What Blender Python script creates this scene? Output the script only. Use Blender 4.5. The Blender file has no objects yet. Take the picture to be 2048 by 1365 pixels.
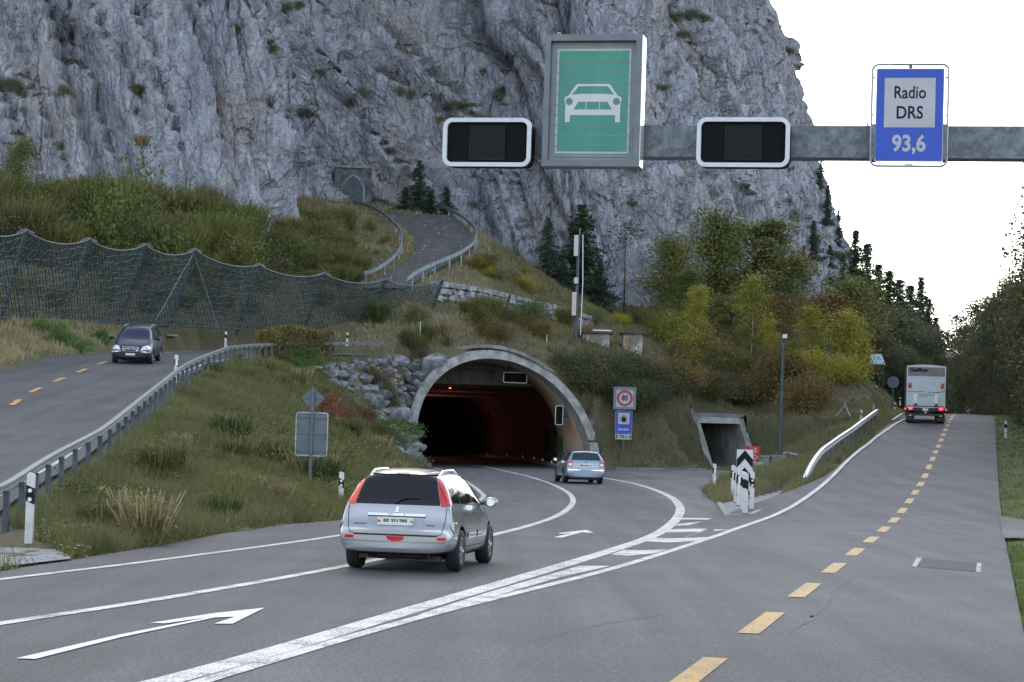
import bpy, bmesh, math, random
import numpy as np
from mathutils import Vector, Matrix, noise as mnoise
from mathutils.bvhtree import BVHTree
from mathutils.geometry import delaunay_2d_cdt

SC = bpy.context.scene
COL = SC.collection
# ------------------------------------------------------------------ camera, sky, sun, exposure
HC = 2.1
FPX, CX, CY = 4500.0, 1024.0, 682.5
CAMM = Matrix.Rotation(math.radians(90 + 2.425), 3, 'X') @ Matrix.Rotation(math.radians(1.8), 3, 'Z')
cd = bpy.data.cameras.new('camera'); cam = bpy.data.objects.new('camera', cd); COL.objects.link(cam)
cam.matrix_world = Matrix.Translation((0, 0, HC)) @ CAMM.to_4x4()
cd.sensor_width = 36; cd.lens = FPX / 2048 * 36; cd.clip_start = 0.3; cd.clip_end = 6000
SC.camera = cam
SUN_EL, SUN_AZ = 26.0, -14.0          # azimuth clockwise from +Y
W = bpy.data.worlds.new('World'); SC.world = W; W.use_nodes = True
wn = W.node_tree; wn.nodes.clear()
sky = wn.nodes.new('ShaderNodeTexSky'); sky.sky_type = 'NISHITA'; sky.sun_disc = False
sky.sun_elevation = math.radians(SUN_EL); sky.sun_rotation = math.radians(SUN_AZ)
sky.air_density = 1.0; sky.dust_density = 1.2; sky.ozone_density = 1.0
bg = wn.nodes.new('ShaderNodeBackground'); bg.inputs[1].default_value = 0.15
wo = wn.nodes.new('ShaderNodeOutputWorld')
hs_ = wn.nodes.new('ShaderNodeHueSaturation'); hs_.inputs['Saturation'].default_value = .52
wn.links.new(sky.outputs[0], hs_.inputs['Color']); wn.links.new(hs_.outputs[0], bg.inputs[0]); wn.links.new(bg.outputs[0], wo.inputs[0])
sd = bpy.data.lights.new('sun', 'SUN'); sd.energy = 0.5; sd.angle = math.radians(25); sd.color = (1, .93, .84)
so = bpy.data.objects.new('sun', sd); COL.objects.link(so)
_a, _e = math.radians(SUN_AZ), math.radians(SUN_EL)
so.rotation_euler = Vector((math.sin(_a)*math.cos(_e), math.cos(_a)*math.cos(_e), math.sin(_e))).to_track_quat('Z', 'Y').to_euler()
SC.view_settings.view_transform = 'Standard'; SC.view_settings.look = 'None'
SC.view_settings.exposure = 1.68; SC.view_settings.gamma = 1.0
try:
    SC.cycles.max_bounces = 6; SC.cycles.transparent_max_bounces = 8
except Exception: pass

# ------------------------------------------------------------------ unprojection of measured pixels to world points
def ray(u, v):
    return CAMM @ Vector(((u-CX)/FPX, -(v-CY)/FPX, -1.0))
def P(u, v, y):
    d = ray(u, v); k = y/d.y
    return Vector((d.x*k, y, HC + d.z*k))
def zlow(x, y):
    s = 0.017*min(1, max(0, (y-60)/50.0))
    return s*(min(x, 22)+5)
def zlowv(x, y):
    return 0.017*np.clip((y-60)/50.0, 0, 1)*(np.minimum(x, 22)+5)
def G(u, v):
    d = ray(u, v); z = 0.0; p = None
    for _ in range(12):
        k = (z-HC)/d.z; p = Vector((d.x*k, d.y*k, z)); z = zlow(p.x, p.y)
    return Vector((p.x, p.y, z))
ZRY = [-60, 52, 58, 63.8, 70, 76, 82.4, 88.6, 94.8, 101, 107, 113, 120, 126, 132, 138, 144, 150, 165, 180, 200, 240, 300, 420]
ZRZ = [0, 0, .02, .06, .17, .33, .51, .72, .97, 1.31, 1.64, 1.97, 2.3, 2.66, 2.98, 3.32, 3.66, 3.95, 4.6, 5.0, 5.05, 4.5, 3.2, 1.5]
def zroad(y): return float(np.interp(y, ZRY, ZRZ))
def xroad(y): return 1.76 + .2125*(y-20.5)
RH = math.atan(.2125)
def GR(u, v, lift=0.0):
    """pixel on the main road surface"""
    d = ray(u, v); lo, hi = 5.0, 176.0
    for _ in range(50):
        m = (lo+hi)/2
        if HC + d.z*m/d.y > zroad(m): lo = m
        else: hi = m
    return Vector((d.x*lo/d.y, lo, zroad(lo)+lift))
ZLY = [20, 38, 41, 47, 55, 64.8, 70, 88, 100, 115, 132, 137, 150]
ZLZ = [0, .1, .22, .62, 1.2, 2.03, 2.46, 3.95, 4.95, 5.7, 6.55, 6.8, 7.3]
def zleft(y): return float(np.interp(y, ZLY, ZLZ))
ZOY = [140, 150, 157, 162, 168, 173, 179, 187, 192, 200, 230]
ZOZ = [11.0, 11.7, 13.3, 14.6, 15.9, 16.9, 18.3, 20.3, 20.8, 21.0, 21.0]
def zold(y): return float(np.interp(y, ZOY, ZOZ))

def proj(X, Y, Z):
    R = np.array(CAMM); d = np.stack([np.asarray(X, float), np.asarray(Y, float), np.asarray(Z, float)-HC], -1) @ R
    return CX-FPX*d[..., 0]/d[..., 2], CY+FPX*d[..., 1]/d[..., 2]
# ------------------------------------------------------------------ numpy noise
def _h(i, j, k, s):
    n = (i.astype(np.int64)*73856093) ^ (j.astype(np.int64)*19349663) ^ (k.astype(np.int64)*83492791) ^ (s*2654435761)
    n = n & 0xffffffff
    n = ((n >> 16) ^ n)*0x45d9f3b & 0xffffffff
    n = ((n >> 16) ^ n)*0x45d9f3b & 0xffffffff
    n = (n >> 16) ^ n
    return (n & 0xffffff)/float(0xffffff)
def vnoise(p, s=0):
    i = np.floor(p); f = p-i; f = f*f*(3-2*f); i = i.astype(np.int64)
    r = 0
    for a in (0, 1):
        for b in (0, 1):
            for c in (0, 1):
                w = (f[:, 0] if a else 1-f[:, 0])*(f[:, 1] if b else 1-f[:, 1])*(f[:, 2] if c else 1-f[:, 2])
                r = r + w*_h(i[:, 0]+a, i[:, 1]+b, i[:, 2]+c, s)
    return r
def fbm(p, o=4, s=0):
    r = 0; a = .5; q = p.copy(); t = 0
    for k in range(o):
        r = r + a*vnoise(q, s+k); t += a; a *= .5; q = q*2.03+7.1
    return r/t
def voro(p, s=0):
    """F1, F2, three cell randoms, offset vector"""
    i = np.floor(p).astype(np.int64); n = len(p)
    f1 = np.full(n, 9.); f2 = np.full(n, 9.); R = np.zeros((n, 3)); O = np.zeros((n, 3))
    for a in (-1, 0, 1):
        for b in (-1, 0, 1):
            for c in (-1, 0, 1):
                I, J, K = i[:, 0]+a, i[:, 1]+b, i[:, 2]+c
                q = np.stack([I+_h(I, J, K, s), J+_h(I, J, K, s+1), K+_h(I, J, K, s+2)], 1)
                d = p-q; dd = np.sqrt((d*d).sum(1))
                m = dd < f1
                f2 = np.where(m, f1, np.minimum(f2, dd)); f1 = np.where(m, dd, f1)
                O[m] = d[m]
                if m.any():
                    R[m] = np.stack([_h(I[m], J[m], K[m], s+5), _h(I[m], J[m], K[m], s+6), _h(I[m], J[m], K[m], s+7)], 1)
    return f1, f2, R, O

# ------------------------------------------------------------------ object helpers
def thing(name, label, cat, loc=(0, 0, 0), rz=0.0, group=None):
    o = bpy.data.objects.new(name, None); COL.objects.link(o)
    o.location = loc; o.rotation_euler = (0, 0, rz); o.empty_display_size = .3
    o['label'] = label; o['category'] = cat
    if group: o['group'] = group
    return o
def tag(o, label=None, cat=None, group=None, kind=None):
    if label: o['label'] = label
    if cat: o['category'] = cat
    if group: o['group'] = group
    if kind: o['kind'] = kind
    return o
def link(name, me, parent=None):
    o = bpy.data.objects.new(name, me); COL.objects.link(o)
    if parent is not None: o.parent = parent
    return o
def fast(name, V, F, mat, attr=None, smooth=False):
    """numpy verts (N,3), faces (M,k)"""
    V = np.asarray(V, dtype=np.float32); F = np.asarray(F, dtype=np.int32)
    me = bpy.data.meshes.new(name)
    m, k = F.shape
    me.vertices.add(len(V)); me.vertices.foreach_set('co', V.ravel())
    me.loops.add(m*k); me.loops.foreach_set('vertex_index', F.ravel())
    me.polygons.add(m); me.polygons.foreach_set('loop_start', np.arange(m, dtype=np.int32)*k)
    try: me.polygons.foreach_set('loop_total', np.full(m, k, dtype=np.int32))
    except Exception: pass
    if smooth: me.polygons.foreach_set('use_smooth', np.ones(m, dtype=bool))
    if mat: me.materials.append(mat)
    if attr is not None:
        a = me.attributes.new('var', 'FLOAT', 'POINT'); a.data.foreach_set('value', np.asarray(attr, dtype=np.float32))
    me.update(calc_edges=True)
    return me
class MB:
    def __init__(s): s.v = []; s.f = []
    def add(s, vs, fs):
        b = len(s.v); s.v += [tuple(p) for p in vs]; s.f += [tuple(i+b for i in f) for f in fs]; return s
    def box(s, c, d, rz=0.0, M=None):
        x, y, z = d[0]/2, d[1]/2, d[2]/2
        vs = [Vector((a*x, b*y, e*z)) for e in (-1, 1) for b in (-1, 1) for a in (-1, 1)]
        R = M if M is not None else Matrix.Rotation(rz, 3, 'Z')
        vs = [R @ p + Vector(c) for p in vs]
        return s.add(vs, [(0, 2, 3, 1), (4, 5, 7, 6), (0, 1, 5, 4), (1, 3, 7, 5), (3, 2, 6, 7), (2, 0, 4, 6)])
    def bar(s, a, b, w, h=None, up=(0, 0, 1)):
        """rectangular bar from a to b, w sideways, h along up"""
        a = Vector(a); b = Vector(b); h = h or w; d = (b-a).normalized(); up = Vector(up)
        r = d.cross(up)
        if r.length < 1e-4: r = d.cross(Vector((0, 1, 0)))
        r.normalize(); n = r.cross(d).normalized()
        vs = [q + r*(i*w/2) + n*(j*h/2) for q in (a, b) for i, j in ((-1, -1), (1, -1), (1, 1), (-1, 1))]
        return s.add(vs, [(0, 3, 2, 1), (4, 5, 6, 7), (0, 1, 5, 4), (1, 2, 6, 5), (2, 3, 7, 6), (3, 0, 4, 7)])
    def tube(s, pts, r, n=8, caps=True, closed=False):
        pts = [Vector(p) for p in pts]; m = len(pts)
        rs = r if isinstance(r, (list, tuple)) else [r]*m
        prev = None; vs = []
        for i, p in enumerate(pts):
            if closed: t = (pts[(i+1) % m]-pts[i-1])
            else: t = pts[min(i+1, m-1)]-pts[max(i-1, 0)]
            if t.length < 1e-9: t = Vector((0, 0, 1))
            t.normalize()
            if prev is None:
                a = t.cross(Vector((0, 0, 1)))
                if a.length < .05: a = t.cross(Vector((1, 0, 0)))
            else:
                a = prev - t*prev.dot(t)
                if a.length < 1e-5: a = t.cross(Vector((1, 0, 0)))
            a.normalize(); prev = a; b = t.cross(a)
            for k in range(n):
                q = 2*math.pi*k/n
                vs.append(p + (a*math.cos(q)+b*math.sin(q))*rs[i])
        fs = []
        for i in range(m if closed else m-1):
            j = (i+1) % m
            for k in range(n): fs.append((i*n+k, i*n+(k+1) % n, j*n+(k+1) % n, j*n+k))
        if caps and not closed: fs += [tuple(range(n-1, -1, -1)), tuple(range((m-1)*n, m*n))]
        return s.add(vs, fs)
    def cyl(s, a, b, r, n=16, r2=None): return s.tube([a, b], [r, r if r2 is None else r2], n)
    def prism(s, poly, M, t):
        """2D polygon (x,y) extruded t along local z, placed by 4x4 M; poly counter-clockwise"""
        n = len(poly)
        vs = [M @ Vector((p[0], p[1], 0)) for p in poly] + [M @ Vector((p[0], p[1], t)) for p in poly]
        return s.add(vs, [tuple(range(n-1, -1, -1)), tuple(range(n, 2*n))] + [(i, (i+1) % n, n+(i+1) % n, n+i) for i in range(n)])
    def ring(s, outer, inner, M, t):
        n = len(outer)
        vs = [M @ Vector((p[0], p[1], z)) for z in (0, t) for L in (outer, inner) for p in L]
        f = []
        for i in range(n):
            j = (i+1) % n
            f += [(i, n+i, n+j, j), (2*n+i, 2*n+j, 3*n+j, 3*n+i), (i, j, 2*n+j, 2*n+i), (n+i, 3*n+i, 3*n+j, n+j)]
        return s.add(vs, f)
    def build(s, name, mat, parent=None, smooth=False, auto=None):
        me = bpy.data.meshes.new(name); me.from_pydata(s.v, [], s.f); me.materials.append(mat); me.update()
        if smooth:
            me.polygons.foreach_set('use_smooth', [True]*len(me.polygons))
            try: me.set_sharp_from_angle(angle=math.radians(auto or 40))
            except Exception: pass
        return link(name, me, parent)
def rrect(x0, y0, x1, y1, r, n=5):
    out = []
    for cx, cy, a in ((x1-r, y0+r, -90), (x1-r, y1-r, 0), (x0+r, y1-r, 90), (x0+r, y0+r, 180)):
        for k in range(n+1):
            q = math.radians(a+90*k/n); out.append((cx+r*math.cos(q), cy+r*math.sin(q)))
    return out
def circ(cx, cy, r, n=24): return [(cx+r*math.cos(2*math.pi*k/n), cy+r*math.sin(2*math.pi*k/n)) for k in range(n)]
def text_mesh(txt, h, mat, depth=.004, sx=1.0, align='CENTER', bold=0.0, shear=0.0):
    """text standing in local XY plane, cap height h"""
    c = bpy.data.curves.new('t', 'FONT'); c.body = txt; c.size = h/0.73; c.align_x = align; c.align_y = 'CENTER'
    c.extrude = depth/2; c.offset = bold; c.resolution_u = 4; c.shear = shear
    o = bpy.data.objects.new('t', c); COL.objects.link(o)
    dg = bpy.context.evaluated_depsgraph_get(); dg.update()
    me = bpy.data.meshes.new_from_object(o.evaluated_get(dg), depsgraph=dg)
    bpy.data.objects.remove(o); bpy.data.curves.remove(c)
    me.transform(Matrix.Diagonal((sx, 1, 1, 1)))
    me.materials.clear(); me.materials.append(mat)
    return me
def place_text(name, txt, h, mat, M, parent, **k):
    me = text_mesh(txt, h, mat, **k); me.transform(M); me.name = name
    return link(name, me, parent)
def face_M(o, right, up):
    """4x4 whose local x = right, y = up, z = out of face"""
    r = Vector(right).normalized(); u = Vector(up).normalized(); n = r.cross(u)
    M = Matrix((r, u, n)).transposed().to_4x4(); M.translation = Vector(o); return M
def spl(pts, step=1.0, closed=False):
    """Catmull-Rom resample of tuples"""
    p = [np.array(q, float) for q in pts]; n = len(p); out = []
    rng = range(n) if closed else range(n-1)
    for i in rng:
        a, b, c, d = (p[i-1] if (i > 0 or closed) else 2*p[0]-p[1]), p[i], p[(i+1) % n], (p[(i+2) % n] if (closed or i+2 < n) else 2*p[-1]-p[-2])
        k = max(1, int(np.linalg.norm(c-b)/step))
        for j in range(k):
            t = j/k
            out.append(.5*((2*b)+(-a+c)*t+(2*a-5*b+4*c-d)*t*t+(-a+3*b-3*c+d)*t**3))
    if not closed: out.append(p[-1])
    return out
def inpoly(X, Y, poly):
    r = np.zeros(X.shape, bool); n = len(poly); j = n-1
    for i in range(n):
        xi, yi, xj, yj = poly[i][0], poly[i][1], poly[j][0], poly[j][1]
        if yi != yj:
            r ^= ((yi > Y) != (yj > Y)) & (X < (xj-xi)*(Y-yi)/(yj-yi)+xi)
        j = i
    return r
# ------------------------------------------------------------------ materials
def nmat(name):
    m = bpy.data.materials.new(name); m.use_nodes = True; nt = m.node_tree
    return m, nt, nt.nodes['Principled BSDF'], nt.nodes['Material Output']
def nd(nt, t, **k):
    n = nt.nodes.new(t)
    for a, b in k.items():
        if a.startswith('i_'): n.inputs[int(a[2:])].default_value = b
        else: setattr(n, a, b)
    return n
def noise_n(nt, scale, detail=4, rough=.55, coord=None, stretch=None):
    n = nd(nt, 'ShaderNodeTexNoise'); n.inputs['Scale'].default_value = scale
    n.inputs['Detail'].default_value = detail; n.inputs['Roughness'].default_value = rough
    src = coord
    if stretch is not None:
        mp = nd(nt, 'ShaderNodeMapping'); mp.inputs['Scale'].default_value = stretch[0]; mp.inputs['Rotation'].default_value = stretch[1]
        nt.links.new(coord, mp.inputs[0]); src = mp.outputs[0]
    if src is not None: nt.links.new(src, n.inputs['Vector'])
    return n
def ramp(nt, fac, stops):
    r = nd(nt, 'ShaderNodeValToRGB'); e = r.color_ramp.elements
    while len(e) < len(stops): e.new(.5)
    for k, (p, c) in enumerate(stops):
        e[k].position = p; e[k].color = (*c, 1) if len(c) == 3 else c
    nt.links.new(fac, r.inputs[0]); return r
def mixc(nt, fac, a, b, mode='MIX'):
    m = nd(nt, 'ShaderNodeMix', data_type='RGBA', blend_type=mode)
    for s, i in ((fac, 0), (a, 6), (b, 7)):
        if isinstance(s, (int, float)): m.inputs[i].default_value = s
        elif isinstance(s, tuple): m.inputs[i].default_value = (*s, 1) if len(s) == 3 else s
        else: nt.links.new(s, m.inputs[i])
    return m.outputs[2]
def bumpn(nt, h, strength, dist, normal=None):
    b = nd(nt, 'ShaderNodeBump'); b.inputs['Strength'].default_value = strength; b.inputs['Distance'].default_value = dist
    nt.links.new(h, b.inputs['Height'])
    if normal is not None: nt.links.new(normal, b.inputs['Normal'])
    return b.outputs[0]
def coords(nt, world=False):
    if world: return nd(nt, 'ShaderNodeNewGeometry').outputs['Position']
    return nd(nt, 'ShaderNodeTexCoord').outputs['Object']
def pm(name, col, rough=.6, metal=0.0, var=.12, scale=6, bump=.05, bscale=60, coat=0.0, spec=.5, col2=None, emit=None, es=0.0, world=False, stretch=None):
    m, nt, b, out = nmat(name); c = coords(nt, world)
    n = noise_n(nt, scale, 5, .6, c, stretch)
    c2 = col2 or tuple(x*(1-var*1.6) for x in col); c1 = tuple(min(1, x*(1+var*.6)) for x in col)
    r = ramp(nt, n.outputs[0], [(.35, c2), (.68, c1)])
    nt.links.new(r.outputs[0], b.inputs['Base Color'])
    b.inputs['Roughness'].default_value = rough; b.inputs['Metallic'].default_value = metal
    b.inputs['Specular IOR Level'].default_value = spec
    if coat: b.inputs['Coat Weight'].default_value = coat; b.inputs['Coat Roughness'].default_value = .03
    if bump:
        n2 = noise_n(nt, bscale, 3, .6, c)
        nt.links.new(bumpn(nt, n2.outputs[0], bump, .01), b.inputs['Normal'])
    if emit:
        b.inputs['Emission Color'].default_value = (*emit, 1); b.inputs['Emission Strength'].default_value = es
    return m
def asphalt(name, base, seed=0.0, crack=.35, tint=(1, 1, 1.04)):
    m, nt, b, out = nmat(name); c = coords(nt, True)
    fine = noise_n(nt, 34, 3, .8, c); gr2 = noise_n(nt, 15, 2, .8, c); mid = noise_n(nt, 9, 4, .6, c); big = noise_n(nt, .35, 4, .55, c)
    streak = noise_n(nt, 1.0, 3, .5, c, ((1.4, .07, 1), (0, 0, -RH)))
    v = ramp(nt, fine.outputs[0], [(.34, tuple(base*.40*t for t in tint)), (.48, tuple(base*.95*t for t in tint)), (.60, tuple(base*1.2*t for t in tint)), (.68, tuple(min(1, base*2.6*t) for t in tint))])
    o = mixc(nt, 1.0, v.outputs[0], ramp(nt, big.outputs[0], [(.3, (.80, .80, .82)), (.7, (1.12, 1.11, 1.1))]).outputs[0], 'MULTIPLY')
    o = mixc(nt, 1.0, o, ramp(nt, streak.outputs[0], [(.36, (.78, .78, .79)), (.64, (1.12, 1.12, 1.11))]).outputs[0], 'MULTIPLY')
    o = mixc(nt, 1.0, o, ramp(nt, mid.outputs[0], [(.3, (.9, .9, .9)), (.7, (1.06, 1.06, 1.06))]).outputs[0], 'MULTIPLY')
    o = mixc(nt, 1.0, o, ramp(nt, gr2.outputs[0], [(.35, (.74, .74, .75)), (.5, (1, 1, 1)), (.66, (1.3, 1.3, 1.3))]).outputs[0], 'MULTIPLY')
    nt.links.new(o, b.inputs['Base Color']); b.inputs['Roughness'].default_value = .8
    b.inputs['Specular IOR Level'].default_value = .35
    nt.links.new(bumpn(nt, fine.outputs[0], .35, .006), b.inputs['Normal'])
    return m
def paintmark(name, col, wear=.5):
    m, nt, b, out = nmat(name); c = coords(nt, True)
    n = noise_n(nt, 38, 3, .75, c); g = noise_n(nt, 1.7, 3, .6, c)
    ad = nd(nt, 'ShaderNodeMath', operation='ADD'); nt.links.new(n.outputs[0], ad.inputs[0])
    ml = nd(nt, 'ShaderNodeMath', operation='MULTIPLY'); ml.inputs[1].default_value = wear; nt.links.new(g.outputs[0], ml.inputs[0]); nt.links.new(ml.outputs[0], ad.inputs[1])
    r = ramp(nt, ad.outputs[0], [(.50+wear*.42, col), (.60+wear*.5, (.13, .13, .14))])
    o = mixc(nt, 1.0, r.outputs[0], ramp(nt, g.outputs[0], [(.3, (.86, .86, .85)), (.7, (1, 1, 1))]).outputs[0], 'MULTIPLY')
    nt.links.new(o, b.inputs['Base Color']); b.inputs['Roughness'].default_value = .65
    nt.links.new(bumpn(nt, n.outputs[0], .3, .004), b.inputs['Normal'])
    return m
def foliage(name, dark, mid, light, trans=.25, scale=.55):
    m, nt, b, out = nmat(name)
    at = nd(nt, 'ShaderNodeAttribute', attribute_name='var'); oi = nd(nt, 'ShaderNodeObjectInfo')
    c = coords(nt); n = noise_n(nt, scale, 3, .6, c)
    a1 = nd(nt, 'ShaderNodeMath', operation='MULTIPLY_ADD'); a1.inputs[1].default_value = .55
    nt.links.new(at.outputs['Fac'], a1.inputs[0])
    s1 = nd(nt, 'ShaderNodeMath', operation='MULTIPLY'); s1.inputs[1].default_value = .6; nt.links.new(n.outputs[0], s1.inputs[0])
    nt.links.new(s1.outputs[0], a1.inputs[2])
    a2 = nd(nt, 'ShaderNodeMath', operation='MULTIPLY_ADD'); a2.inputs[1].default_value = .22
    nt.links.new(oi.outputs['Random'], a2.inputs[0]); nt.links.new(a1.outputs[0], a2.inputs[2])
    r = ramp(nt, a2.outputs[0], [(.36, dark), (.60, mid), (.88, light)])
    nt.links.new(r.outputs[0], b.inputs['Base Color']); b.inputs['Roughness'].default_value = .6
    b.inputs['Specular IOR Level'].default_value = .25
    tr = nd(nt, 'ShaderNodeBsdfTranslucent'); nt.links.new(r.outputs[0], tr.inputs[0])
    mx = nd(nt, 'ShaderNodeMixShader'); mx.inputs[0].default_value = trans
    nt.links.new(b.outputs[0], mx.inputs[1]); nt.links.new(tr.outputs[0], mx.inputs[2]); nt.links.new(mx.outputs[0], out.inputs[0])
    return m
M = {}
M['asph'] = asphalt('asphalt', .092)
M['asph2'] = asphalt('asphalt_dark', .084)
M['asph3'] = asphalt('asphalt_pale', .125, tint=(1.03, 1, .98))
M['asph4'] = asphalt('asphalt_old', .09, tint=(1.05, 1, .98))
M['patch'] = asphalt('asphalt_patch', .040)
M['white'] = paintmark('road_paint_white', (.72, .71, .68), .5)
M['yellow'] = paintmark('road_paint_yellow', (.58, .33, .03), .35)
M['orange'] = paintmark('road_paint_orange', (.72, .36, .07), .2)
M['seal'] = pm('crack_seal', (.035, .035, .04), .7)
M['conc'] = pm('concrete', (.34, .335, .315), .88, var=.3, scale=1.6, bump=.35, bscale=25, col2=(.18, .18, .172), stretch=((1, 1, .5), (0, 0, 0)))
M['conc_dark'] = pm('concrete_stained', (.27, .27, .28), .9, var=.35, scale=.8, bump=.3, bscale=20, col2=(.13, .13, .14), stretch=((1, 1, .25), (0, 0, 0)))
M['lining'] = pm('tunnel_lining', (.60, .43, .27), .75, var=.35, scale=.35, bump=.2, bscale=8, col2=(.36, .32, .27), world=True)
M['galv'] = pm('galvanised_steel', (.34, .37, .40), .45, .75, var=.3, scale=5, bump=.05, col2=(.22, .25, .27))
M['beam'] = pm('galvanised_beam', (.16, .18, .195), .55, .4, var=.4, scale=9, bump=.06, col2=(.085, .10, .115))
M['steel'] = pm('grey_steel_post', (.085, .105, .13), .55, .4, var=.2, scale=4)
M['railpaint'] = pm('rail_steel', (.13, .15, .165), .55, .3, var=.25, scale=3, col2=(.20, .22, .22))
M['oldrail'] = pm('old_rail_steel', (.24, .31, .33), .5, .4, var=.3, scale=2)
M['alu'] = pm('sign_aluminium', (.115, .135, .165), .5, .3, var=.12, scale=5)
M['alu_frame'] = pm('sign_frame', (.16, .175, .20), .5, .3, var=.12, scale=3)
M['alu_bright'] = pm('sign_side', (.85, .86, .88), .22, .6, var=.05, scale=3)
M['wpost'] = pm('post_white', (.62, .62, .60), .5, var=.12, scale=4)
M['bpost'] = pm('post_black', (.010, .011, .014), .6, spec=.2)
M['refl'] = pm('reflector', (.78, .78, .78), .25, var=.1, scale=30)
M['redp'] = pm('red_paint', (.62, .055, .03), .4, var=.12)
M['signwhite'] = pm('sign_white', (.55, .55, .59), .4, var=.04, scale=3)
M['signwhite2'] = pm('sign_grey_white', (.42, .42, .46), .4, var=.05, scale=3)
M['signblue'] = pm('sign_blue', (.012, .065, .46), .45, var=.06, scale=3)
M['signred'] = pm('sign_red', (.38, .02, .05), .4, var=.06)
M['signblack'] = pm('sign_black', (.008, .009, .014), .6, spec=.15)
M['signtext'] = pm('sign_dark_text', (.010, .012, .04), .6, spec=.15)
M['panelblack'] = pm('signal_black', (.005, .007, .009), .7, bump=.02, spec=.12)
M['panelmat'] = pm('signal_matrix', (.016, .021, .022), .75, scale=60, bump=.3, bscale=90, spec=.12)
M['framewhite'] = pm('signal_frame_white', (.60, .64, .68), .4, var=.05)
M['green'] = pm('sign_green', (.045, .25, .185), .45, var=.18, scale=2.2, col2=(.035, .21, .16), stretch=((1, 1, .3), (0, 0, 0)))
M['signpale'] = pm('sign_pale', (.42, .47, .45), .45, var=.08)
M['signinner'] = pm('sign_inner', (.21, .26, .27), .5, var=.12, scale=3)
M['rubber'] = pm('tyre_rubber', (.012, .012, .013), .75, scale=20, bump=.2)
M['rim'] = pm('alloy', (.62, .63, .66), .25, .9, var=.06)
M['silver'] = pm('car_silver', (.40, .405, .44), .26, .6, var=.03, scale=300, bump=0, coat=1.0)
M['silverblue'] = pm('car_silver_blue', (.23, .29, .39), .28, .6, var=.03, scale=300, bump=0, coat=1.0)
M['navy'] = pm('car_navy', (.005, .010, .040), .3, .0, var=.03, scale=300, bump=0, spec=.35)
M['blackpl'] = pm('black_plastic', (.015, .015, .016), .5, bump=.1)
M['navypl_refl'] = pm('navy_plastic_and_reflection', (.010, .013, .028), .35, bump=.02, coat=.4)
M['glass'] = pm('car_glass', (.006, .008, .012), .03, spec=.5, bump=0)
M['glassb'] = pm('car_glass_pale', (.015, .04, .045), .04, spec=.5, bump=0)
M['taillight'] = pm('tail_lamp', (.55, .012, .02), .12, bump=0, coat=1.0, spec=.8)
M['taillight2'] = pm('tail_lamp_orange', (.85, .07, .025), .12, bump=0, coat=1.0, spec=.8)
M['lampclear'] = pm('lamp_lens', (.70, .72, .75), .08, .3, bump=0, coat=1.0)
M['chrome'] = pm('chrome', (.75, .77, .80), .1, .95, var=.03, bump=0)
M['brakelit'] = pm('lit_brake_lamp', (.8, .02, .02), .2, bump=0, emit=(1, .03, .04), es=1.6)
M['plate'] = pm('number_plate', (.62, .62, .57), .4, var=.05)
M['platetext'] = pm('plate_text', (.03, .03, .04), .5)
M['seamd'] = pm('panel_gap', (.02, .02, .022), .6)
M['bark'] = pm('bark', (.085, .065, .05), .9, var=.4, scale=4, bump=.5, bscale=18)
M['birchbark'] = pm('birch_bark', (.55, .52, .46), .8, var=.6, scale=5, bump=.2, bscale=20, col2=(.14, .13, .12), stretch=((.5, .5, 2.5), (0, 0, 0)))
M['f_dark'] = foliage('needles_dark', (0.017, 0.032, 0.020), (0.032, 0.061, 0.035), (0.064, 0.096, 0.045), .12)
M['f_spruce2'] = foliage('needles_blue', (0.023, 0.045, 0.032), (0.045, 0.079, 0.055), (0.079, 0.120, 0.064), .12)
M['f_birch'] = foliage('leaves_yellowgreen', (0.125, 0.131, 0.023), (0.250, 0.248, 0.034), (0.449, 0.394, 0.056), .35)
M['f_olive'] = foliage('leaves_olive', (0.045, 0.068, 0.023), (0.099, 0.125, 0.038), (0.209, 0.209, 0.056), .25)
M['f_brown'] = foliage('leaves_rusty', (0.070, 0.058, 0.026), (0.141, 0.105, 0.044), (0.256, 0.166, 0.058), .3)
M['f_deep'] = foliage('leaves_deep', (0.033, 0.047, 0.028), (0.074, 0.087, 0.044), (0.154, 0.141, 0.064), .25)
M['f_green'] = foliage('leaves_green', (0.035, 0.079, 0.023), (0.079, 0.160, 0.038), (0.160, 0.256, 0.064), .3)
M['f_gold'] = foliage('twigs_gold', (0.070, 0.062, 0.025), (0.130, 0.118, 0.040), (0.218, 0.191, 0.061), .25)
M['f_red'] = foliage('leaves_red', (0.090, 0.036, 0.023), (0.160, 0.064, 0.038), (0.243, 0.109, 0.058), .3)
M['f_sun_painted'] = foliage('leaves_sun_painted', (0.450, 0.220, 0.040), (0.700, 0.360, 0.070), (0.900, 0.500, 0.120), .3)  # low sunlight painted into the leaf colour of the far trees
M['f_grass'] = foliage('grass_blades', (0.044, 0.057, 0.019), (0.090, 0.105, 0.038), (0.188, 0.181, 0.074), .25, .25)
M['f_verge'] = foliage('verge_grass', (0.047, 0.088, 0.019), (0.096, 0.160, 0.032), (0.177, 0.241, 0.056), .25, .3)
M['f_dry'] = foliage('dry_grass', (0.113, 0.096, 0.045), (0.209, 0.168, 0.079), (0.384, 0.320, 0.177), .25, .3)
M['net'] = pm('net_wire', (.055, .080, .080), .6, .2, var=.3, scale=2)
M['netpost'] = pm('net_post', (.085, .13, .15), .55, .4, var=.2)
M['cable'] = pm('steel_cable', (.20, .23, .25), .5, .4)
M['plaster'] = pm('hut_plaster', (.48, .46, .42), .9, var=.35, scale=2, bump=.2)
M['plaster2'] = pm('hut_plaster_warm', (.45, .32, .22), .9, var=.3, scale=2, bump=.2)
M['hutroof'] = pm('hut_roof', (.12, .10, .09), .9, var=.4, scale=3, bump=.3)
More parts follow.
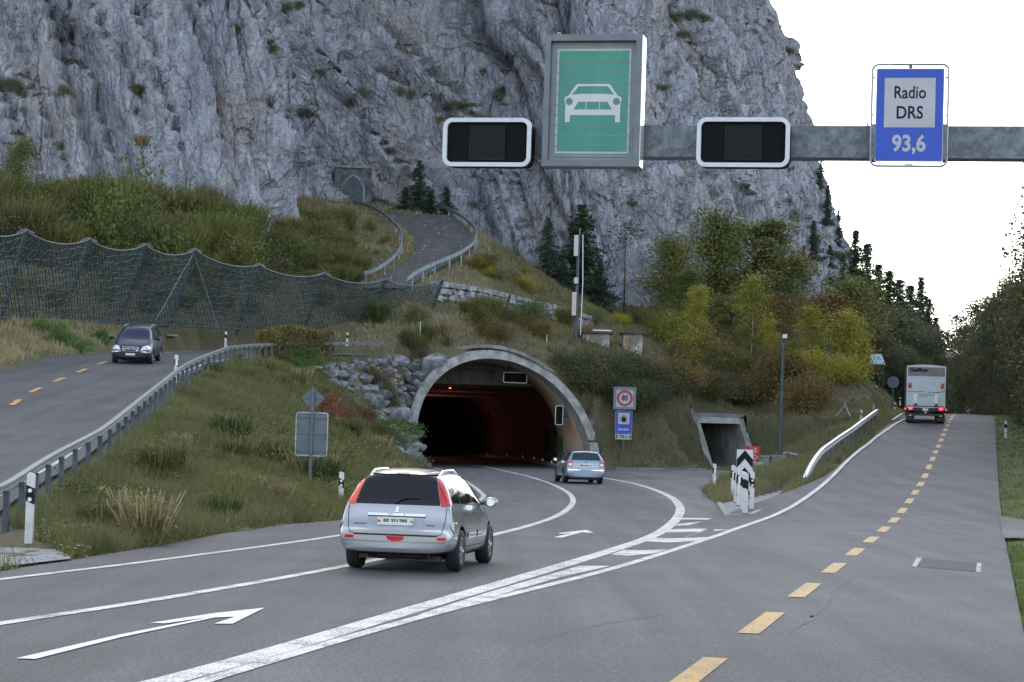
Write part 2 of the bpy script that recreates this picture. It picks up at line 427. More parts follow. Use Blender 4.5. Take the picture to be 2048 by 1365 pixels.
M['antenna'] = pm('antenna_cover', (.52, .49, .48), .5, var=.08)
M['whiteplain'] = pm('white_metal', (.75, .77, .78), .4, var=.06)
M['tarp'] = pm('green_tarp', (.18, .42, .32), .6, var=.2)
M['shedmetal'] = pm('shed_blue_metal', (.20, .34, .36), .6, .1, var=.15)
M['truckwhite'] = pm('truck_panel', (.44, .50, .54), .35, .15, var=.08, scale=1.2)
M['truckgrey'] = pm('truck_grey_panel', (.19, .20, .20), .5, var=.15, scale=1.5)
M['truckside'] = pm('truck_side', (.05, .07, .12), .4, var=.1)
M['warn'] = pm('warning_orange', (.65, .20, .03), .5, var=.2)
M['redtext'] = pm('red_lettering', (.62, .03, .03), .5)
M['f_hedge'] = foliage('hedge_leaves', (0.064, 0.070, 0.026), (0.141, 0.128, 0.045), (0.256, 0.192, 0.064), .25)
M['f_bank'] = foliage('bank_grass', (0.070, 0.081, 0.035), (0.135, 0.134, 0.062), (0.239, 0.215, 0.108), .3, .25)
# ------------------------------------------------------------------ roads: outlines
# left (upper) road: near edge and far edge, plan
LN = spl([(-9.2, 18), (-9.3, 30), (-9.35, 38), (-9.6, 42), (-10.05, 47.6), (-10.45, 55.7), (-11.15, 64.8), (-11.85, 73.7), (-12.75, 86), (-13.0, 98), (-13.1, 112), (-12.2, 124), (-10.2, 133), (-8.2, 138)], 1.0)
LF = spl([(-17, 18), (-17.6, 30), (-18, 38), (-18.4, 42), (-18.8, 47.6), (-19.2, 55.7), (-19.6, 64.8), (-19.9, 73.7), (-20.1, 86), (-20.4, 98), (-20.6, 112), (-20.3, 126), (-18.9, 138), (-16.2, 143), (-13.0, 145.5)], 1.0)
ON = spl([(-7.6, 146), (-7.2, 150), (-5.8, 157), (-4.4, 162), (-3.4, 168), (-3.1, 173), (-3.6, 179), (-5.2, 186), (-7.2, 190)], 1.0)
OF = spl([(-11.6, 146), (-10.2, 150), (-8.7, 156), (-7.6, 162), (-7.4, 168), (-8.1, 174), (-9.3, 180), (-11.3, 186), (-13.4, 191)], 1.0)
OKS = 1.045
ON = [q*OKS for q in ON]; OF = [q*OKS for q in OF]
ZOY = [q*OKS for q in ZOY]; ZOZ = [2.1+(q-2.1)*OKS for q in ZOZ]
def strip(name, A, B, zf, mat, lift, n=6, kind='structure'):
    """sheet between edge polylines A and B (plan), z from zf(y)"""
    m = max(len(A), len(B)); 
    def res(L):
        L = np.array(L)[:, :2]; d = np.r_[0, np.cumsum(np.hypot(*np.diff(L, axis=0).T))]; t = np.linspace(0, d[-1], m)
        return np.stack([np.interp(t, d, L[:, 0]), np.interp(t, d, L[:, 1])], 1)
    A, B = res(A), res(B); V = []; F = []
    for i in range(m):
        for k in range(n+1):
            p = A[i]*(1-k/n)+B[i]*k/n; V.append((p[0], p[1], zf(p[1])+lift))
    for i in range(m-1):
        for k in range(n):
            a = i*(n+1)+k; F.append((a, a+n+1, a+n+2, a+1))
    me = fast(name, V, F, mat); o = link(name, me); return tag(o, kind=kind), A, B
upper_road, LA, LB = strip('upper_road', LF, LN, zleft, M['asph2'], 0.0)
old_road, OA, OB = strip('old_road', OF, ON, zold, M['asph4'], 0.06)
# main road straight at heading RH
def mr(y, off, lift=0.0):
    """point on the main road, off metres right of the yellow line (horizontal)"""
    return Vector((xroad(y)+off*math.cos(RH), y-off*math.sin(RH), zroad(y)+lift))
V = []; F = []; ys = np.arange(-30, 330, 2.0); offs = [-4.75, -3.7, -2, 0, 1.5, 3.0]
for y in ys:
    for o in [float(np.interp(y, [70, 92, 150], [-4.75, -4.0, -3.65]))]+offs[1:]:
        p = mr(y, o); V.append((p.x, p.y, zroad(y)+.004))
for i in range(len(ys)-1):
    for k in range(len(offs)-1):
        a = i*len(offs)+k; F.append((a, a+1, a+1+len(offs), a+len(offs)))
main_road = tag(link('main_road', fast('main_road', V, F, M['asph'])), kind='structure')
# tunnel road (low level): left boundary from traced foot line, right boundary tucks under main road
FOOT = [(-12, -25), (-9, 5), (-8, 20), (-7.3, 29)] + [tuple(G(*q)[:2]) for q in ((150, 1118), (250, 1103), (330, 1090), (440, 1068), (560, 1050), (690, 1040))] + [(-3.3, 72), (-3.1, 85), (-4.0, 105), (-4.9, 122), (-5.35, 138.5)]
TH = math.radians(16)
O0 = Vector((0.03, 141.0, 0.0)); AX = Vector((-math.sin(TH), math.cos(TH), 0)); RX = Vector((math.cos(TH), math.sin(TH), 0))
def taxis(t):
    """tunnel axis: position and heading at distance t inside"""
    x, y, h = O0.x, O0.y, TH
    n = max(1, int(abs(t)/.5)); dt = t/n; q = 0.0
    for _ in range(n):
        q += dt
        h = float(np.interp(q, [-10, 5, 10, 30, 95], [TH, TH, .03, .04, .26]))
        x += -math.sin(h)*dt; y += math.cos(h)*dt
    return x, y, h
def tpt(t, s, z):
    x, y, h = taxis(t); return Vector((x+math.cos(h)*s, y+math.sin(h)*s, z))
FC = [(7.0, 143.6), (9.5, 143.8), (12.6, 144.6)]     # kerb line in front of the right bank
# low-level sheet as a fine grid clipped by polygon
LOWR = [(10.6, 60), (13.5, 74), (16.9, 90), (19.3, 102), (20.6, 112), (20.5, 122), (19.5, 132), (18.3, 142)]
LOWPOLY = FOOT + [tuple(tpt(t, -5.9, 0)[:2]) for t in (0, 15, 30, 45, 60, 75, 88)] + [tuple(tpt(t, 5.9, 0)[:2]) for t in (88, 75, 60, 45, 30, 15, 1)] + FC + [(14.2, 168), (17.6, 168)] + LOWR[::-1] + [(5, 40), (2, 20), (-4, -5), (-8, -25)]
LOWT = FOOT + FC + [(13.0, 145.5), (17.2, 145.5)] + [tuple(G(*q)[:2]) for q in ((1545, 946), (1500, 952), (1440, 962), (1404, 986), (1438, 1012), (1453, 1035), (1500, 1034.5), (1541, 1016.5), (1584, 985.5), (1600, 974))] + [tuple(mr(84, -4.95))[:2], tuple(mr(60, -4.95))[:2], (5, 40), (2, 20), (-4, -5), (-8, -25)]
ISC = [tuple(G(*q)[:2]) for q in ((1438, 1012), (1452, 1034), (1500, 1034), (1540, 1016), (1583, 985), (1596, 975), (1545, 986), (1498, 1000), (1462, 1006))]
def clip_sheet(name, poly, zf, mat, lift, inner=4.0, parent=None):
    pv = [Vector((p[0], p[1])) for p in poly]; n = len(pv)
    X = np.arange(min(p.x for p in pv), max(p.x for p in pv), inner); Y = np.arange(min(p.y for p in pv), max(p.y for p in pv), inner)
    gx, gy = np.meshgrid(X, Y); gx = gx.ravel(); gy = gy.ravel(); m = inpoly(gx, gy, poly)
    vv = pv + [Vector((float(a), float(b))) for a, b in zip(gx[m], gy[m])]
    r = delaunay_2d_cdt(vv, [(i, (i+1) % n) for i in range(n)], [], 1, 1e-4)
    V = [(p.x, p.y, zf(p.x, p.y)+lift) for p in r[0]]
    me = bpy.data.meshes.new(name); me.from_pydata(V, [], [tuple(f) for f in r[2]]); me.materials.append(mat); me.update()
    flip = sum(1 for p in me.polygons if p.normal.z < 0) > len(me.polygons)/2
    if flip: me.flip_normals()
    return link(name, me, parent)
low_road = tag(clip_sheet('tunnel_road', LOWPOLY, zlow, M['asph2'], 0.0), kind='structure')
# paler forecourt outside the right hand line
fcp = [G(*q) for q in ((1216, 962), (1290, 984), (1345, 1007), (1370, 1030), (1366, 1042), (1445, 1032), (1440, 1014), (1398, 990))] + [Vector((15.3, 108, 0)), Vector((16.5, 125, 0)), Vector((17.4, 150, 0)), Vector((17.5, 166, 0)), Vector((14.4, 166, 0)), Vector((12.5, 144.2, 0)), Vector((6.9, 143.4, 0))]
clip_sheet('forecourt_surface', [(p.x, p.y) for p in fcp], zlow, M['asph3'], 0.004, parent=low_road)

# ------------------------------------------------------------------ markings
def ribbon(name, pts, w, mat, parent, lift=.008, surf='low', w2=None):
    """painted band along plan points with width(s)"""
    S = spl([tuple(p)[:2] for p in pts], .8); V = []; F = []; n = len(S)
    for i, p in enumerate(S):
        t = (S[min(i+1, n-1)]-S[max(i-1, 0)]); t = t/np.linalg.norm(t); r = np.array([t[1], -t[0]])
        ww = w if w2 is None else w+(w2-w)*i/(n-1)
        for s in (-1, 1):
            q = p+r*s*ww/2
            z = zlow(*q) if surf == 'low' else (zleft(q[1]) if surf == 'left' else zroad(q[1]-.0))
            V.append((q[0], q[1], z+lift))
    for i in range(n-1): F.append((2*i, 2*i+1, 2*i+3, 2*i+2))
    return link(name, fast(name, V, F, mat), parent)
def patchpoly(name, px, mat, parent, lift=.008, fn=G):
    P3 = [fn(u, v) for u, v in px]; n = len(P3)
    r = delaunay_2d_cdt([p.to_2d() for p in P3], [(i, (i+1) % n) for i in range(n)], [], 1, 1e-5)
    zs = {i: None for i in range(len(r[0]))}
    V = []
    for q in r[0]:
        z = zlow(q.x, q.y) if fn is G else zroad(q.y+.0)
        V.append((q.x, q.y, z+lift))
    me = bpy.data.meshes.new(name); me.from_pydata(V, [], [tuple(f) for f in r[2]]); me.materials.append(mat); me.update()
    if me.polygons and me.polygons[0].normal.z < 0: me.flip_normals()
    return link(name, me, parent)
mid = [G(*q) for q in ((-300, 1295), (-120, 1270), (0, 1248.5), (350, 1194), (690, 1133), (980, 1072), (1090, 1042), (1134, 1020), (1146, 1000), (1130, 982), (1090, 964), (1030, 947), (970, 934.5), (925, 928))]
ribbon('lane_line', mid, .19, M['white'], low_road)
rt = [G(*q) for q in ((150, 1398+10), (345, 1360), (560, 1300), (850, 1213), (1040, 1157), (1225, 1101), (1300, 1075), (1335, 1055), (1357, 1032), (1359, 1013), (1340, 994), (1300, 977), (1255, 965), (1200, 955), (1150, 942), (1090, 930.5), (1040, 920.5))]
ribbon('edge_line', rt, .30, M['white'], low_road, w2=.2)
lf = [G(*q) for q in ((-300, 1198), (-100, 1174), (0, 1160), (350, 1117), (690, 1070), (850, 1040), (930, 1014), (966, 996), (960, 984), (935, 965), (905, 948), (870, 936))]
ribbon('edge_line', lf, .16, M['white'], low_road)
# main road left edge line and yellow dashes
el = [GR(*q) for q in ((230, 1418), (415, 1362), (850, 1234), (1220, 1140), (1400, 1084), (1480, 1056), (1560, 1026), (1600, 1004), (1640, 975), (1680, 937), (1720, 900), (1765, 866), (1815, 836))]
ribbon('edge_line', el, .17, M['white'], main_road, .012, 'main')
ribbon('edge_line', [mr(y, -3.75) for y in (150, 180, 230, 300)], .17, M['white'], main_road, .012, 'main')
for i in range(-3, 33):
    y = 20.5 + 6.2*i
    a, b = mr(y-1.75, 0), mr(y+1.5, 0)
    ribbon('dash', [a, b], .24, M['yellow'], main_road, .012, 'main')
yl = [(-14.6, 52), (-15.7, 70), (-16.4, 76), (-16.85, 82), (-17.2, 88), (-17.5, 94), (-17.75, 99.5), (-18.25, 110), (-18.5, 121), (-18.2, 131), (-17.2, 138), (-14.5, 143), (-12.0, 145)]
YS = spl(yl, .5); d = 0.0; acc = [0.0]
for i in range(1, len(YS)): acc.append(acc[-1]+float(np.linalg.norm(YS[i]-YS[i-1])))
for k in range(16):
    s0 = 1.2+6.1*k; s1 = s0+2.6
    if s1 > acc[-1]: break
    pp = [(np.interp(s, acc, [q[0] for q in YS]), np.interp(s, acc, [q[1] for q in YS])) for s in (s0, (s0+s1)/2, s1)]
    ribbon('dash', pp, .2, M['orange'], upper_road, .014, 'left')
ribbon('edge_line', [(p[0]-.45, p[1]) for p in LB[::6]], .15, M['white'], upper_road, .014, 'left')
# hatching between the carriageways
for px in ([(1364, 1036.5), (1362, 1040), (1434, 1041), (1436, 1037.5)],
           [(1356, 1049), (1350, 1053), (1405, 1050), (1463, 1041), (1472, 1036.5)],
           [(1480, 1041), (1541, 1032.5), (1525, 1038.5), (1498, 1041)],
           [(1334, 1060), (1326, 1066), (1400, 1065), (1420, 1057), (1380, 1058.5)],
           [(1437, 1055.5), (1488, 1054), (1472, 1060), (1425, 1063)],
           [(1303, 1077), (1286, 1083.5), (1335, 1086.5), (1398, 1083), (1422, 1075.5), (1340, 1078)],
           [(1246, 1101), (1222, 1110.5), (1256, 1113), (1310, 1108), (1335, 1100), (1272, 1102)],
           [(836, 1231), (862, 1231), (1120, 1156), (1222, 1133), (1158, 1133.5), (980, 1185)]):
    patchpoly('hatch_bar', px, M['white'], low_road, .010)
patchpoly('crack_seal', [(1476, 1036), (1462, 1044), (1424, 1059), (1372, 1076), (1368, 1075), (1412, 1059), (1452, 1043), (1466, 1036)], pm('blue_grey_seal', (.09, .11, .14), .7, world=True), low_road, .007)
# arrows
patchpoly('arrow_marking', [(32, 1319), (70, 1320.5), (245, 1276), (430, 1237), (470, 1235.5), (428, 1249.5), (465, 1249.5), (529, 1217.5), (430, 1228), (300, 1248), (330, 1249), (415, 1237), (240, 1271)], pm('fresh_paint', (.66, .66, .70), .6, world=True), low_road, .010)
patchpoly('arrow_marking', [(1106, 1076), (1124, 1076.5), (1164, 1065.5), (1172, 1066.5), (1188, 1067), (1172, 1061), (1116, 1067.5), (1122, 1069), (1145, 1067)], pm('fresh_paint2', (.62, .62, .66), .6, world=True), low_road, .010)
# patch with white ends, cracks, joints on main road
patchpoly('road_patch', [(1843, 1117), (1963, 1128), (1960, 1146), (1830, 1134)], M['patch'], main_road, .010, GR)
patchpoly('patch_mark', [(1833, 1117), (1844, 1117.5), (1833, 1135), (1824, 1134)], paintmark('grey_mark', (.42, .42, .45), .55), main_road, .012, GR)
patchpoly('patch_mark', [(1954, 1127), (1963, 1128), (1961, 1146), (1952, 1145)], bpy.data.materials['grey_mark'], main_road, .012, GR)
def crackline(px, w, fn=GR, parent=main_road, mat='seal', jit=.02):
    random.seed(7+len(px)); pts = [fn(u, v) for u, v in px]; S = spl([tuple(p)[:2] for p in pts], .35); V = []; F = []
    off = 0
    for i, p in enumerate(S):
        a = S[max(i-1, 0)]; b = S[min(i+1, len(S)-1)]; t = (b-a)/max(1e-6, np.linalg.norm(b-a)); r = np.array([t[1], -t[0]])
        off = off*.6+random.uniform(-jit, jit)*2; ww = w*random.uniform(.3, 1.3)
        for s in (-1, 1):
            q = p+r*(off+s*ww/2); V.append((q[0], q[1], (zlow(*q) if fn is G else zroad(q[1]))+.0085))
    for i in range(len(S)-1):
        if random.random() < .85: F.append((2*i, 2*i+1, 2*i+3, 2*i+2))
    return link('crack', fast('crack', V, F, M[mat]), parent)
crackline([(1590, 1256), (1640, 1218), (1668, 1184), (1700, 1158), (1740, 1141), (1790, 1144), (1900, 1150), (2048, 1163)], .055)
crackline([(1560, 1290), (1590, 1256), (1625, 1232)], .03)
crackline([(985, 1077), (1060, 1079), (1160, 1079), (1258, 1078)], .06, G, low_road)
crackline([(1040, 1290), (1200, 1250), (1330, 1230)], .02)
crackline([(1898, 1010), (1930, 1012), (1955, 1014)], .05)
# ------------------------------------------------------------------ terrain heightfield from scattered control points
C3 = []
def cp(x, y, z): C3.append((x, y, z))
def cpx(u, v, y, dz=0.0):
    p = P(u, v, y); C3.append((p.x, p.y, p.z+dz)); return p
for y in range(-30, 150, 9):
    p = mr(y, -5.0); cp(p.x, p.y, zroad(y)-.05)
for y in range(150, 321, 12):
    p = mr(y, -5.0); cp(p.x, p.y, zroad(y)-.05)
for y in range(-30, 321, 12):
    for off, dz in ((3.1, -.02), (4.5, .02), (7, .05), (14, -.1), (30, .6), (60, 2)):
        p = mr(y, off); cp(p.x, p.y, zroad(y)+dz)
for i in range(0, len(LA), 6):
    cp(LA[i][0], LA[i][1], zleft(LA[i][1])-.02); cp(LB[i][0]+.6, LB[i][1], zleft(LB[i][1])-.05)
for i in range(0, len(OA), 5):
    cp(OA[i][0]-.3, OA[i][1], zold(OA[i][1])); cp(OB[i][0]+.3, OB[i][1], zold(OB[i][1])-.1)
    cp(OB[i][0]+1.2, OB[i][1]-.5, zold(OB[i][1])-.45)
FS = spl(FOOT, 5)
for p in FS: cp(p[0], p[1], zlow(p[0], p[1])-.02)
for q in ((1545, 946), (1500, 952), (1440, 962), (1404, 986), (1438, 1012), (1584, 984)): p = G(*q); cp(p.x, p.y, p.z)
for y in (92, 100, 110, 120, 130): p = mr(y, -5.9); cp(p.x, p.y, zroad(y)-.35); p = mr(y, -7.6); cp(p.x, p.y, max(zroad(y)*.12, zlow(p.x, p.y)))
for x, y in ((0, 20), (0, 60), (0, 100), (3, 130), (8, 130), (14, 130), (16, 150), (16, 165), (-20, 0), (-20, 15), (-40, 0), (-40, 40)): cp(x, y, 0 if y > 15 else -.05)
# bank below the left guard rail
for (x, y) in ((-7.6, 37), (-8.2, 44)): cp(x, y, .1)
for y in (52, 60, 70, 80, 90, 100, 110, 120, 130):
    i = min(range(len(LB)), key=lambda k: abs(LB[k][1]-y)); e = LB[i]; f = min(FS, key=lambda q: abs(q[1]-y))
    for t, q in ((.18, .95), (.45, .62), (.75, .22)):
        x = e[0]+.8+(f[0]-e[0]-.8)*t; cp(x, y, zlow(f[0], y)+(zleft(y)-zlow(f[0], y))*q)
# bank and slope beyond the left road
FB = [(-110, 628, 106), (0, 632, 112), (120, 637, 119), (234, 642, 126), (338, 648, 132), (475, 655, 139), (605, 663, 146), (732, 670, 151.5), (848, 662, 155)]
FENCEB = [P(u, v, y) for u, v, y in FB]
for p in FENCEB: cp(*p)
for u, v, y in ((-50, 690, 98), (60, 680, 107), (160, 672, 113), (330, 676, 123), (450, 680, 132), (560, 686, 141)): cpx(u, v, y, -.05)
for u, v, y in ((-60, 560, 122), (60, 540, 130), (60, 470, 140), (60, 420, 150), (200, 560, 135), (200, 470, 146), (200, 430, 153), (350, 560, 142), (350, 490, 150), (480, 580, 146), (480, 510, 154),
                (600, 590, 152), (600, 520, 162), (700, 590, 156), (690, 480, 176), (640, 440, 186), (720, 430, 188), (620, 400, 197), (740, 520, 167), (850, 580, 158), (700, 402, 203), (620, 398, 207), (820, 412, 203)): cpx(u, v, y)
cp(-60, 150, 17); cp(-70, 100, 8); cp(-70, 60, 5); cp(-45, 80, 5); cp(-28, 60, 2.6); cp(-26, 42, 1.2); cp(-30, 90, 6.2); cp(-60, 200, 22); cp(-20, 220, 23)
for q in ((-7.2, 140.2, 7.9), (-7.4, 142, 8.2), (-9.0, 142.5, 8.2), (-8.0, 144.5, 8.4), (-7.0, 146, 8.3), (-10.6, 144.5, 7.8)): cp(*q)
# slope right of the old road, wall line, hill over the tunnel
for u, v, y in ((960, 500, 176), (1000, 512, 181), (1070, 548, 186), (1150, 592, 189), (1190, 622, 190), (1240, 655, 190), (920, 545, 165), (1000, 560, 172), (1060, 590, 175), (1120, 615, 177)): cpx(u, v, y*OKS)
WALL = [(868, 603, 150.5), (900, 604, 152), (960, 611, 156), (1040, 626, 161), (1110, 643, 167), (1185, 665, 173)]
WALL = [(u, v, y*OKS) for u, v, y in WALL]
for u, v, y in WALL: cpx(u, v, y-.5)
for u, v, y in ((868, 566, 151.6), (960, 577, 157.2), (1040, 594, 162.2), (1110, 612, 168.2), (1185, 640, 174.2)): cpx(u, v, y*OKS+.6)
for u, v, y in ((800, 690, 140.5), (830, 680, 143), (860, 668, 146), (900, 672, 148.5), (860, 706, 143.5), (940, 688, 148.2), (1000, 689, 148.2), (1060, 696, 148.2), (1000, 650, 153), (1080, 665, 156), (1110, 708, 150), (1150, 690, 156), (1200, 700, 158), (1265, 705, 158),
                (1140, 745, 149), (1200, 800, 147.5), (1240, 760, 151), (1300, 800, 150), (1290, 740, 156), (1350, 720, 164), (1380, 780, 159), (1440, 780, 163), (1500, 740, 172), (1560, 740, 170), (1240, 880, 146), (1330, 880, 147.5), (1330, 925, 146), (1250, 925, 145), (1225, 900, 144.5),
                (1300, 680, 170), (1400, 680, 178), (1500, 690, 182), (1600, 720, 176), (1640, 737, 168), (1720, 776, 165), (1770, 806, 163), (1790, 822, 160), (1680, 700, 200), (1600, 660, 215), (1450, 640, 215), (1350, 640, 205)): cpx(u, v, y)
# bank between underpass and main road
for u, v, y in ((1530, 860, 160), (1560, 820, 160), (1600, 850, 150), (1600, 900, 135), (1640, 830, 152), (1650, 870, 140), (1700, 830, 150), (1720, 840, 146), (1700, 860, 138), (1560, 905, 140), (1545, 930, 128), (1590, 930, 110)): cpx(u, v, y)
cp(75, 300, 6); cp(0, 260, 24); cp(60, 330, 6); cp(-70, 260, 30); cp(30, 300, 9); cp(30, 230, 9); cp(45, 300, 8)
# tunnel right/left cheeks
for t, s, z in ((.4, 6.9, .5), (2.0, 6.9, 3.2), (3.6, 6.2, 5.6), (1.2, -6.6, 2.0), (2.4, -6.8, 3.8), (3.8, -6.2, 6.0), (2, -9, 4.8), (1, -9, 3.2)):
    p = tpt(t, s, z); cp(*p)
C3 = np.array(C3); _k = len(C3)
Dm = np.hypot(C3[:, None, 0]-C3[None, :, 0], C3[:, None, 1]-C3[None, :, 1])
A = np.zeros((_k+3, _k+3)); A[:_k, :_k] = -Dm - 0.0 + np.eye(_k)*-.02*0 ; A[:_k, :_k] += np.eye(_k)*1.2
Pm = np.c_[np.ones(_k), C3[:, 0], C3[:, 1]]; A[:_k, _k:] = Pm; A[_k:, :_k] = Pm.T
wts = np.linalg.solve(A, np.r_[C3[:, 2], 0, 0, 0])
def hraw(X, Y):
    out = np.empty(X.shape)
    for s in range(0, len(X), 20000):
        x = X[s:s+20000]; y = Y[s:s+20000]
        out[s:s+20000] = -np.hypot(x[:, None]-C3[None, :, 0], y[:, None]-C3[None, :, 1]) @ wts[:_k] + wts[_k]+wts[_k+1]*x+wts[_k+2]*y
    return out
# portal profile
PR, PHC = 6.215, 1.425
LEAN = .66
def t_local(X, Y):
    """tunnel frame (straight approximation): t along axis, s across"""
    return (X-O0.x)*AX.x+(Y-O0.y)*AX.y, (X-O0.x)*RX.x+(Y-O0.y)*RX.y
# underpass frame
UH = math.radians(20)                                # heading (to the right)
UO = G(1468, 938.5); UR = Vector((math.cos(UH), math.sin(UH), 0)); UA = Vector((-math.sin(UH), math.cos(UH), 0))
UW, UHT, UL = 1.5, 3.1, .78                          # half inner width, inner height, lean
def u_local(X, Y): return (X-UO.x)*UA.x+(Y-UO.y)*UA.y, (X-UO.x)*UR.x+(Y-UO.y)*UR.y
LAN = [tuple(p) for p in LA]+[tuple(p) for p in LB[::-1]]
LANB = [(p[0]-.15, p[1]) for p in LA]+[(p[0]+.45, p[1]) for p in LB[::-1]]
OLDP = [(p[0], p[1]) for p in OA]+[(p[0], p[1]) for p in OB[::-1]]
_wb = np.array([tuple(P(u, v, y)) for u, v, y in WALL]); _wt = np.array([P(u, v, y*OKS).z for u, v, y in ((868, 563, 150.9), (900, 566, 152.4), (960, 576, 156.5), (1040, 595, 161.5), (1110, 612, 167.5), (1188, 636, 173.6))])
def height(X, Y, rough=True):
    z = hraw(X, Y)
    if rough:
        p = np.stack([X*.35, Y*.35, X*0], 1); z = z + (fbm(p, 3, 11)-.5)*.5*np.clip((Y-30)/30, .2, 1)
        p = np.stack([X*1.5, Y*1.5, X*0], 1); z = z + (fbm(p, 2, 17)-.5)*.16
    yw = np.interp(X, _wb[:, 0], _wb[:, 1]); zb_ = np.interp(X, _wb[:, 0], _wb[:, 2]); zt_ = np.interp(X, _wb[:, 0], _wt); inx = (X > _wb[0, 0]-.3) & (X < _wb[-1, 0]+.3)
    z = np.where(inx & (Y > yw-9) & (Y <= yw+.1), np.minimum(z, zb_-.10-(yw-Y)*.12), z)
    z = np.where(inx & (Y > yw+.1) & (Y < yw+1.6), zt_-.12+(Y-yw)*.12, z)
    zl = np.interp(Y, ZLY, ZLZ); m = inpoly(X, Y, LANB); z = np.where(m, zl-.10, z)
    m = inpoly(X, Y, OLDP); z = np.where(m, np.interp(Y, ZOY, ZOZ)-.02, z)
    m = inpoly(X, Y, LOWT) | inpoly(X, Y, ISC); z = np.where(m, zlowv(X, Y)-.08, z)
    # main road corridor
    off = (X-(1.76+.2125*(Y-20.5)))*math.cos(RH); yy = Y+off*math.sin(RH)*0
    zr = np.interp(Y+off*math.sin(RH), ZRY, ZRZ)
    z = np.where((off > np.interp(Y, [70, 92, 150], [-4.9, -4.1, -3.75])) & (off < 3.1), zr-.09, z)
    w = np.clip((off+6.2)/1.3, 0, 1)*np.clip((4.6-off)/1.4, 0, 1)
    z = np.where(~m, z*(1-w)+np.minimum(z, zr-.05)*w, z)
    t, s = t_local(X, Y)
    # tunnel body: cover the shell
    hh = PHC+np.sqrt(np.maximum(0, (PR-.04)**2-s**2))
    face = np.abs(s) < PR+.1
    tf = LEAN*hh
    inside = face & (t > tf-.2) & (t < 40)
    z = np.where(inside, np.maximum(z, hh), z)
    z = np.where(inside & (t < tf+3), np.minimum(z, hh+np.maximum(0, t-tf-.3)*.8), z)
    sa = np.abs(s); side = (sa >= PR-.15) & (sa < PR+4) & (t < 6) & (t > -4)
    cut = np.maximum(-.05, (t+.25)/LEAN)+np.maximum(0, sa-PR)*np.where(s < 0, 9.0, 1.2)+.1
    z = np.where(side, np.minimum(z, cut), z)
    near = (np.abs(s) < PR-.15) & (t > -6) & (t <= tf-.2)
    z = np.where(near, np.minimum(z, -.08), z)
    tu, su = u_local(X, Y)
    zf = zlowv(X, Y)
    ins = (np.abs(su) < UW+.36) & (tu > UL*(UHT+.3)-.1) & (tu < 22)
    z = np.where(ins, np.maximum(z, zf+UHT+.75), z)
    nr = (np.abs(su) < UW+.36) & (tu <= UL*(UHT+.3)-.1) & (tu > -9)
    z = np.where(nr, np.minimum(z, zf-.08), z)
    sa = np.abs(su); cut = zf+np.maximum(-.05, (tu+.3)/UL)+np.maximum(0, sa-UW-.4)*1.3*np.clip((tu+.6)/1.6, 0, 1)+.05
    z = np.where((sa > UW+.2) & (sa < UW+4.5) & (tu > -8) & (tu < 3), np.minimum(z, cut), z)
    z = np.where(ins & (tu < 5), np.minimum(z, zf+UHT+.36+np.maximum(0, tu-UL*(UHT+.3)-.4)*.9), z)
    return z
gx = np.r_[np.arange(-80, -42, 2.0), np.arange(-42, 44, .5), np.arange(44, 90, 2.0)]
gy = np.r_[np.arange(-40, 26, 2.0), np.arange(26, 200, .5), np.arange(200, 332, 3.0)]
GX, GY = np.meshgrid(gx, gy); nx, ny = len(gx), len(gy)
GZ = height(GX.ravel(), GY.ravel())
V = np.stack([GX.ravel(), GY.ravel(), GZ], 1)
ii = (np.arange(ny-1)[:, None]*nx+np.arange(nx-1)[None, :]).ravel()
F = np.stack([ii, ii+1, ii+nx+1, ii+nx], 1)
t, s = t_local(V[:, 0], V[:, 1]); tu, su = u_local(V[:, 0], V[:, 1])
fz = V[F][:, :, 2]; fj = fz.max(1)-fz.min(1)
ft = t[F].mean(1); fs_ = s[F].mean(1); ftu = tu[F].mean(1); fsu = su[F].mean(1)
def cls(t, s, w, hh, L):
    tf = L*hh-.2
    return (np.abs(s) < w) & (t > tf) & (t < 40)
hhv = PHC+np.sqrt(np.maximum(0, (PR-.04)**2-s**2)); inn = cls(t, s, PR+.1, hhv, LEAN); nea = (np.abs(s) < PR-.15) & (t > -6) & (t <= LEAN*hhv-.2)
kill = inn[F].any(1) & nea[F].any(1)
inn = (np.abs(su) < UW+.36) & (tu > UL*(UHT+.3)-.1) & (tu < 22); nea = (np.abs(su) < UW+.36) & (tu <= UL*(UHT+.3)-.1) & (tu > -9)
kill |= inn[F].any(1) & nea[F].any(1)
F = F[~kill]
m, nt, b, out = nmat('hillside_soil'); c = coords(nt, True)
n1 = noise_n(nt, .16, 5, .6, c); n2 = noise_n(nt, 1.3, 5, .65, c); n3 = noise_n(nt, 9, 3, .7, c)
col = ramp(nt, n1.outputs[0], [(.36, (.075, .085, .034)), (.5, (.11, .10, .047)), (.62, (.155, .13, .07))])
o = mixc(nt, ramp(nt, n2.outputs[0], [(.45, (0, 0, 0)), (.7, (1, 1, 1))]).outputs[0], col.outputs[0], (.12, .09, .055))
o = mixc(nt, 1.0, o, ramp(nt, n3.outputs[0], [(.3, (.55, .55, .5)), (.7, (1.3, 1.3, 1.3))]).outputs[0], 'MULTIPLY')
nt.links.new(o, b.inputs['Base Color']); b.inputs['Roughness'].default_value = .95
nt.links.new(bumpn(nt, n3.outputs[0], .8, .12), b.inputs['Normal'])
terrain = tag(link('ground', fast('ground', V, F, m, smooth=True)), kind='structure')
def hz(x, y):
    return float(height(np.array([float(x)]), np.array([float(y)]))[0])
def hza(X, Y): return height(np.asarray(X, float), np.asarray(Y, float))
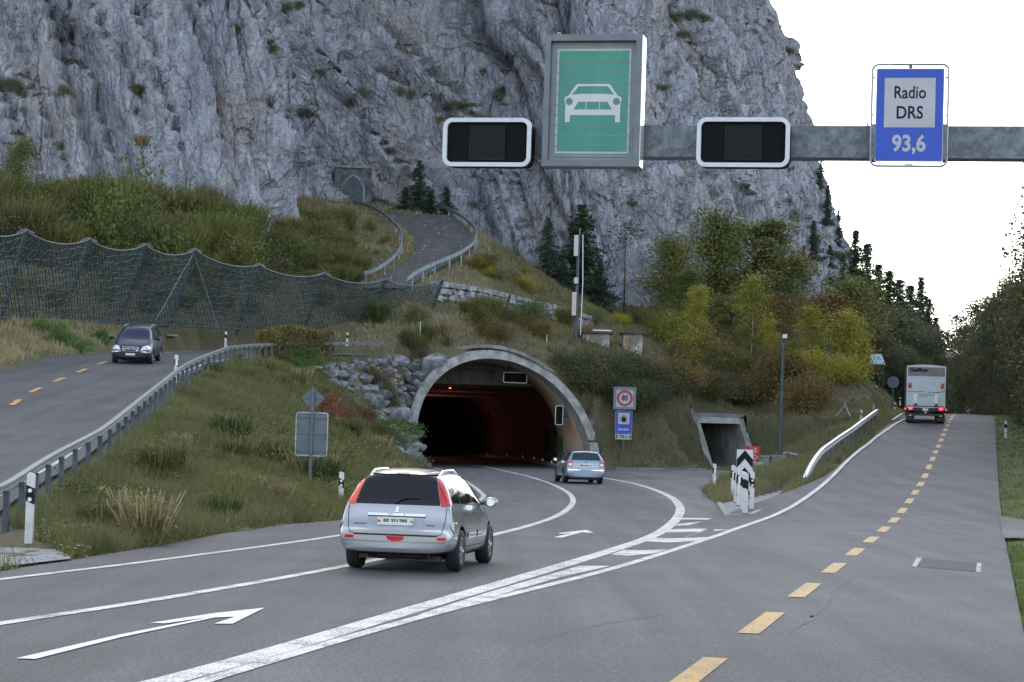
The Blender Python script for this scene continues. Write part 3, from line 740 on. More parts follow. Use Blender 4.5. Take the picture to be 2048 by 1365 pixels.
def zg(X, Y):
    X = np.asarray(X, float); Y = np.asarray(Y, float); Zg = GZ.reshape(ny, nx)
    i = np.clip(np.searchsorted(gx, X)-1, 0, nx-2); j = np.clip(np.searchsorted(gy, Y)-1, 0, ny-2)
    a = np.clip((X-gx[i])/(gx[i+1]-gx[i]), 0, 1); b = np.clip((Y-gy[j])/(gy[j+1]-gy[j]), 0, 1)
    return (Zg[j, i]*(1-a)+Zg[j, i+1]*a)*(1-b)+(Zg[j+1, i]*(1-a)+Zg[j+1, i+1]*a)*b
def zg1(x, y): return float(zg([x], [y])[0])
TBV = BVHTree.FromPolygons([tuple(p) for p in V.tolist()], F.tolist())
def TG(u, v):
    """pixel on the terrain"""
    r = TBV.ray_cast(Vector((0, 0, HC)), ray(u, v).normalized()); return r[0]
# wide ground sheet to the horizon
V = []; F = []
rs = [0, 350, 700, 1400, 3000]; nseg = 48
farm = pm('far_ground', (.05, .06, .03), .95, scale=.02, var=.5, bump=0, world=True)
for i, r in enumerate(rs[1:]):
    for k in range(nseg):
        a = 2*math.pi*k/nseg; V.append((r*math.sin(a), r*math.cos(a), -1.6))
V.append((0, 0, -1.6)); me = bpy.data.meshes.new('far_ground')
for i in range(len(rs)-2):
    for k in range(nseg): F.append((i*nseg+k, i*nseg+(k+1) % nseg, (i+1)*nseg+(k+1) % nseg, (i+1)*nseg+k))
for k in range(nseg): F.append((len(V)-1, (k+1) % nseg, k))
me.from_pydata(V, [], F); me.materials.append(farm); me.update(); tag(link('far_ground', me), kind='structure')
# ------------------------------------------------------------------ main tunnel: lining + portal ring
def prof(R, hc, n=40, zb=-1.0):
    """open profile left base -> crown -> right base as (s,z)"""
    a0 = math.asin(max(-1, min(1, -hc/R)))
    out = [(-math.sqrt(R*R-hc*hc), zb)]
    for k in range(n+1):
        a = math.pi-a0 + (2*a0-math.pi)*k/n
        out.append((R*math.cos(a), hc+R*math.sin(a)))
    out.append((math.sqrt(R*R-hc*hc), zb)); return out
RI, RO = 5.66, PR
pin, pout = prof(RI, PHC), prof(RO, PHC)
tn = thing('tunnel_portal', 'large round concrete tunnel mouth cut at a slant into the grassy hill', 'tunnel', tuple(O0))
inv = Matrix.Translation(-O0)
def sweep(name, pr, ts, mat, flip=False, lean0=True, smooth=True, par=tn):
    V = []; F = []; n = len(pr)
    for i, t in enumerate(ts):
        for s, z in pr:
            tt = t + (LEAN*max(z, -.3) if (lean0 and i == 0) else (max(t, LEAN*max(z, -.3)) if i else 0))
            if i and tt < t: tt = t
            if i: tt = max(t, LEAN*z+.3*i if t < 8 else t)
            V.append(tpt(tt, s, z)-O0)
    for i in range(len(ts)-1):
        for k in range(n-1):
            a = i*n+k; f = (a, a+1, a+n+1, a+n); F.append(f if not flip else f[::-1])
    me = bpy.data.meshes.new(name); me.from_pydata(V, [], F); me.materials.append(mat)
    if smooth: me.polygons.foreach_set('use_smooth', [True]*len(me.polygons))
    me.update(); return link(name, me, par)
ts = [0, 6, 9, 12]+list(range(16, 96, 4))
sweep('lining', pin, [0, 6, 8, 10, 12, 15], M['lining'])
sweep('inner_lining', pin, [15]+list(range(18, 96, 3)), pm('shade_dark_lining', (.10, .075, .06), .8, var=.4, scale=.4, bump=.2, bscale=8, world=True), lean0=False)  # colour darkened to stand in for the dim depth of the tunnel
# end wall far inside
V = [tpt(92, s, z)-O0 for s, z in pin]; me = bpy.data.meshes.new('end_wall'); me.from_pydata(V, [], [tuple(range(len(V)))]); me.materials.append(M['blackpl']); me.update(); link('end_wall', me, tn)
# front ring (slanted face + outer collar)
V = []; F = []
prf = list(zip(pout, pin)); n = len(prf)
for (a, b) in prf:
    for (s, z), dt in ((a, 1.1), (a, 0), (b, 0), (b, 1.5)):
        ss = s; V.append(tpt(LEAN*max(z, -.3)+dt-.02, ss if dt < 1.5 else s*.9985, z)-O0)
for i in range(n-1):
    for k in range(3): F.append((i*4+k, i*4+k+1, (i+1)*4+k+1, (i+1)*4+k))
me = bpy.data.meshes.new('portal_ring'); me.from_pydata(V, [], F); me.materials.append(M['conc']); me.update()
link('portal_ring', me, tn)
# second thin collar on the crown, set back
cr = [(RO*math.cos(a)*1.03, PHC+RO*1.03*math.sin(a)) for a in np.linspace(math.radians(128), math.radians(48), 24)]
V = []; F = []
for s, z in cr:
    for r_, dt in ((0, .9), (.22, .9), (.22, 1.5)):
        k = (RO*1.02+r_)/(RO*1.02)
        V.append(tpt(LEAN*z+dt, s*k, PHC+(z-PHC)*k)-O0)
for i in range(len(cr)-1):
    for k in range(2): F.append((i*3+k, i*3+k+1, i*3+k+4, i*3+k+3))
me = bpy.data.meshes.new('crown_collar'); me.from_pydata(V, [], F); me.materials.append(M['conc_dark']); me.update(); link('crown_collar', me, tn)
# cross wall (header) and flat ceiling
HT, HB = 15.0, 5.6
hw = [(s, z) for s, z in prof(RI-.02, PHC) if z > HB]
s0 = math.sqrt(RI**2-(HB-PHC)**2)-.02
hp = [(-s0, HB)]+hw+[(s0, HB)]
V = []; nn = len(hp)
for t_ in (HT, HT+.35):
    for s, z in hp: V.append(tpt(t_, s, z)-O0)
F = [tuple(range(nn))[::-1], tuple(range(nn, 2*nn))]+[(i, (i+1) % nn, nn+(i+1) % nn, nn+i) for i in range(nn)]
me = bpy.data.meshes.new('header_wall'); me.from_pydata(V, [], F); me.materials.append(M['conc']); me.update(); link('header_wall', me, tn)
mb = MB()
for t_ in range(0, 76, 4):
    a = [tpt(HT+.36+t_, s, HB+.02)-O0 for s in (-s0, s0)]; b2 = [tpt(HT+.36+t_+4, s, HB+.02)-O0 for s in (-s0, s0)]
    mb.add([a[0], a[1], b2[1], b2[0]], [(0, 1, 2, 3)])
mb.build('ceiling_slab', M['conc_dark'], tn)
mb = MB(); pts = [tpt(HT-2.2, s, 6.62+.0*s) - O0 for s in (-3.4, 3.4)]
mb.bar(pts[0], pts[1], .12, .12); mb.build('ceiling_beam', M['conc_dark'], tn)
# raised walkway kerbs inside
for sg in (-1, 1):
    mb = MB()
    for t_ in np.arange(.5, 88, 4.0):
        a = tpt(t_, sg*5.25, .1)-O0; b2 = tpt(t_+3.96, sg*5.25, .1)-O0
        for q in (a, b2): q.z += zlow(q.x+O0.x, q.y+O0.y)
        mb.bar(a, b2, .8, .34)
    mb.build('walkway', M['conc'], tn)
    for t_ in np.arange(8, 80, 12.0):
        mb = MB(); a = tpt(t_, sg*4.84, 0)-O0; a.z = zlow(a.x+O0.x, a.y+O0.y)+.36; mb.box(a, (.07, .05, .16))
        mb.build('kerb_reflector', M['refl'], tn)
# small fittings
mb = MB(); p = tpt(10.0, 5.5, 1.6)-O0; mb.box(p, (.06, 1.1, 1.1), TH+.05); mb.build('emergency_sign', pm('emergency_green', (.03, .13, .05), .5), tn)
mb = MB(); p = tpt(26.0, 5.5, 1.9)-O0; mb.box(p, (.2, .9, 1.7), TH+.1); mb.build('door', M['blackpl'], tn)
mb = MB()
for k in range(4): mb.box(tpt(LEAN*1.95-.06, 5.66+.16*k, 1.95)-O0, (.11, .05, .12), TH)
mb.build('bracket', M['blackpl'], tn)
# lamps deep inside the tunnel
lampm = pm('tunnel_lamp_glow', (.9, .2, .08), .4, bump=0, emit=(1, .16, .05), es=2)
for k, t_ in enumerate((24, 44, 66)):
    mb = MB(); p = tpt(t_, -1.9, HB-.12)-O0; mb.box(p, (.09, .2, .06), TH); mb.build('ceiling_lamp', lampm if k == 0 else M['steel'], tn)
    ld = bpy.data.lights.new('tunnel_glow', 'POINT'); ld.energy = (3, 13, 38)[k]; ld.color = (1, .32, .24); ld.shadow_soft_size = .3
    lo = bpy.data.objects.new('tunnel_glow', ld); COL.objects.link(lo); lo.location = tpt(t_, -1.2, 3.4)
# lane signals: box thing builder
def lane_signal(name, label, w, h, cat='sign', loc=(0, 0, 0), rz=0, group=None, matrix=True, vertical=False):
    """facing local -Y, origin at centre"""
    t = thing(name, label, cat, loc, rz, group)
    F0 = face_M((0, -.14, 0), (1, 0, 0), (0, 0, 1)); b_ = min(w, h)*.085
    mb = MB(); mb.prism(rrect(-w/2+.01, -h/2+.01, w/2-.01, h/2-.01, b_*1.9), face_M((0, .16, 0), (1, 0, 0), (0, 0, 1)), .29); mb.build('housing', M['panelblack'], t)
    mb = MB(); mb.ring(rrect(-w/2, -h/2, w/2, h/2, b_*2.2), rrect(-w/2+b_, -h/2+b_, w/2-b_, h/2-b_, b_*1.3), F0, .05); mb.build('frame', M['framewhite'], t)
    if matrix:
        mb = MB(); q = (h-2*b_)*.425; mb.prism([(-q*1.04, -q), (q*1.04, -q), (q*1.04, q), (-q*1.04, q)], F0, .012); mb.build('matrix', M['panelmat'], t)
        mb = MB()
        for sx in (-1, 1):
            mb.box((sx*q*1.04, -.156, 0), (.004, .006, 2*q)); 
        mb.box((0, -.156, -q), (2.08*q, .006, .006)); mb.build('matrix_rim', M['blackpl'], t)
    return t
p = P(1030, 756, 150.0)
t = lane_signal('lane_signal', 'black lane signal with white rim hanging inside the tunnel mouth', 1.62, .74, loc=p, rz=math.radians(4))
mb = MB(); mb.box((-.2, .1, .55), (.35, .12, .5)); mb.build('hanger', M['blackpl'], t)
p = P(1118, 831, 146.5)
t = lane_signal('lane_signal', 'upright black signal with white rim on the right wall inside the tunnel', .52, 1.27, loc=p, rz=math.radians(2), matrix=False)
mb = MB(); mb.bar((.1, .1, -.05), (.62, .5, -.05), .07); mb.build('bracket', M['steel'], t)

# ------------------------------------------------------------------ underpass
up = thing('underpass', 'small square concrete underpass with leaning side walls in the grass bank', 'underpass', tuple(UO), UH)
W_, H_, L_ = UW, UHT, UL
def upt(s, tt, z): return (s, tt, z)
mb = MB(); th = .42
# side walls as slanted slabs, roof, floor, back
for sg in (-1, 1):
    x0, x1 = sg*W_, sg*(W_+th)
    pr = [(-.25, -.6), (11, -.6), (11, H_+.3), (L_*(H_+.3), H_+.3), (-.25, 0)]
    pr = [(L_*-.6, -.6), (14, -.6), (14, H_), (L_*H_, H_)]
    vs = [(x0, t_, z) for t_, z in pr]+[(x1, t_, z) for t_, z in pr]
    f = [(0, 1, 2, 3), (7, 6, 5, 4)]+[(i, i+4, (i+1) % 4+4, (i+1) % 4) for i in range(4)]
    mb.add(vs, f)
mb.build('side_wall', M['conc'], up)
mb = MB(); mb.add([(-W_-th-.02, L_*H_+.0, H_+.002), (W_+th+.02, L_*H_, H_+.002), (W_+th+.02, 14, H_+.002), (-W_-th-.02, 14, H_+.002), (-W_-th-.02, L_*(H_+.45), H_+.42), (W_+th+.02, L_*(H_+.45), H_+.42), (W_+th+.02, 14, H_+.42), (-W_-th-.02, 14, H_+.42)],
                  [(0, 3, 2, 1), (4, 5, 6, 7), (0, 1, 5, 4), (1, 2, 6, 5), (2, 3, 7, 6), (3, 0, 4, 7)]); mb.build('roof_slab', M['conc'], up)
mb = MB(); mb.box((0, L_*(H_+.45)+.25, H_+.56), (2*W_+2*th+.3, .4, .28)); mb.build('coping', M['conc_dark'], up)
mb = MB(); mb.box((0, 7, -.08), (2*W_-.02, 15, .12)); mb.build('floor', M['asph3'], up)
mb = MB(); mb.box((0, 13.9, 1.4), (2*W_, .2, 3.2)); mb.build('end_wall', M['conc_dark'], up)
# low kerb along the right bank
mb = MB(); kp = [(FC[0][0]-.6, 143.5), (9.5, 143.75), (12.7, 144.55)]
for a, b2 in zip(kp[:-1], kp[1:]): mb.bar((a[0], a[1], zlow(*a)+.03), (b2[0], b2[1], zlow(*b2)+.03), .18, .22)
tag(mb.build('kerb', M['conc_dark']), kind='structure')

# ------------------------------------------------------------------ cliff
FOOTC = [(-95, 150), (-70, 151), (-50, 153), (-36, 156), (-25, 158), (-17.6, 160), (-15.8, 166), (-16.3, 178), (-17.5, 190), (-16.5, 200), (-12, 205), (-6, 206), (-1, 203), (4, 200.5), (10, 203), (17, 212), (25, 226), (33, 245), (40, 266), (45.5, 288), (48, 304), (47, 322), (40, 345), (25, 370), (0, 395)]
FP = np.array(spl(FOOTC, .42)); d = np.hypot(*np.diff(FP, axis=0).T); S = np.r_[0, np.cumsum(d)]
TT = np.gradient(FP, axis=0); TT /= np.linalg.norm(TT, axis=1)[:, None]; NN = np.stack([TT[:, 1], -TT[:, 0]], 1)
k_ = 25; ker = np.hanning(2*k_+1); ker /= ker.sum()
NS = np.stack([np.convolve(np.pad(NN[:, j], k_, 'edge'), ker, 'valid') for j in (0, 1)], 1); NS /= np.linalg.norm(NS, axis=1)[:, None]
hs = np.r_[np.arange(0, 64, .42), np.arange(64, 100, 1.5)]
ns, nh = len(FP), len(hs)
SS, HH = np.meshgrid(S, hs, indexing='ij'); s_, h_ = SS.ravel(), HH.ravel()
fx = np.repeat(FP[:, 0], nh); fy = np.repeat(FP[:, 1], nh); nxn = np.repeat(NS[:, 0], nh); nyn = np.repeat(NS[:, 1], nh)
z0 = np.interp(s_, [0, S[-1]*.45, S[-1]], [6, 8, 3])
# dipping slab coordinates: cracks run down to the right
dip = np.interp(s_, [60, 110, 160, 200], [.30, .55, .35, .2])
a = s_ + h_*dip
lean = np.interp(h_, [0, 20, 60, 100], [.30, .27, .27, .5])
def VO(sc, st, seed, hard=1.0):
    p = np.stack([a/sc + .35*fbm(np.stack([s_/sc, h_/sc, s_*0], 1)*1.1, 2, seed+40), h_/(sc*st), np.zeros_like(a)+seed*3.3], 1)
    f1, f2, R, O = voro(p, seed)
    return (R[:, 0]-.5)*2 + O[:, 0]*(R[:, 1]-.5)*3.0 + O[:, 1]*(R[:, 2]-.5)*2.2, f2-f1
b1, e1 = VO(9, 4.2, 3); b2, e2 = VO(3.6, 3.8, 13); b3, e3 = VO(1.5, 2.2, 23); b4, e4 = VO(.75, 1.3, 33)
f = fbm(np.stack([s_/14, h_/22, s_*0], 1), 4, 51)-.5; f2_ = fbm(np.stack([a/2.0, h_/4.5, s_*0], 1), 4, 61)-.5
rx = np.clip((s_-np.interp(0, [0], [0])-118)/45, 0, 1)       # blockier towards the right
def saw(a_, w0, w1, amp, seed):
    """overlapping slab edges: slow rise, sudden drop, irregular widths"""
    r_ = np.random.default_rng(seed); e_ = [a_.min()-5]
    while e_[-1] < a_.max()+5: e_.append(e_[-1]+r_.uniform(w0, w1))
    e_ = np.array(e_); am = r_.uniform(.25, 1.0, len(e_))*amp; k = np.clip(np.searchsorted(e_, a_)-1, 0, len(e_)-2); t_ = (a_-e_[k])/(e_[k+1]-e_[k]); return am[k]*(t_**1.5-.4), np.minimum(t_, 1-t_)*(e_[k+1]-e_[k])
wa = a + 4.2*(fbm(np.stack([s_/30, h_/13, s_*0], 1), 3, 71)-.5) + .5*(fbm(np.stack([s_/3, h_/2.5, s_*0], 1), 2, 72)-.5)
wa2 = a + .25*h_*np.clip((s_-95)/40, 0, 1) + 5.0*(fbm(np.stack([s_/20, h_/10, s_*0], 1), 3, 73)-.5) + .6*(fbm(np.stack([s_/2, h_/2, s_*0], 1), 2, 74)-.5)
g1, d1 = saw(wa, 3.5, 10.0, 4.6, 1); g2, d2 = saw(wa2, 1.5, 4.5, 2.3, 2); g3, d3 = saw(wa+1.7*(b2*.3), .9, 2.4, .8, 3)
msk = np.clip((fbm(np.stack([s_/9, h_/7, s_*0], 1), 3, 75)-.40)*6, 0, 1); msk2 = np.clip((fbm(np.stack([s_/6, h_/9, s_*0], 1), 3, 76)-.42)*6, 0, 1)
disp = g1*(1-.35*rx)+g2*(.25+.75*msk)*(1-.3*rx)+g3*msk2 + b1*(.9+.6*rx) + b2*(.35+.45*rx)*(.4+.6*msk2) + b3*(.12+.36*rx)*(.3+.7*msk) + b4*(.03+.19*rx) + f*5.0 + f2_*(.35+.6*rx)
disp -= 1.9*np.exp(-(d1/.28)**2)*(.3+.7*msk2) + .9*np.exp(-(d2/.24)**2)*msk + .5*np.exp(-(d3/.2)**2)*msk2*(1-rx) + .8*np.exp(-(e1/.03)**2)*rx + .55*np.exp(-(e2/.05)**2)*rx + .25*np.exp(-(e3/.06)**2)*rx
disp += rx*5.0*np.exp(-h_/24) - rx*1.8*np.clip((h_-35)/30, 0, 1)
fade = np.clip((100-h_)/12, 0, 1)
disp *= np.clip(.35+h_/25, 0, 1)
X = fx - nxn*lean*h_ + nxn*disp; Y = fy - nyn*lean*h_ + nyn*disp; Z = z0+h_ + (b3*.25+f*1.0)
CV = np.stack([X, Y, Z], 1)
# closing top sweep backwards
i0 = (np.arange(ns-1)[:, None]*nh+np.arange(nh-1)[None, :]).ravel()
CF = np.stack([i0, i0+nh, i0+nh+1, i0+1], 1)
topi = np.arange(ns)*nh+nh-1; nb = len(CV)
back = CV[topi].copy(); back[:, 0] -= np.repeat(NS[:, 0], 1)*55; back[:, 1] -= NS[:, 1]*55; back[:, 2] += 16
CV = np.r_[CV, back]; j = np.arange(ns-1)
CF = np.r_[CF, np.stack([topi[j], topi[j+1], nb+j+1, nb+j], 1)]
m, nt, b, out = nmat('limestone'); c = coords(nt, True); geo = nd(nt, 'ShaderNodeNewGeometry')
nA = noise_n(nt, .07, 5, .6, c); nB = noise_n(nt, .9, 6, .7, c, ((1, 1, .3), (0, .35, 0))); nC = noise_n(nt, 5, 4, .75, c); nD = noise_n(nt, .22, 6, .65, c); nS = noise_n(nt, .55, 5, .6, c, ((1, 1, .10), (0, .3, 0)))
base = ramp(nt, nB.outputs[0], [(.30, (.205, .22, .255)), (.5, (.40, .42, .48)), (.70, (.58, .60, .66))])
o = mixc(nt, ramp(nt, nA.outputs[0], [(.42, (0, 0, 0)), (.62, (1, 1, 1))]).outputs[0], base.outputs[0], ramp(nt, nB.outputs[0], [(.32, (.18, .19, .225)), (.68, (.50, .51, .585))]).outputs[0])
o = mixc(nt, 1.0, o, ramp(nt, nC.outputs[0], [(.3, (.62, .62, .64)), (.5, (1, 1, 1)), (.75, (1.25, 1.25, 1.25))]).outputs[0], 'MULTIPLY')
o = mixc(nt, ramp(nt, nS.outputs[0], [(.56, (0, 0, 0)), (.72, (.75, .75, .75))]).outputs[0], o, (.19, .21, .255))
nO = noise_n(nt, .11, 6, .68, c, ((1, 1, .55), (0, .4, 0)))
o = mixc(nt, ramp(nt, nO.outputs[0], [(.52, (0, 0, 0)), (.70, (.7, .7, .7))]).outputs[0], o, (.36, .30, .24))
# fine dark joints
vt = nd(nt, 'ShaderNodeTexVoronoi', feature='DISTANCE_TO_EDGE'); mp = nd(nt, 'ShaderNodeMapping'); mp.inputs['Scale'].default_value = (1.0, 1.0, .42); mp.inputs['Rotation'].default_value = (0, .38, 0)
wob = nd(nt, 'ShaderNodeMix', data_type='RGBA', blend_type='LINEAR_LIGHT'); wob.inputs[0].default_value = .55
nW = noise_n(nt, .8, 4, .6, c); nt.links.new(c, wob.inputs[6]); nt.links.new(nW.outputs['Color'], wob.inputs[7])
nt.links.new(wob.outputs[2], mp.inputs[0]); nt.links.new(mp.outputs[0], vt.inputs['Vector']); vt.inputs['Scale'].default_value = .42
vt2 = nd(nt, 'ShaderNodeTexVoronoi', feature='DISTANCE_TO_EDGE'); nt.links.new(mp.outputs[0], vt2.inputs['Vector']); vt2.inputs['Scale'].default_value = 1.35
jf = ramp(nt, vt.outputs[0], [(0.0, (1, 1, 1)), (.035, (0, 0, 0))])
jm = nd(nt, 'ShaderNodeMath', operation='MULTIPLY'); nt.links.new(jf.outputs[0], jm.inputs[0]); nt.links.new(ramp(nt, nD.outputs[0], [(.42, (0, 0, 0)), (.6, (1, 1, 1))]).outputs[0], jm.inputs[1])
o = mixc(nt, jm.outputs[0], o, (.05, .052, .055))
# ochre and moss: on ledges and in patches
sep = nd(nt, 'ShaderNodeSeparateXYZ'); nt.links.new(geo.outputs['Normal'], sep.inputs[0])
led = ramp(nt, sep.outputs[2], [(.47, (0, 0, 0)), (.62, (1, 1, 1))])
lm = nd(nt, 'ShaderNodeMath', operation='MULTIPLY'); nt.links.new(led.outputs[0], lm.inputs[0]); nt.links.new(ramp(nt, nD.outputs[0], [(.42, (0, 0, 0)), (.56, (1, 1, 1))]).outputs[0], lm.inputs[1])
lm2 = nd(nt, 'ShaderNodeMath', operation='MULTIPLY'); nt.links.new(lm.outputs[0], lm2.inputs[0]); nt.links.new(ramp(nt, nC.outputs[0], [(.35, (.2, .2, .2)), (.55, (1, 1, 1))]).outputs[0], lm2.inputs[1])
o = mixc(nt, lm2.outputs[0], o, ramp(nt, nC.outputs[0], [(.35, (.045, .052, .022)), (.65, (.11, .095, .045))]).outputs[0])
nt.links.new(o, b.inputs['Base Color']); b.inputs['Roughness'].default_value = .95; b.inputs['Specular IOR Level'].default_value = .2
hm = nd(nt, 'ShaderNodeMath', operation='ADD'); nt.links.new(nB.outputs[0], hm.inputs[0])
vs_ = nd(nt, 'ShaderNodeMath', operation='MULTIPLY'); vs_.inputs[1].default_value = .7; nt.links.new(ramp(nt, vt2.outputs[0], [(0, (0, 0, 0)), (.25, (1, 1, 1))]).outputs[0], vs_.inputs[0]); nt.links.new(vs_.outputs[0], hm.inputs[1])
bn = bumpn(nt, hm.outputs[0], .8, .40); bn = bumpn(nt, nC.outputs[0], .8, .13, bn)
nt.links.new(bn, b.inputs['Normal'])
cliff = tag(link('cliff', fast('cliff', CV, CF, m, smooth=False)), kind='structure')
CBV = BVHTree.FromPolygons([tuple(p) for p in CV.tolist()], CF.tolist())
def CG(u, v): return CBV.ray_cast(Vector((0, 0, HC)), ray(u, v).normalized())

# grass and tufts on the ledges of the cliff
me_ = cliff.data; fn_ = np.zeros(len(me_.polygons)*3); me_.polygons.foreach_get('normal', fn_); fn_ = fn_.reshape(-1, 3); fc_ = np.zeros(len(me_.polygons)*3); me_.polygons.foreach_get('center', fc_); fc_ = fc_.reshape(-1, 3)
mk = fbm(fc_*np.array([.11, .11, .09]), 4, 77); uu_, vv2_ = proj(fc_[:, 0], fc_[:, 1], fc_[:, 2]); bd = np.zeros(len(fc_), bool)
for pl in ([(470, 50), (540, 40), (700, 150), (800, 220), (930, 290), (900, 330), (760, 280), (560, 150)], [(800, 190), (960, 200), (980, 290), (860, 300)], [(100, 0), (150, 0), (165, 330), (110, 330)], [(240, 120), (300, 120), (310, 330), (270, 330)], [(1300, 0), (1440, 40), (1420, 110), (1310, 60)], [(1200, 320), (1420, 330), (1420, 440), (1240, 430)], [(1560, 380), (1660, 400), (1700, 560), (1620, 560)], [(1540, 80), (1620, 180), (1640, 330), (1590, 330)]): bd |= inpoly(uu_, vv2_, pl)
pr_ = np.clip((fn_[:, 2]-.36)*3.2, 0, 1)*np.clip((mk-.50)*9, 0, 1)+.5*np.clip((fn_[:, 2]-.6)*3, 0, 1)+bd*np.clip((fn_[:, 2]-.18)*4, 0, 1)*np.clip((mk-.36)*6, 0, 1)*.9
cr_ = np.exp(-(d1/.5)**2)*msk2+.6*np.exp(-(d2/.4)**2)*msk; crf = np.zeros(len(fc_)); crf[:len(i0)] = cr_[i0]; gm = fbm(fc_*np.array([.06, .06, .05]), 3, 79); pr_ = pr_+crf*np.clip((gm-.47)*7, 0, 1)*.8
rg = np.random.default_rng(9); pick = rg.random(len(pr_)) < pr_*.55; base_ = fc_[pick & (fc_[:, 2] < 75)]
LEDGE = base_
# ------------------------------------------------------------------ vegetation
RNG = np.random.default_rng(5)
def leaves(C, size, aspect=.55, droop=0.0, rng=RNG, flat=0.0):
    """rhombic leaf faces at centres C; returns verts, faces"""
    n = len(C); a = rng.normal(size=(n, 3)); a[:, 2] = a[:, 2]*(1-flat)-droop; a /= np.linalg.norm(a, axis=1)[:, None]
    b = rng.normal(size=(n, 3)); b -= a*(a*b).sum(1)[:, None]; b /= np.linalg.norm(b, axis=1)[:, None]
    s = (size*rng.uniform(.6, 1.4, n))[:, None] if np.ndim(size) == 0 else (size*rng.uniform(.7, 1.3, n))[:, None]
    V = np.stack([C-a*s*.5, C+b*s*aspect*.5-a*s*.05, C+a*s*.5, C-b*s*aspect*.5-a*s*.05], 1).reshape(-1, 3)
    return V, np.arange(n*4).reshape(n, 4)
def crown_mesh(C, size, mat, var, **k):
    V, F = leaves(C, size, **k); return fast('crown', V, F, mat, np.repeat(var, 4))
def mesh_of(mb, mat, name='trunk'):
    me = bpy.data.meshes.new(name); me.from_pydata(mb.v, [], mb.f); me.materials.append(mat); me.polygons.foreach_set('use_smooth', [True]*len(me.polygons)); me.update(); return me
def conifer(h, R, mat, seed, bare=.12, gap=.36, size=.34, dens=4):
    r = np.random.default_rng(seed); mb = MB(); mb.tube([(0, 0, -.4), (0, 0, h*.5), (.05, 0, h*.98)], [h*.014+.04, h*.009+.02, .015], 6)
    C = []; vr = []; S = []
    z = h*bare
    while z < h*.985:
        t = 1-z/h; L0 = R*(t**.85)*(.78+.22*math.sin(z*2.1+seed))+.12
        for k in range(int(4+5*t)+1):
            if r.random() < .1: continue
            a = r.uniform(0, 2*math.pi); L = L0*r.uniform(.6, 1.15); nn = max(2, int(L/.22)); cv = r.random()
            q = np.linspace(.12, 1, nn)*L; zz = z+q*.12-(q**1.4)*.22*r.uniform(.7, 1.3)
            if L > .8 and z < h*.8: mb.tube([(0, 0, z), (math.cos(a)*L*.8, math.sin(a)*L*.8, float(zz[-1])+.05)], [.03, .008], 3, caps=False)
            for m_ in range(dens):
                sp = (.13+.22*(1-q/L)*L*.35)
                P_ = np.stack([np.cos(a)*q+r.normal(size=nn)*sp, np.sin(a)*q+r.normal(size=nn)*sp, zz-np.abs(r.normal(size=nn))*.13], 1)
                C.append(P_); vr.append(np.full(nn, cv)*.6+.4*r.random(nn)); S.append(np.full(nn, size))
        z += gap*r.uniform(.7, 1.3)*(.45+.55*t)
    C = np.concatenate(C); return mesh_of(mb, M['bark']), crown_mesh(C, np.concatenate(S), mat, np.concatenate(vr), aspect=.42, droop=.25, rng=r, flat=.35), h
def birch(h, R, mat, seed, bark='birchbark', size=.17, n=5200, lo=.16, open_=1.0):
    r = np.random.default_rng(seed); mb = MB(); wx = r.uniform(-.25, .25)
    def tr(z): return Vector((wx*math.sin(z/h*3), .15*math.sin(z/h*4+1), z))
    mb.tube([tr(h*k/8.)-Vector((0, 0, .3*(k == 0))) for k in range(9)], [max(.012, (h*.0085)*(1-k/8.5)) for k in range(9)], 6)
    C = []; vr = []; nl = int(26+h*2)
    for k in range(nl):
        z0_ = h*(lo+(.97-lo)*(k/nl)**.9); t = (z0_/h-lo)/(1-lo); a = r.uniform(0, 6.283)
        L = R*(math.sin(math.pi*min(1, max(.04, .22+.72*t)))**.8)*r.uniform(.55, 1.15)
        e = tr(z0_)+Vector((math.cos(a)*L, math.sin(a)*L, L*r.uniform(.35, .9)))
        m_ = (tr(z0_)+e)/2+Vector((0, 0, .12*L)); mb.tube([tr(z0_), m_, e], [.025, .014, .005], 3, caps=False)
        c = int(n/nl); q = r.random(c)**.7; base = np.array(tr(z0_))[None]*(1-q[:, None])+np.array(e)[None]*q[:, None]
        sp = (.16+.30*q)[:, None]*open_; P_ = base+r.normal(size=(c, 3))*sp; P_[:, 2] -= np.abs(r.normal(size=c))*.25*q
        C.append(P_); vr.append(np.full(c, r.random())*.5+.5*r.random(c))
    return mesh_of(mb, M[bark]), crown_mesh(np.concatenate(C), size, mat, np.concatenate(vr), rng=r, aspect=.7), h
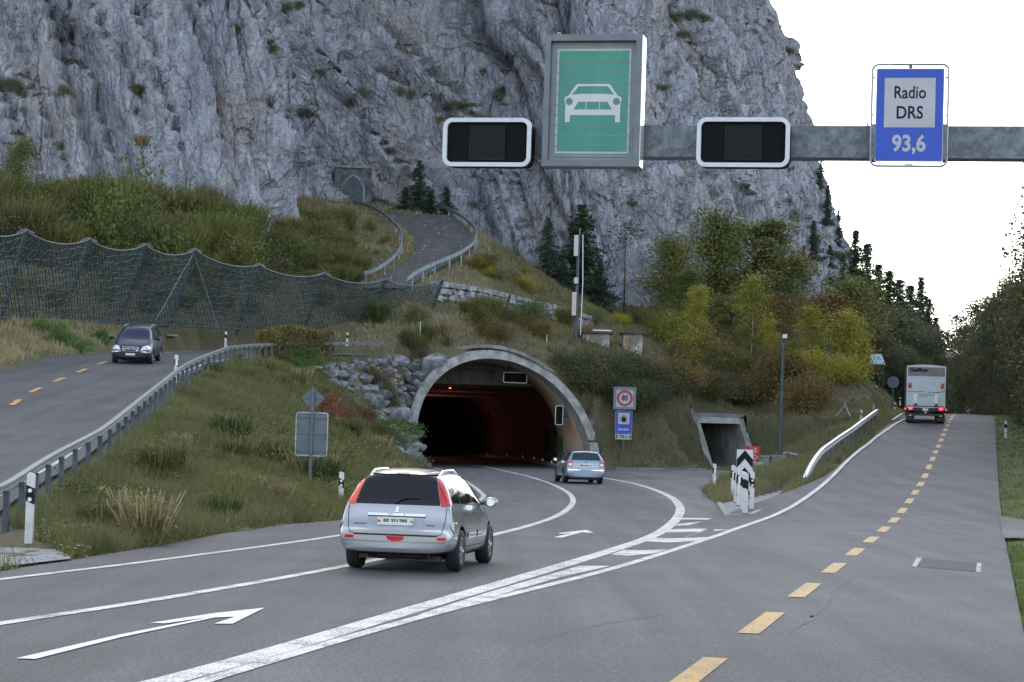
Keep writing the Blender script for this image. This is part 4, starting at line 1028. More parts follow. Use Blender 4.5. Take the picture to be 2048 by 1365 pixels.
def broad(h, R, mat, seed, size=.24, n=8000, clumps=46, lo=.22, bark='bark'):
    r = np.random.default_rng(seed); mb = MB(); f = Vector((r.uniform(-.3, .3), r.uniform(-.3, .3), h*.42))
    mb.tube([(0, 0, -.4), f*.5, f], [h*.022+.04, h*.017+.02, h*.012+.01], 7); mb.tube([f, Vector((f.x*1.4, f.y*.6, h*.93))], [h*.012, .02], 5)
    C = []; vr = []
    for k in range(clumps):
        z = h*(lo+(1-lo)*r.random()**.85*.97); t = (z/h-lo)/(1-lo); rr = R*(math.sin(math.pi*min(1, .14+.78*t))**.65)*math.sqrt(r.uniform(.15, 1.0))*r.uniform(.85, 1.12); a = r.uniform(0, 6.283)
        c0 = Vector((math.cos(a)*rr, math.sin(a)*rr, z)); st = Vector((f.x*.8, f.y*.8, max(h*.2, z-rr*.8-h*.06)))
        mb.tube([st, (st+c0)/2+Vector((0, 0, .05*h)), c0], [.05+h*.002, .03, .008], 3, caps=False)
        c = int(n/clumps*r.uniform(.5, 1.5)); s_ = R*.22*r.uniform(.6, 1.4); q = r.normal(size=(c, 3)); q /= np.linalg.norm(q, axis=1)[:, None]; q *= (r.random(c)**.45)[:, None]*s_*1.6
        q[:, 2] *= .72; C.append(np.array(c0)[None]+q); vr.append(np.full(c, r.random())*.55+.45*r.random(c))
    return mesh_of(mb, M[bark]), crown_mesh(np.concatenate(C), size, mat, np.concatenate(vr), rng=r, aspect=.72), h
def shrub(h, R, mat, seed, size=.095, n=3600, up=.5, clumps=16):
    r = np.random.default_rng(seed); mb = MB(); C = []; vr = []
    for k in range(clumps):
        a = r.uniform(0, 6.283); rr = R*math.sqrt(r.random()); z = h*r.uniform(.3, .92)*(1-.45*(rr/R)**2); e = Vector((math.cos(a)*rr, math.sin(a)*rr, z))
        mb.tube([(e.x*.15, e.y*.15, -.2), e*.55+Vector((0, 0, h*.08)), e], [.02, .012, .004], 3, caps=False)
        c = int(n/clumps); q = r.normal(size=(c, 3))*np.array([R*.24, R*.24, h*.16]); P_ = np.array(e)[None]+q; P_[:, 2] = np.abs(P_[:, 2]); C.append(P_); vr.append(np.full(c, r.random())*.5+.5*r.random(c))
    return mesh_of(mb, M['bark'], 'stems'), crown_mesh(np.concatenate(C), size, mat, np.concatenate(vr), rng=r, aspect=.6, droop=-up), h
def broom(h, R, mat, seed, n=1500):
    """fine upright twigs fanning out of one stool"""
    r = np.random.default_rng(seed); C0 = []; a = r.uniform(0, 6.283, n); rr = np.sqrt(r.random(n)); bx = np.cos(a)*rr*R*.45; by = np.sin(a)*rr*R*.45
    L = h*r.uniform(.3, .5, n); z0_ = h*r.random(n)**.8*.62; d = np.stack([np.cos(a)*rr*.42+r.normal(size=n)*.13, np.sin(a)*rr*.42+r.normal(size=n)*.13, np.ones(n)], 1)
    A_ = np.stack([bx+d[:, 0]*z0_, by+d[:, 1]*z0_, z0_], 1); B_ = A_+d*L[:, None]
    w = r.normal(size=(n, 3)); w[:, 2] = 0; w /= np.linalg.norm(w, axis=1)[:, None]; w *= .028
    V = np.stack([A_-w, A_+w, B_+w*.3, B_-w*.3], 1).reshape(-1, 3); var = np.repeat(r.random(n), 4)
    V2, F2 = leaves(B_[:n]+r.normal(size=(n, 3))*.08-d*(L*r.random(n)*.6)[:, None], .085, rng=r); F = np.arange(n*4).reshape(n, 4)
    V3 = np.r_[V, V2]; F3 = np.r_[F, F2+len(V)]
    mb = MB()
    for k in range(5):
        q = 6.283*k/5; mb.tube([(0, 0, -.2), (math.cos(q)*R*.3, math.sin(q)*R*.3, h*.5)], [.025, .01], 3, caps=False)
    return mesh_of(mb, M['bark'], 'stems'), fast('crown', V3, F3, mat, np.r_[var, np.repeat(r.random(n), 4)]), h
def bare(h, seed):
    r = np.random.default_rng(seed); mb = MB(); mb.tube([(0, 0, -.3), (.05, 0, h*.5), (.1, 0, h)], [.11, .07, .02], 6)
    for k in range(16):
        z = h*r.uniform(.25, .95); a = r.uniform(0, 6.283); L = r.uniform(.4, 1.3)
        mb.tube([(0.05, 0, z), (math.cos(a)*L, math.sin(a)*L, z+r.uniform(-.3, .25))], [.02, .005], 3, caps=False)
    C = r.normal(size=(420, 3))*np.array([.75, .75, .7])+np.array([.1, 0, h*.93]); return mesh_of(mb, M['bark']), crown_mesh(C, .2, M['f_dark'], r.random(420), rng=r), h
PR_ = {
 'spruce': [conifer(18, 4.6, M['f_dark'], 1, gap=.25, size=.33, dens=5), conifer(16, 4.6, M['f_spruce2'], 2, gap=.25, size=.33, dens=5), conifer(20, 4.8, M['f_dark'], 3, gap=.28, size=.35, dens=5)],
 'fir': [conifer(9, 3.2, M['f_spruce2'], 5, .05, .3), conifer(8, 3.2, M['f_dark'], 6, .05, .28)],
 'birch': [birch(8.5, 1.75, M['f_birch'], 11), birch(8, 2.0, M['f_birch'], 12), birch(9.5, 1.6, M['f_birch'], 13, n=6000)],
 'olive': [birch(11, 2.6, M['f_olive'], 21, 'bark', .17, 13000, .08, 1.5), birch(10, 2.4, M['f_olive'], 22, 'bark', .17, 12000, .08, 1.4), broad(10, 3.0, M['f_olive'], 23, .18, 13000)],
 'rusty': [birch(9, 2.3, M['f_brown'], 31, 'bark', .19, 5200, .1, 1.3), broad(8, 2.8, M['f_brown'], 32, .2, 6000)],
 'deep': [broad(15, 5.0, M['f_deep'], 41, .20, 26000, 95, .2), broad(13, 5.2, M['f_deep'], 42, .20, 24000, 90, .16), broad(16, 4.6, M['f_deep'], 43, .20, 24000, 95, .2)],
 'shrub': [shrub(2.0, 1.3, M['f_olive'], 51), shrub(1.7, 1.4, M['f_olive'], 52), shrub(2.2, 1.2, M['f_deep'], 53)],
 'darkshrub': [shrub(2.4, 2.0, M['f_deep'], 54, .13, 5200, clumps=30), shrub(2.2, 1.9, M['f_deep'], 55, .13, 4800, clumps=26)],
 'greenshrub': [shrub(1.3, 1.0, M['f_green'], 56, .1, 2000), shrub(1.1, 1.1, M['f_green'], 57, .1, 2000)],
 'rustshrub': [shrub(1.8, 1.3, M['f_brown'], 58), shrub(1.5, 1.2, M['f_brown'], 59), shrub(1.4, 1.1, M['f_brown'], 60, n=1600)],
 'redshrub': [shrub(1.2, .9, M['f_red'], 61, .09, 900), shrub(1.0, .8, M['f_red'], 62, .09, 700)],
 'yellowshrub': [shrub(1.6, 1.2, M['f_birch'], 63)],
 'broom': [broom(3.4, 1.6, M['f_gold'], 71), broom(3.0, 1.8, M['f_gold'], 72), broom(2.7, 1.5, M['f_olive'], 73)],
 'bare': [bare(9, 81)],
 'weeds': [broom(1.0, .8, M['f_dry'], 91, 260), broom(.9, .9, M['f_grass'], 92, 300), shrub(.7, .6, M['f_grass'], 93, .06, 500), shrub(.6, .7, M['f_olive'], 94, .06, 500)],
}
CNT = {}
def plant(kind, x, y, h, label, cat, name, group=None, z=None, wide=1.0, rz=None, idx=None):
    L = PR_[kind]; i = CNT.get(kind, 0) if idx is None else idx; CNT[kind] = i+1; tm, cm, H = L[i % len(L)]
    z = zg1(x, y) if z is None else z
    s = h/H; o = thing(name, label, cat, (x, y, z-.05), random.uniform(0, 6.28) if rz is None else rz, group)
    o.scale = (s*wide, s*wide, s)
    link(tm.name.split('.')[0], tm, o); link(cm.name.split('.')[0], cm, o); return o
random.seed(3)
def tree_at(kind, u, vtop, y, label, cat='tree', name='tree', group=None, wide=1.0, idx=None, z=None):
    p = P(u, vtop, y); x = p.x; zb = zg1(x, y) if z is None else z
    return plant(kind, x, y, max(.4, p.z-zb), label, cat, name, group, zb, wide, idx=idx)
def offroad(X, Y): return (X-(1.76+.2125*(Y-20.5)))*math.cos(RH)
ISL = [(p.x, p.y) for p in [G(*q) for q in ((1404, 986), (1430, 1000), (1440, 1014), (1460, 1003), (1498, 996), (1545, 982), (1600, 968), (1640, 942))]] + [(20.3, 112), (19.4, 128), (16, 118), (13.5, 92)]
def notroad(X, Y):
    o = offroad(X, Y)
    m = ~inpoly(X, Y, ISC) & ~inpoly(X, Y, LANB) & ~inpoly(X, Y, OLDP) & ~((o > np.interp(Y, [70, 92, 150], [-4.75, -4.15, -3.8])) & (o < 3.15)) & (~inpoly(X, Y, LOWT) | inpoly(X, Y, ISL))
    t, s = t_local(X, Y); m &= ~((np.abs(s) < PR+.1) & (t > -5) & (t < LEAN*(PHC+np.sqrt(np.maximum(0, PR**2-s**2)))+1.2))
    t, s = u_local(X, Y); m &= ~((np.abs(s) < UW+.7) & (t > -8) & (t < 4.2))
    uu, vv_ = proj(X, Y, zg(X, Y)); m &= ~(inpoly(uu, vv_, RPX) & (RNG.random(uu.shape) < .86)); return m
RPX = [(648, 740), (705, 733), (770, 727), (855, 728), (862, 745), (842, 790), (830, 850), (832, 920), (805, 920), (765, 850), (725, 790), (670, 768)]
# named trees
for a in (
 ('birch', 1398, 572, 176, 'yellow-green birch left of the tallest birch, pale thin stem', 1.0),
 ('birch', 1505, 553, 176, 'tallest yellow-green birch with a white stem above the underpass', .95),
 ('birch', 1543, 640, 174, 'lower yellow birch touching the right side of the tallest birch', 1.15),
 ('birch', 1622, 612, 178, 'yellow birch between the lamp mast and the wide birch', 1.15),
 ('birch', 1696, 625, 180, 'wide yellow birch at the right end of the birch row', 1.15),
 ('birch', 1728, 680, 182, 'small yellow birch beside the blue metal roof', .8)):
    tree_at(a[0], a[1], a[2], a[3], a[4], 'tree', 'birch_tree', 'yellow birches on the slope', a[5]*1.2)
for a in (
 ('olive', 1340, 478, 192, 'loose olive green tree at the left edge of the birch wood', 1.0),
 ('olive', 1438, 428, 198, 'tall olive tree with a golden top against the cliff', .8),
 ('olive', 1512, 440, 202, 'tall dull green tree right of the golden topped one', .95),
 ('olive', 1375, 540, 188, 'half-height olive tree in front of the loose olive tree', .9),
 ('olive', 1560, 520, 210, 'green tree in the middle of the wood under the cliff', 1.0),
 ('rusty', 1590, 510, 216, 'orange-brown tree leaning on the grey cliff', .9),
 ('rusty', 1650, 590, 222, 'rust brown tree above the right hand birches', 1.2),
 ('olive', 1465, 590, 184, 'dull green tree left behind the tallest birch', .9),
 ('rusty', 1560, 590, 190, 'brown tree right behind the tallest birch', 1.1),
 ('olive', 1690, 560, 240, 'dark olive tree at the right foot of the cliff', 1.1)):
    tree_at(a[0], a[1], a[2], a[3], a[4], 'tree', 'broadleaf_tree', 'mixed trees under the cliff', a[5]*1.6)
for a in (
 ('fir', 1098, 432, 200, 'narrow dark fir left of the antenna mast', .75, 0),
 ('fir', 1165, 405, 201, 'large dark fir right behind the antenna mast', .95, 1),
 ('fir', 1128, 500, 199, 'short dark fir between the two taller firs', 1.0, 0),
 ('fir', 1200, 520, 198, 'blue-green fir at the right side of the large fir', .9, 1),
 ('fir', 840, 318, 203, 'dark pine at the top end of the old road', .85, 0),
 ('fir', 812, 372, 200, 'low dark fir left of the pine at the old road', 1.2, 1),
 ('fir', 893, 372, 204, 'small dark fir right of the pine at the old road', 1.1, 0),
 ('fir', 862, 380, 201, 'bushy little fir between the pine and the guard rail', 1.2, 1)):
    tree_at(a[0], a[1], a[2], a[3]+1, a[4], 'tree', 'fir_tree', None, a[5]*1.25, a[6])
tree_at('bare', 1253, 452, 196, 'thin bare pine trunk with a tuft of needles before the cliff', 'tree', 'pine_tree')
# spruces on the right shoulder of the cliff, far side
for u, v, y, w, z_ in ((1712, 478, 285, .9, 10), (1735, 505, 295, .9, 9), (1757, 548, 300, 1, 9), (1780, 560, 290, 1, 8), (1800, 578, 300, 1, 8), (1822, 590, 310, 1, 7), (1842, 572, 315, .95, 6), (1858, 618, 300, 1, 6), (1872, 655, 305, 1.1, 6),
        (1745, 610, 270, 1.3, 8), (1775, 640, 262, 1.3, 7), (1800, 660, 255, 1.3, 7), (1828, 670, 270, 1.4, 6), (1850, 700, 262, 1.5, 6), (1765, 700, 240, 1.5, 7), (1790, 730, 232, 1.6, 6.5), (1868, 735, 285, 1.6, 5.5), (1722, 560, 262, 1.2, 8), (1700, 640, 240, 1.2, 8), (1810, 720, 248, 1.5, 6), (1838, 755, 236, 1.5, 5.5), (1780, 770, 222, 1.4, 6), (1812, 780, 226, 1.4, 5.5), (1750, 745, 218, 1.3, 6.5), (1856, 790, 240, 1.5, 5)):
    tree_at('spruce', u, v-24, y, 'dark spruce in the wood behind the lorry', 'tree', 'spruce_tree', 'spruces behind the lorry', w*1.3*random.uniform(.75, 1.15), z=z_)
for u, v, y, w in ((1655, 330, 291, .6), (1668, 400, 291, .6), (1690, 450, 296, .8), (1640, 470, 272, .7), (1620, 520, 262, .7), (1672, 520, 280, .9), (1700, 540, 290, 1.0)):
    h_ = CG(u-14, v+40); q = h_[0] if h_[0] is not None else None
    if q is not None: plant('fir', q.x, q.y, 5.2*q.y/290, 'dark fir clinging to the right shoulder of the cliff', 'tree', 'fir_tree', 'firs on the cliff shoulder', q.z-.5, w)
for u, v, y, w, z_ in ((1708, 590, 250, 1.2, 8), (1738, 600, 256, 1.3, 8), (1772, 620, 275, 1.3, 7), (1806, 640, 262, 1.3, 7), (1836, 660, 252, 1.3, 6), (1862, 700, 262, 1.2, 6), (1790, 690, 238, 1.4, 6.5), (1822, 715, 232, 1.3, 6), (1758, 670, 230, 1.3, 7), (1845, 745, 228, 1.2, 5.5)):
    tree_at('deep', u, v, y, 'dark broadleaf tree among the spruces behind the lorry', 'tree', 'broadleaf_tree', 'trees among the spruces', w, z=z_)
# rank on the right of the road
k = 0
for u, v, y, w in ((2210, 400, 118, 1.0), (2110, 490, 140, .95), (2050, 560, 150, 1.0), (2230, 540, 105, 1.0), (2046, 565, 172, 1.05), (2010, 610, 182, 1.05), (2130, 600, 130, .9), (1978, 600, 212, 1.2), (1960, 650, 222, 1.1), (1985, 660, 196, 1.1), (2040, 700, 160, 1.1), (2120, 740, 122, 1.0), (1956, 700, 240, 1.0), (2290, 400, 92, .9), (2290, 600, 80, .9), (2270, 250, 128, .9)):
    tree_at('deep', u, v, y, 'large dark broadleaf tree in the wood right of the road', 'tree', 'broadleaf_tree', 'trees right of the main road', w)
for y, off, h_ in ((95, 22, 13), (105, 30, 15), (118, 20, 14), (128, 34, 16), (140, 24, 15), (150, 38, 15), (162, 22, 16), (172, 32, 17), (185, 26, 15), (200, 36, 16), (80, 34, 14), (66, 42, 15), (110, 44, 16), (135, 48, 15), (215, 24, 15)):
    p = mr(y, off); plant('deep', p.x, p.y, h_, 'large dark broadleaf tree in the wood right of the road', 'tree', 'broadleaf_tree', 'trees right of the main road')
for u, v, y in ((2030, 775, 190), (2012, 780, 208), (2050, 780, 178), (2078, 790, 160), (2100, 800, 140), (2145, 840, 112), (2066, 810, 172), (2110, 840, 130), (2190, 880, 95), (1992, 790, 235), (2110, 780, 150), (2150, 800, 120)):
    tree_at('darkshrub', u, v, y, 'dark bush at the foot of the wood right of the road', 'bush', 'bush', 'bushes right of the road', wide=1.1)
# trees beyond the crest
for u, v, y, kk, z_ in ((1900, 790, 330, 'olive', 2), (1915, 770, 360, 'olive', 2), (1932, 760, 380, 'deep', 1), (1948, 775, 340, 'deep', 1), (1925, 800, 320, 'olive', 2), (1960, 770, 320, 'deep', 1), (1905, 812, 300, 'deep', 2), (1940, 806, 300, 'deep', 2), (1890, 800, 310, 'deep', 2), (1972, 800, 290, 'deep', 2), (1955, 815, 285, 'olive', 2), (1860, 790, 300, 'deep', 3), (1830, 790, 290, 'deep', 3), (1800, 785, 270, 'deep', 3)):
    tree_at(kk, u, v, y, 'distant tree where the road drops out of sight', 'tree', 'broadleaf_tree', 'trees beyond the crest', wide=1.1, z=z_-3)
for u, v, y in ((1893, 715, 520), (1905, 742, 540), (1886, 735, 500)):
    o = tree_at('birch', u, v, y, 'distant orange tree lit by low sun beyond the lorry', 'tree', 'sun_painted_tree', 'orange trees far beyond the lorry', wide=1.6, z=-1)
    for c_ in o.children:
        if c_.name.startswith('crown'):
            me = c_.data.copy(); me.materials.clear(); me.materials.append(M['f_sun_painted']); c_.data = me
# behind the net fence
tree_at('olive', 40, 278, 140, 'feathery green tree behind the fence at the left edge', 'tree', 'broadleaf_tree', wide=.9, idx=0)
tree_at('shrub', 275, 352, 138, 'rounded green tree standing out behind the net fence', 'tree', 'small_tree', wide=.62, idx=0).children
def scrub0(poly, n, kinds, hr, labels, group, seed):
    r = random.Random(seed); xs = [p[0] for p in poly]; ys_ = [p[1] for p in poly]; k = 0; t_ = 0
    while k < n and t_ < n*40:
        t_ += 1; u = r.uniform(min(xs), max(xs)); v = r.uniform(min(ys_), max(ys_))
        if not inpoly(np.array([u]), np.array([v]), poly)[0]: continue
        p = TG(u, v)
        if p is None or p.y > 235 or not notroad(np.array([p.x]), np.array([p.y]))[0]: continue
        plant(r.choice(kinds), p.x, p.y, r.uniform(*hr), labels if isinstance(labels, str) else r.choice(labels), 'bush', 'bush', group, p.z); k += 1
BROOM_LATER = True
for u, v, y in ((575, 500, 160), (700, 420, 180), (740, 440, 182), (770, 470, 176), (655, 470, 172), (690, 500, 168), (755, 510, 170), (620, 440, 182), (640, 520, 165)):
    tree_at('shrub', u, v, y, 'low scrub bush on the slope left of the old road', 'bush', 'bush', 'scrub left of the old road', wide=.9)
# scrub over the tunnel and up to the wood
def scrub(poly, n, kinds, hr, label, group, seed):
    r = random.Random(seed); xs = [p[0] for p in poly]; ys_ = [p[1] for p in poly]; k = 0; t_ = 0
    while k < n and t_ < n*30:
        t_ += 1; u = r.uniform(min(xs), max(xs)); v = r.uniform(min(ys_), max(ys_))
        if not inpoly(np.array([u]), np.array([v]), poly)[0]: continue
        p = TG(u, v)
        if p is None or p.y > 235: continue
        tu_, su_ = u_local(p.x, p.y)
        if abs(su_) < 2.6 and -8 < tu_ < 5: continue
        plant(r.choice(kinds), p.x, p.y, r.uniform(*hr), label, 'bush', 'bush', group, p.z); k += 1
scrub0([(1170, 640), (1300, 640), (1300, 654), (1170, 654)], 6, ['rustshrub', 'shrub', 'yellowshrub'], (1.0, 1.6), 'x', 'autumn scrub behind the huts', 35)
scrub0([(1305, 650), (1760, 700), (1700, 770), (1480, 760), (1315, 730)], 48, ['rustshrub', 'shrub', 'shrub', 'broom', 'shrub', 'yellowshrub', 'rustshrub'], (1.2, 2.6), 'autumn bush in the scrub between tunnel and birches', 'autumn scrub below the birches', 1)
scrub([(1130, 735), (1260, 745), (1310, 790), (1290, 830), (1180, 810)], 17, ['darkshrub'], (1.3, 2.0), 'dark green bush on the bank right of the tunnel crown', 'dark bushes beside the tunnel', 2)
scrub([(1310, 750), (1480, 750), (1560, 800), (1480, 815), (1330, 800)], 22, ['darkshrub', 'shrub', 'rustshrub'], (1.2, 2.4), 'brownish bush on the bank above the underpass', 'bushes above the underpass', 3)
scrub([(940, 625), (1200, 665), (1190, 700), (1000, 685), (900, 645)], 18, ['shrub', 'rustshrub', 'broom'], (.9, 2.0), 'small bush on the slope below the dry stone wall', 'bushes below the stone wall', 4)
scrub([(900, 500), (1060, 540), (1140, 610), (980, 570)], 10, ['rustshrub', 'shrub', 'yellowshrub'], (.7, 1.4), 'low bush on the slope above the dry stone wall', 'bushes above the stone wall', 5)
scrub([(650, 735), (760, 760), (820, 880), (780, 930), (690, 850)], 8, ['shrub', 'greenshrub', 'rustshrub'], (.7, 1.3), 'bush growing among the boulders left of the tunnel', 'bushes among the boulders', 6)
scrub([(560, 715), (640, 730), (640, 760), (580, 740)], 5, ['greenshrub'], (.7, 1.1), 'fresh green bush at the head of the boulder slope', 'green bushes by the boulders', 7)
scrub([(560, 790), (760, 830), (760, 900), (600, 830)], 9, ['redshrub'], (.6, 1.1), 'reddish bush on the bank behind the road sign', 'red bushes on the bank', 8)
scrub([(800, 680), (930, 650), (900, 690), (840, 720)], 9, ['shrub', 'weeds'], (.6, 1.2), 'bush on the shoulder left of the tunnel crown', 'bushes left of the tunnel crown', 9)
scrub([(1560, 760), (1700, 790), (1640, 870), (1560, 850)], 8, ['greenshrub', 'weeds', 'redshrub'], (.5, 1.2), 'low bush on the grass bank behind the short guard rail', 'low bushes behind the short guard rail', 10)
scrub([(60, 660), (240, 680), (130, 715), (30, 690)], 6, ['greenshrub'], (.6, .9), 'green clump on the verge below the net fence', 'green clumps below the fence', 11)
tree_at('redshrub', 975, 618, 152, 'little dark red tree tied to a stake above the tunnel', 'tree', 'young_tree', wide=.7, idx=0)
tree_at('rustshrub', 1612, 720, 160, 'small rusty tree on the bank right of the lamp mast', 'tree', 'young_tree', wide=.6)
tree_at('rustshrub', 1640, 735, 161, 'pinkish dry bush next to the small rusty tree', 'bush', 'bush', wide=.8)
# shrubs rooted on the rock
r = random.Random(12)
CL = [(470, 30, 620, 110), (530, 130, 700, 230), (600, 180, 760, 290), (760, 140, 830, 230), (830, 210, 960, 300), (1130, 240, 1200, 330), (1210, 330, 1300, 430), (1330, 20, 1420, 90), (1520, 60, 1590, 150), (1560, 300, 1640, 500), (1640, 400, 1700, 560), (120, 60, 170, 320), (255, 120, 300, 300), (0, 160, 60, 230), (1000, 280, 1090, 380), (560, 0, 680, 60), (960, 60, 1090, 200), (1250, 60, 1400, 250), (1420, 350, 1600, 560)]
for x0, y0, x1, y1 in CL:
    for _ in range(3):
        h_ = CG(r.uniform(x0, x1), r.uniform(y0, y1))
        if h_[0] is None: continue
        q = h_[0]; plant(r.choice(['shrub', 'darkshrub', 'weeds', 'shrub', 'olive']), q.x, q.y, r.uniform(.35, 1.0)*(.6+q.y/300), 'bush rooted in a crack of the grey cliff', 'bush', 'bush', 'bushes growing on the cliff', q.z-.3)
scrub0([(-60, 400), (110, 430), (400, 455), (560, 500), (640, 560), (560, 590), (300, 560), (-60, 520)], 80, ['broom', 'broom', 'shrub', 'broom'], (2.0, 3.4), 'golden brown upright bush behind the net fence', 'golden bushes behind the net fence', 31)
scrub0([(560, 480), (680, 450), (700, 540), (800, 540), (800, 570), (640, 590)], 26, ['broom', 'shrub'], (1.2, 2.4), 'golden bush between the cliff foot and the old road', 'golden bushes left of the old road', 32)
scrub0([(-60, 560), (500, 570), (840, 600), (840, 650), (480, 640), (-60, 620)], 22, ['shrub', 'broom'], (.8, 1.5), 'low growth seen through the net fence', 'plants seen through the net fence', 33)
# hedge beside the upper road
hd = thing('hedge', 'clipped hedge with browning leaves beside the upper guard rail', 'hedge', (0, 0, 0))
r = np.random.default_rng(8); n = 14000
t_ = r.random(n); HP = np.array([[P(521, 690, 116).x, 116], [P(585, 690, 124).x, 124], [P(652, 690, 131).x, 131]])
hx = np.interp(t_, [0, .5, 1], HP[:, 0])+r.uniform(-.45, .45, n)+.1; hy = np.interp(t_, [0, .5, 1], HP[:, 1])+r.uniform(-.3, .3, n)
hzv = np.interp(hy, ZLY, ZLZ)-.4+r.random(n)**.8*(1.95+.15*np.sin(hx*3)); link('foliage', crown_mesh(np.stack([hx, hy, hzv], 1), .16, M['f_hedge'], r.random(n), rng=r), hd)
mb = MB()
for k in range(14):
    q = k/13; x = float(np.interp(q, [0, .5, 1], HP[:, 0])); y = float(np.interp(q, [0, .5, 1], HP[:, 1])); mb.tube([(x, y, zleft(y)-1), (x, y, zleft(y)+.6)], .03, 4)
mb.build('stems', M['bark'], hd)
# ------------------------------------------------------------------ grass
def grass(name, label, n, reg, mat, hr, seed, blades=5, ymin=22, ymax=215, wk=1.0):
    r = np.random.default_rng(seed); Y = ymin*(ymax/ymin)**r.random(n); U = r.uniform(-120, 2170, n); X = (U-1024)/FPX*Y
    k = reg(X, Y)
    X, Y = X[k], Y[k]; n = len(X)
    X = np.repeat(X, blades)+r.normal(size=n*blades)*.10; Y = np.repeat(Y, blades)+r.normal(size=n*blades)*.10
    k = reg(X, Y); X, Y = X[k], Y[k]; Z = zg(X, Y); m_ = len(X)
    cl = fbm(np.stack([X*.5, Y*.5, X*0], 1), 3, seed); h = r.uniform(*hr, m_)*(.5+1.0*cl); w = np.maximum(.010, Y*.00026)*wk
    a = r.uniform(0, 6.283, m_); d = np.stack([np.cos(a)*w, np.sin(a)*w, 0*a], 1); le = r.normal(size=(m_, 2))*.35*h[:, None]
    B_ = np.stack([X, Y, Z-.03], 1); T_ = B_+np.stack([le[:, 0], le[:, 1], h], 1)
    V = np.stack([B_-d, B_+d, T_], 1).reshape(-1, 3)
    var = np.repeat(np.clip(.15+.5*fbm(np.stack([X*.9, Y*.9, X*0], 1), 3, seed+3)+.45*r.random(m_), 0, 1), 3)
    o = link(name, fast(name, V, np.arange(m_*3).reshape(m_, 3), mat, var)); tag(o, label, 'grass', kind='stuff'); return o
def pav(X, Y): return inpoly(X, Y, PAVE)
PAVE = [tuple(G(*q)[:2]) for q in ((-260, 1190), (0, 1139), (142, 1122), (135, 1112), (60, 1085), (0, 1069), (-200, 1020))]
bankL = lambda X, Y: notroad(X, Y) & (X < -2.0) & (Y < 141) & (X > np.interp(Y, [p[1] for p in LB], [p[0] for p in LB])) & ~pav(X, Y)
grass('grass', 'tangled grass and weeds covering the bank between the two left roads', 150000, bankL, M['f_grass'], (.12, .5), 1, 6, 26, 142, .85)
left = lambda X, Y: notroad(X, Y) & (X < -2.0) & ((X < np.interp(Y, [p[1] for p in LB], [p[0] for p in LB])) | (Y > 141))
grass('grass', 'grass on the slope around the net fence and old road', 60000, left, M['f_dry'], (.12, .45), 2, 5, 60, 215)
right = lambda X, Y: notroad(X, Y) & (X >= -2.0) & (offroad(X, Y) < 0) & (Y > 60)
grass('grass', 'rough grass on the hill over the tunnel and underpass', 110000, right, M['f_bank'], (.12, .5), 3, 5, 66, 215)
verge = lambda X, Y: (offroad(X, Y) > 3.0) & (offroad(X, Y) < 11) & ~((Y < 66) & (Y > 55) & (offroad(X, Y) < 5.6))
grass('grass', 'short green verge grass right of the main road', 60000, verge, M['f_verge'], (.06, .2), 4, 6, 26, 210, .9)
r = np.random.default_rng(41); n = 60000; Y = 28*(140/28)**r.random(n); U = r.uniform(0, 900, n); X = (U-1024)/FPX*Y; k = bankL(X, Y); X, Y = X[k], Y[k]
pn = fbm(np.stack([X*.8, Y*.45, X*0], 1), 3, 91); k = r.random(len(X)) < np.clip((pn-.46)*9, 0.03, 1); X, Y = X[k], Y[k]; n = len(X)
X = np.repeat(X, 4)+r.normal(size=n*4)*.09; Y = np.repeat(Y, 4)+r.normal(size=n*4)*.09; Zz = zg(X, Y)+r.random(n*4)*.32*np.repeat(r.random(n)*.8+.3, 4)
Vv, Ff = leaves(np.stack([X, Y, Zz], 1), .075, rng=r, aspect=.6, flat=.3); tag(link('ground_weeds', fast('ground_weeds', Vv, Ff, M['f_olive'], np.repeat(np.repeat(r.random(n), 4)*.7+.3*r.random(n*4), 4))), 'broad-leaved weeds in patches on the left bank', 'weeds', kind='stuff')
# taller weeds: clumps that can be told apart
r = random.Random(77); k = 0
while k < 70:
    y = 30*(135/30)**r.random(); x = r.uniform(-14, -2)
    if not bankL(np.array([x]), np.array([y]))[0]: continue
    plant('weeds', x, y, r.uniform(.45, .95), 'knee-high weed clump on the bank below the guard rail', 'weed', 'weed_clump', 'weed clumps on the left bank'); k += 1

bs = LEDGE; n = len(bs); k = 7; rg = np.random.default_rng(4); C_ = np.repeat(bs, k, 0)+rg.normal(size=(n*k, 3))*.22+np.array([0, -.05, .12]); Vv, Ff = leaves(C_, .20, rng=rg, aspect=.4, droop=-.5)
tag(link('cliff_grass', fast('cliff_grass', Vv, Ff, M['f_grass'], np.repeat(rg.random(n*k), 4))), 'grass and moss tufts on the ledges of the cliff', 'grass', kind='stuff')
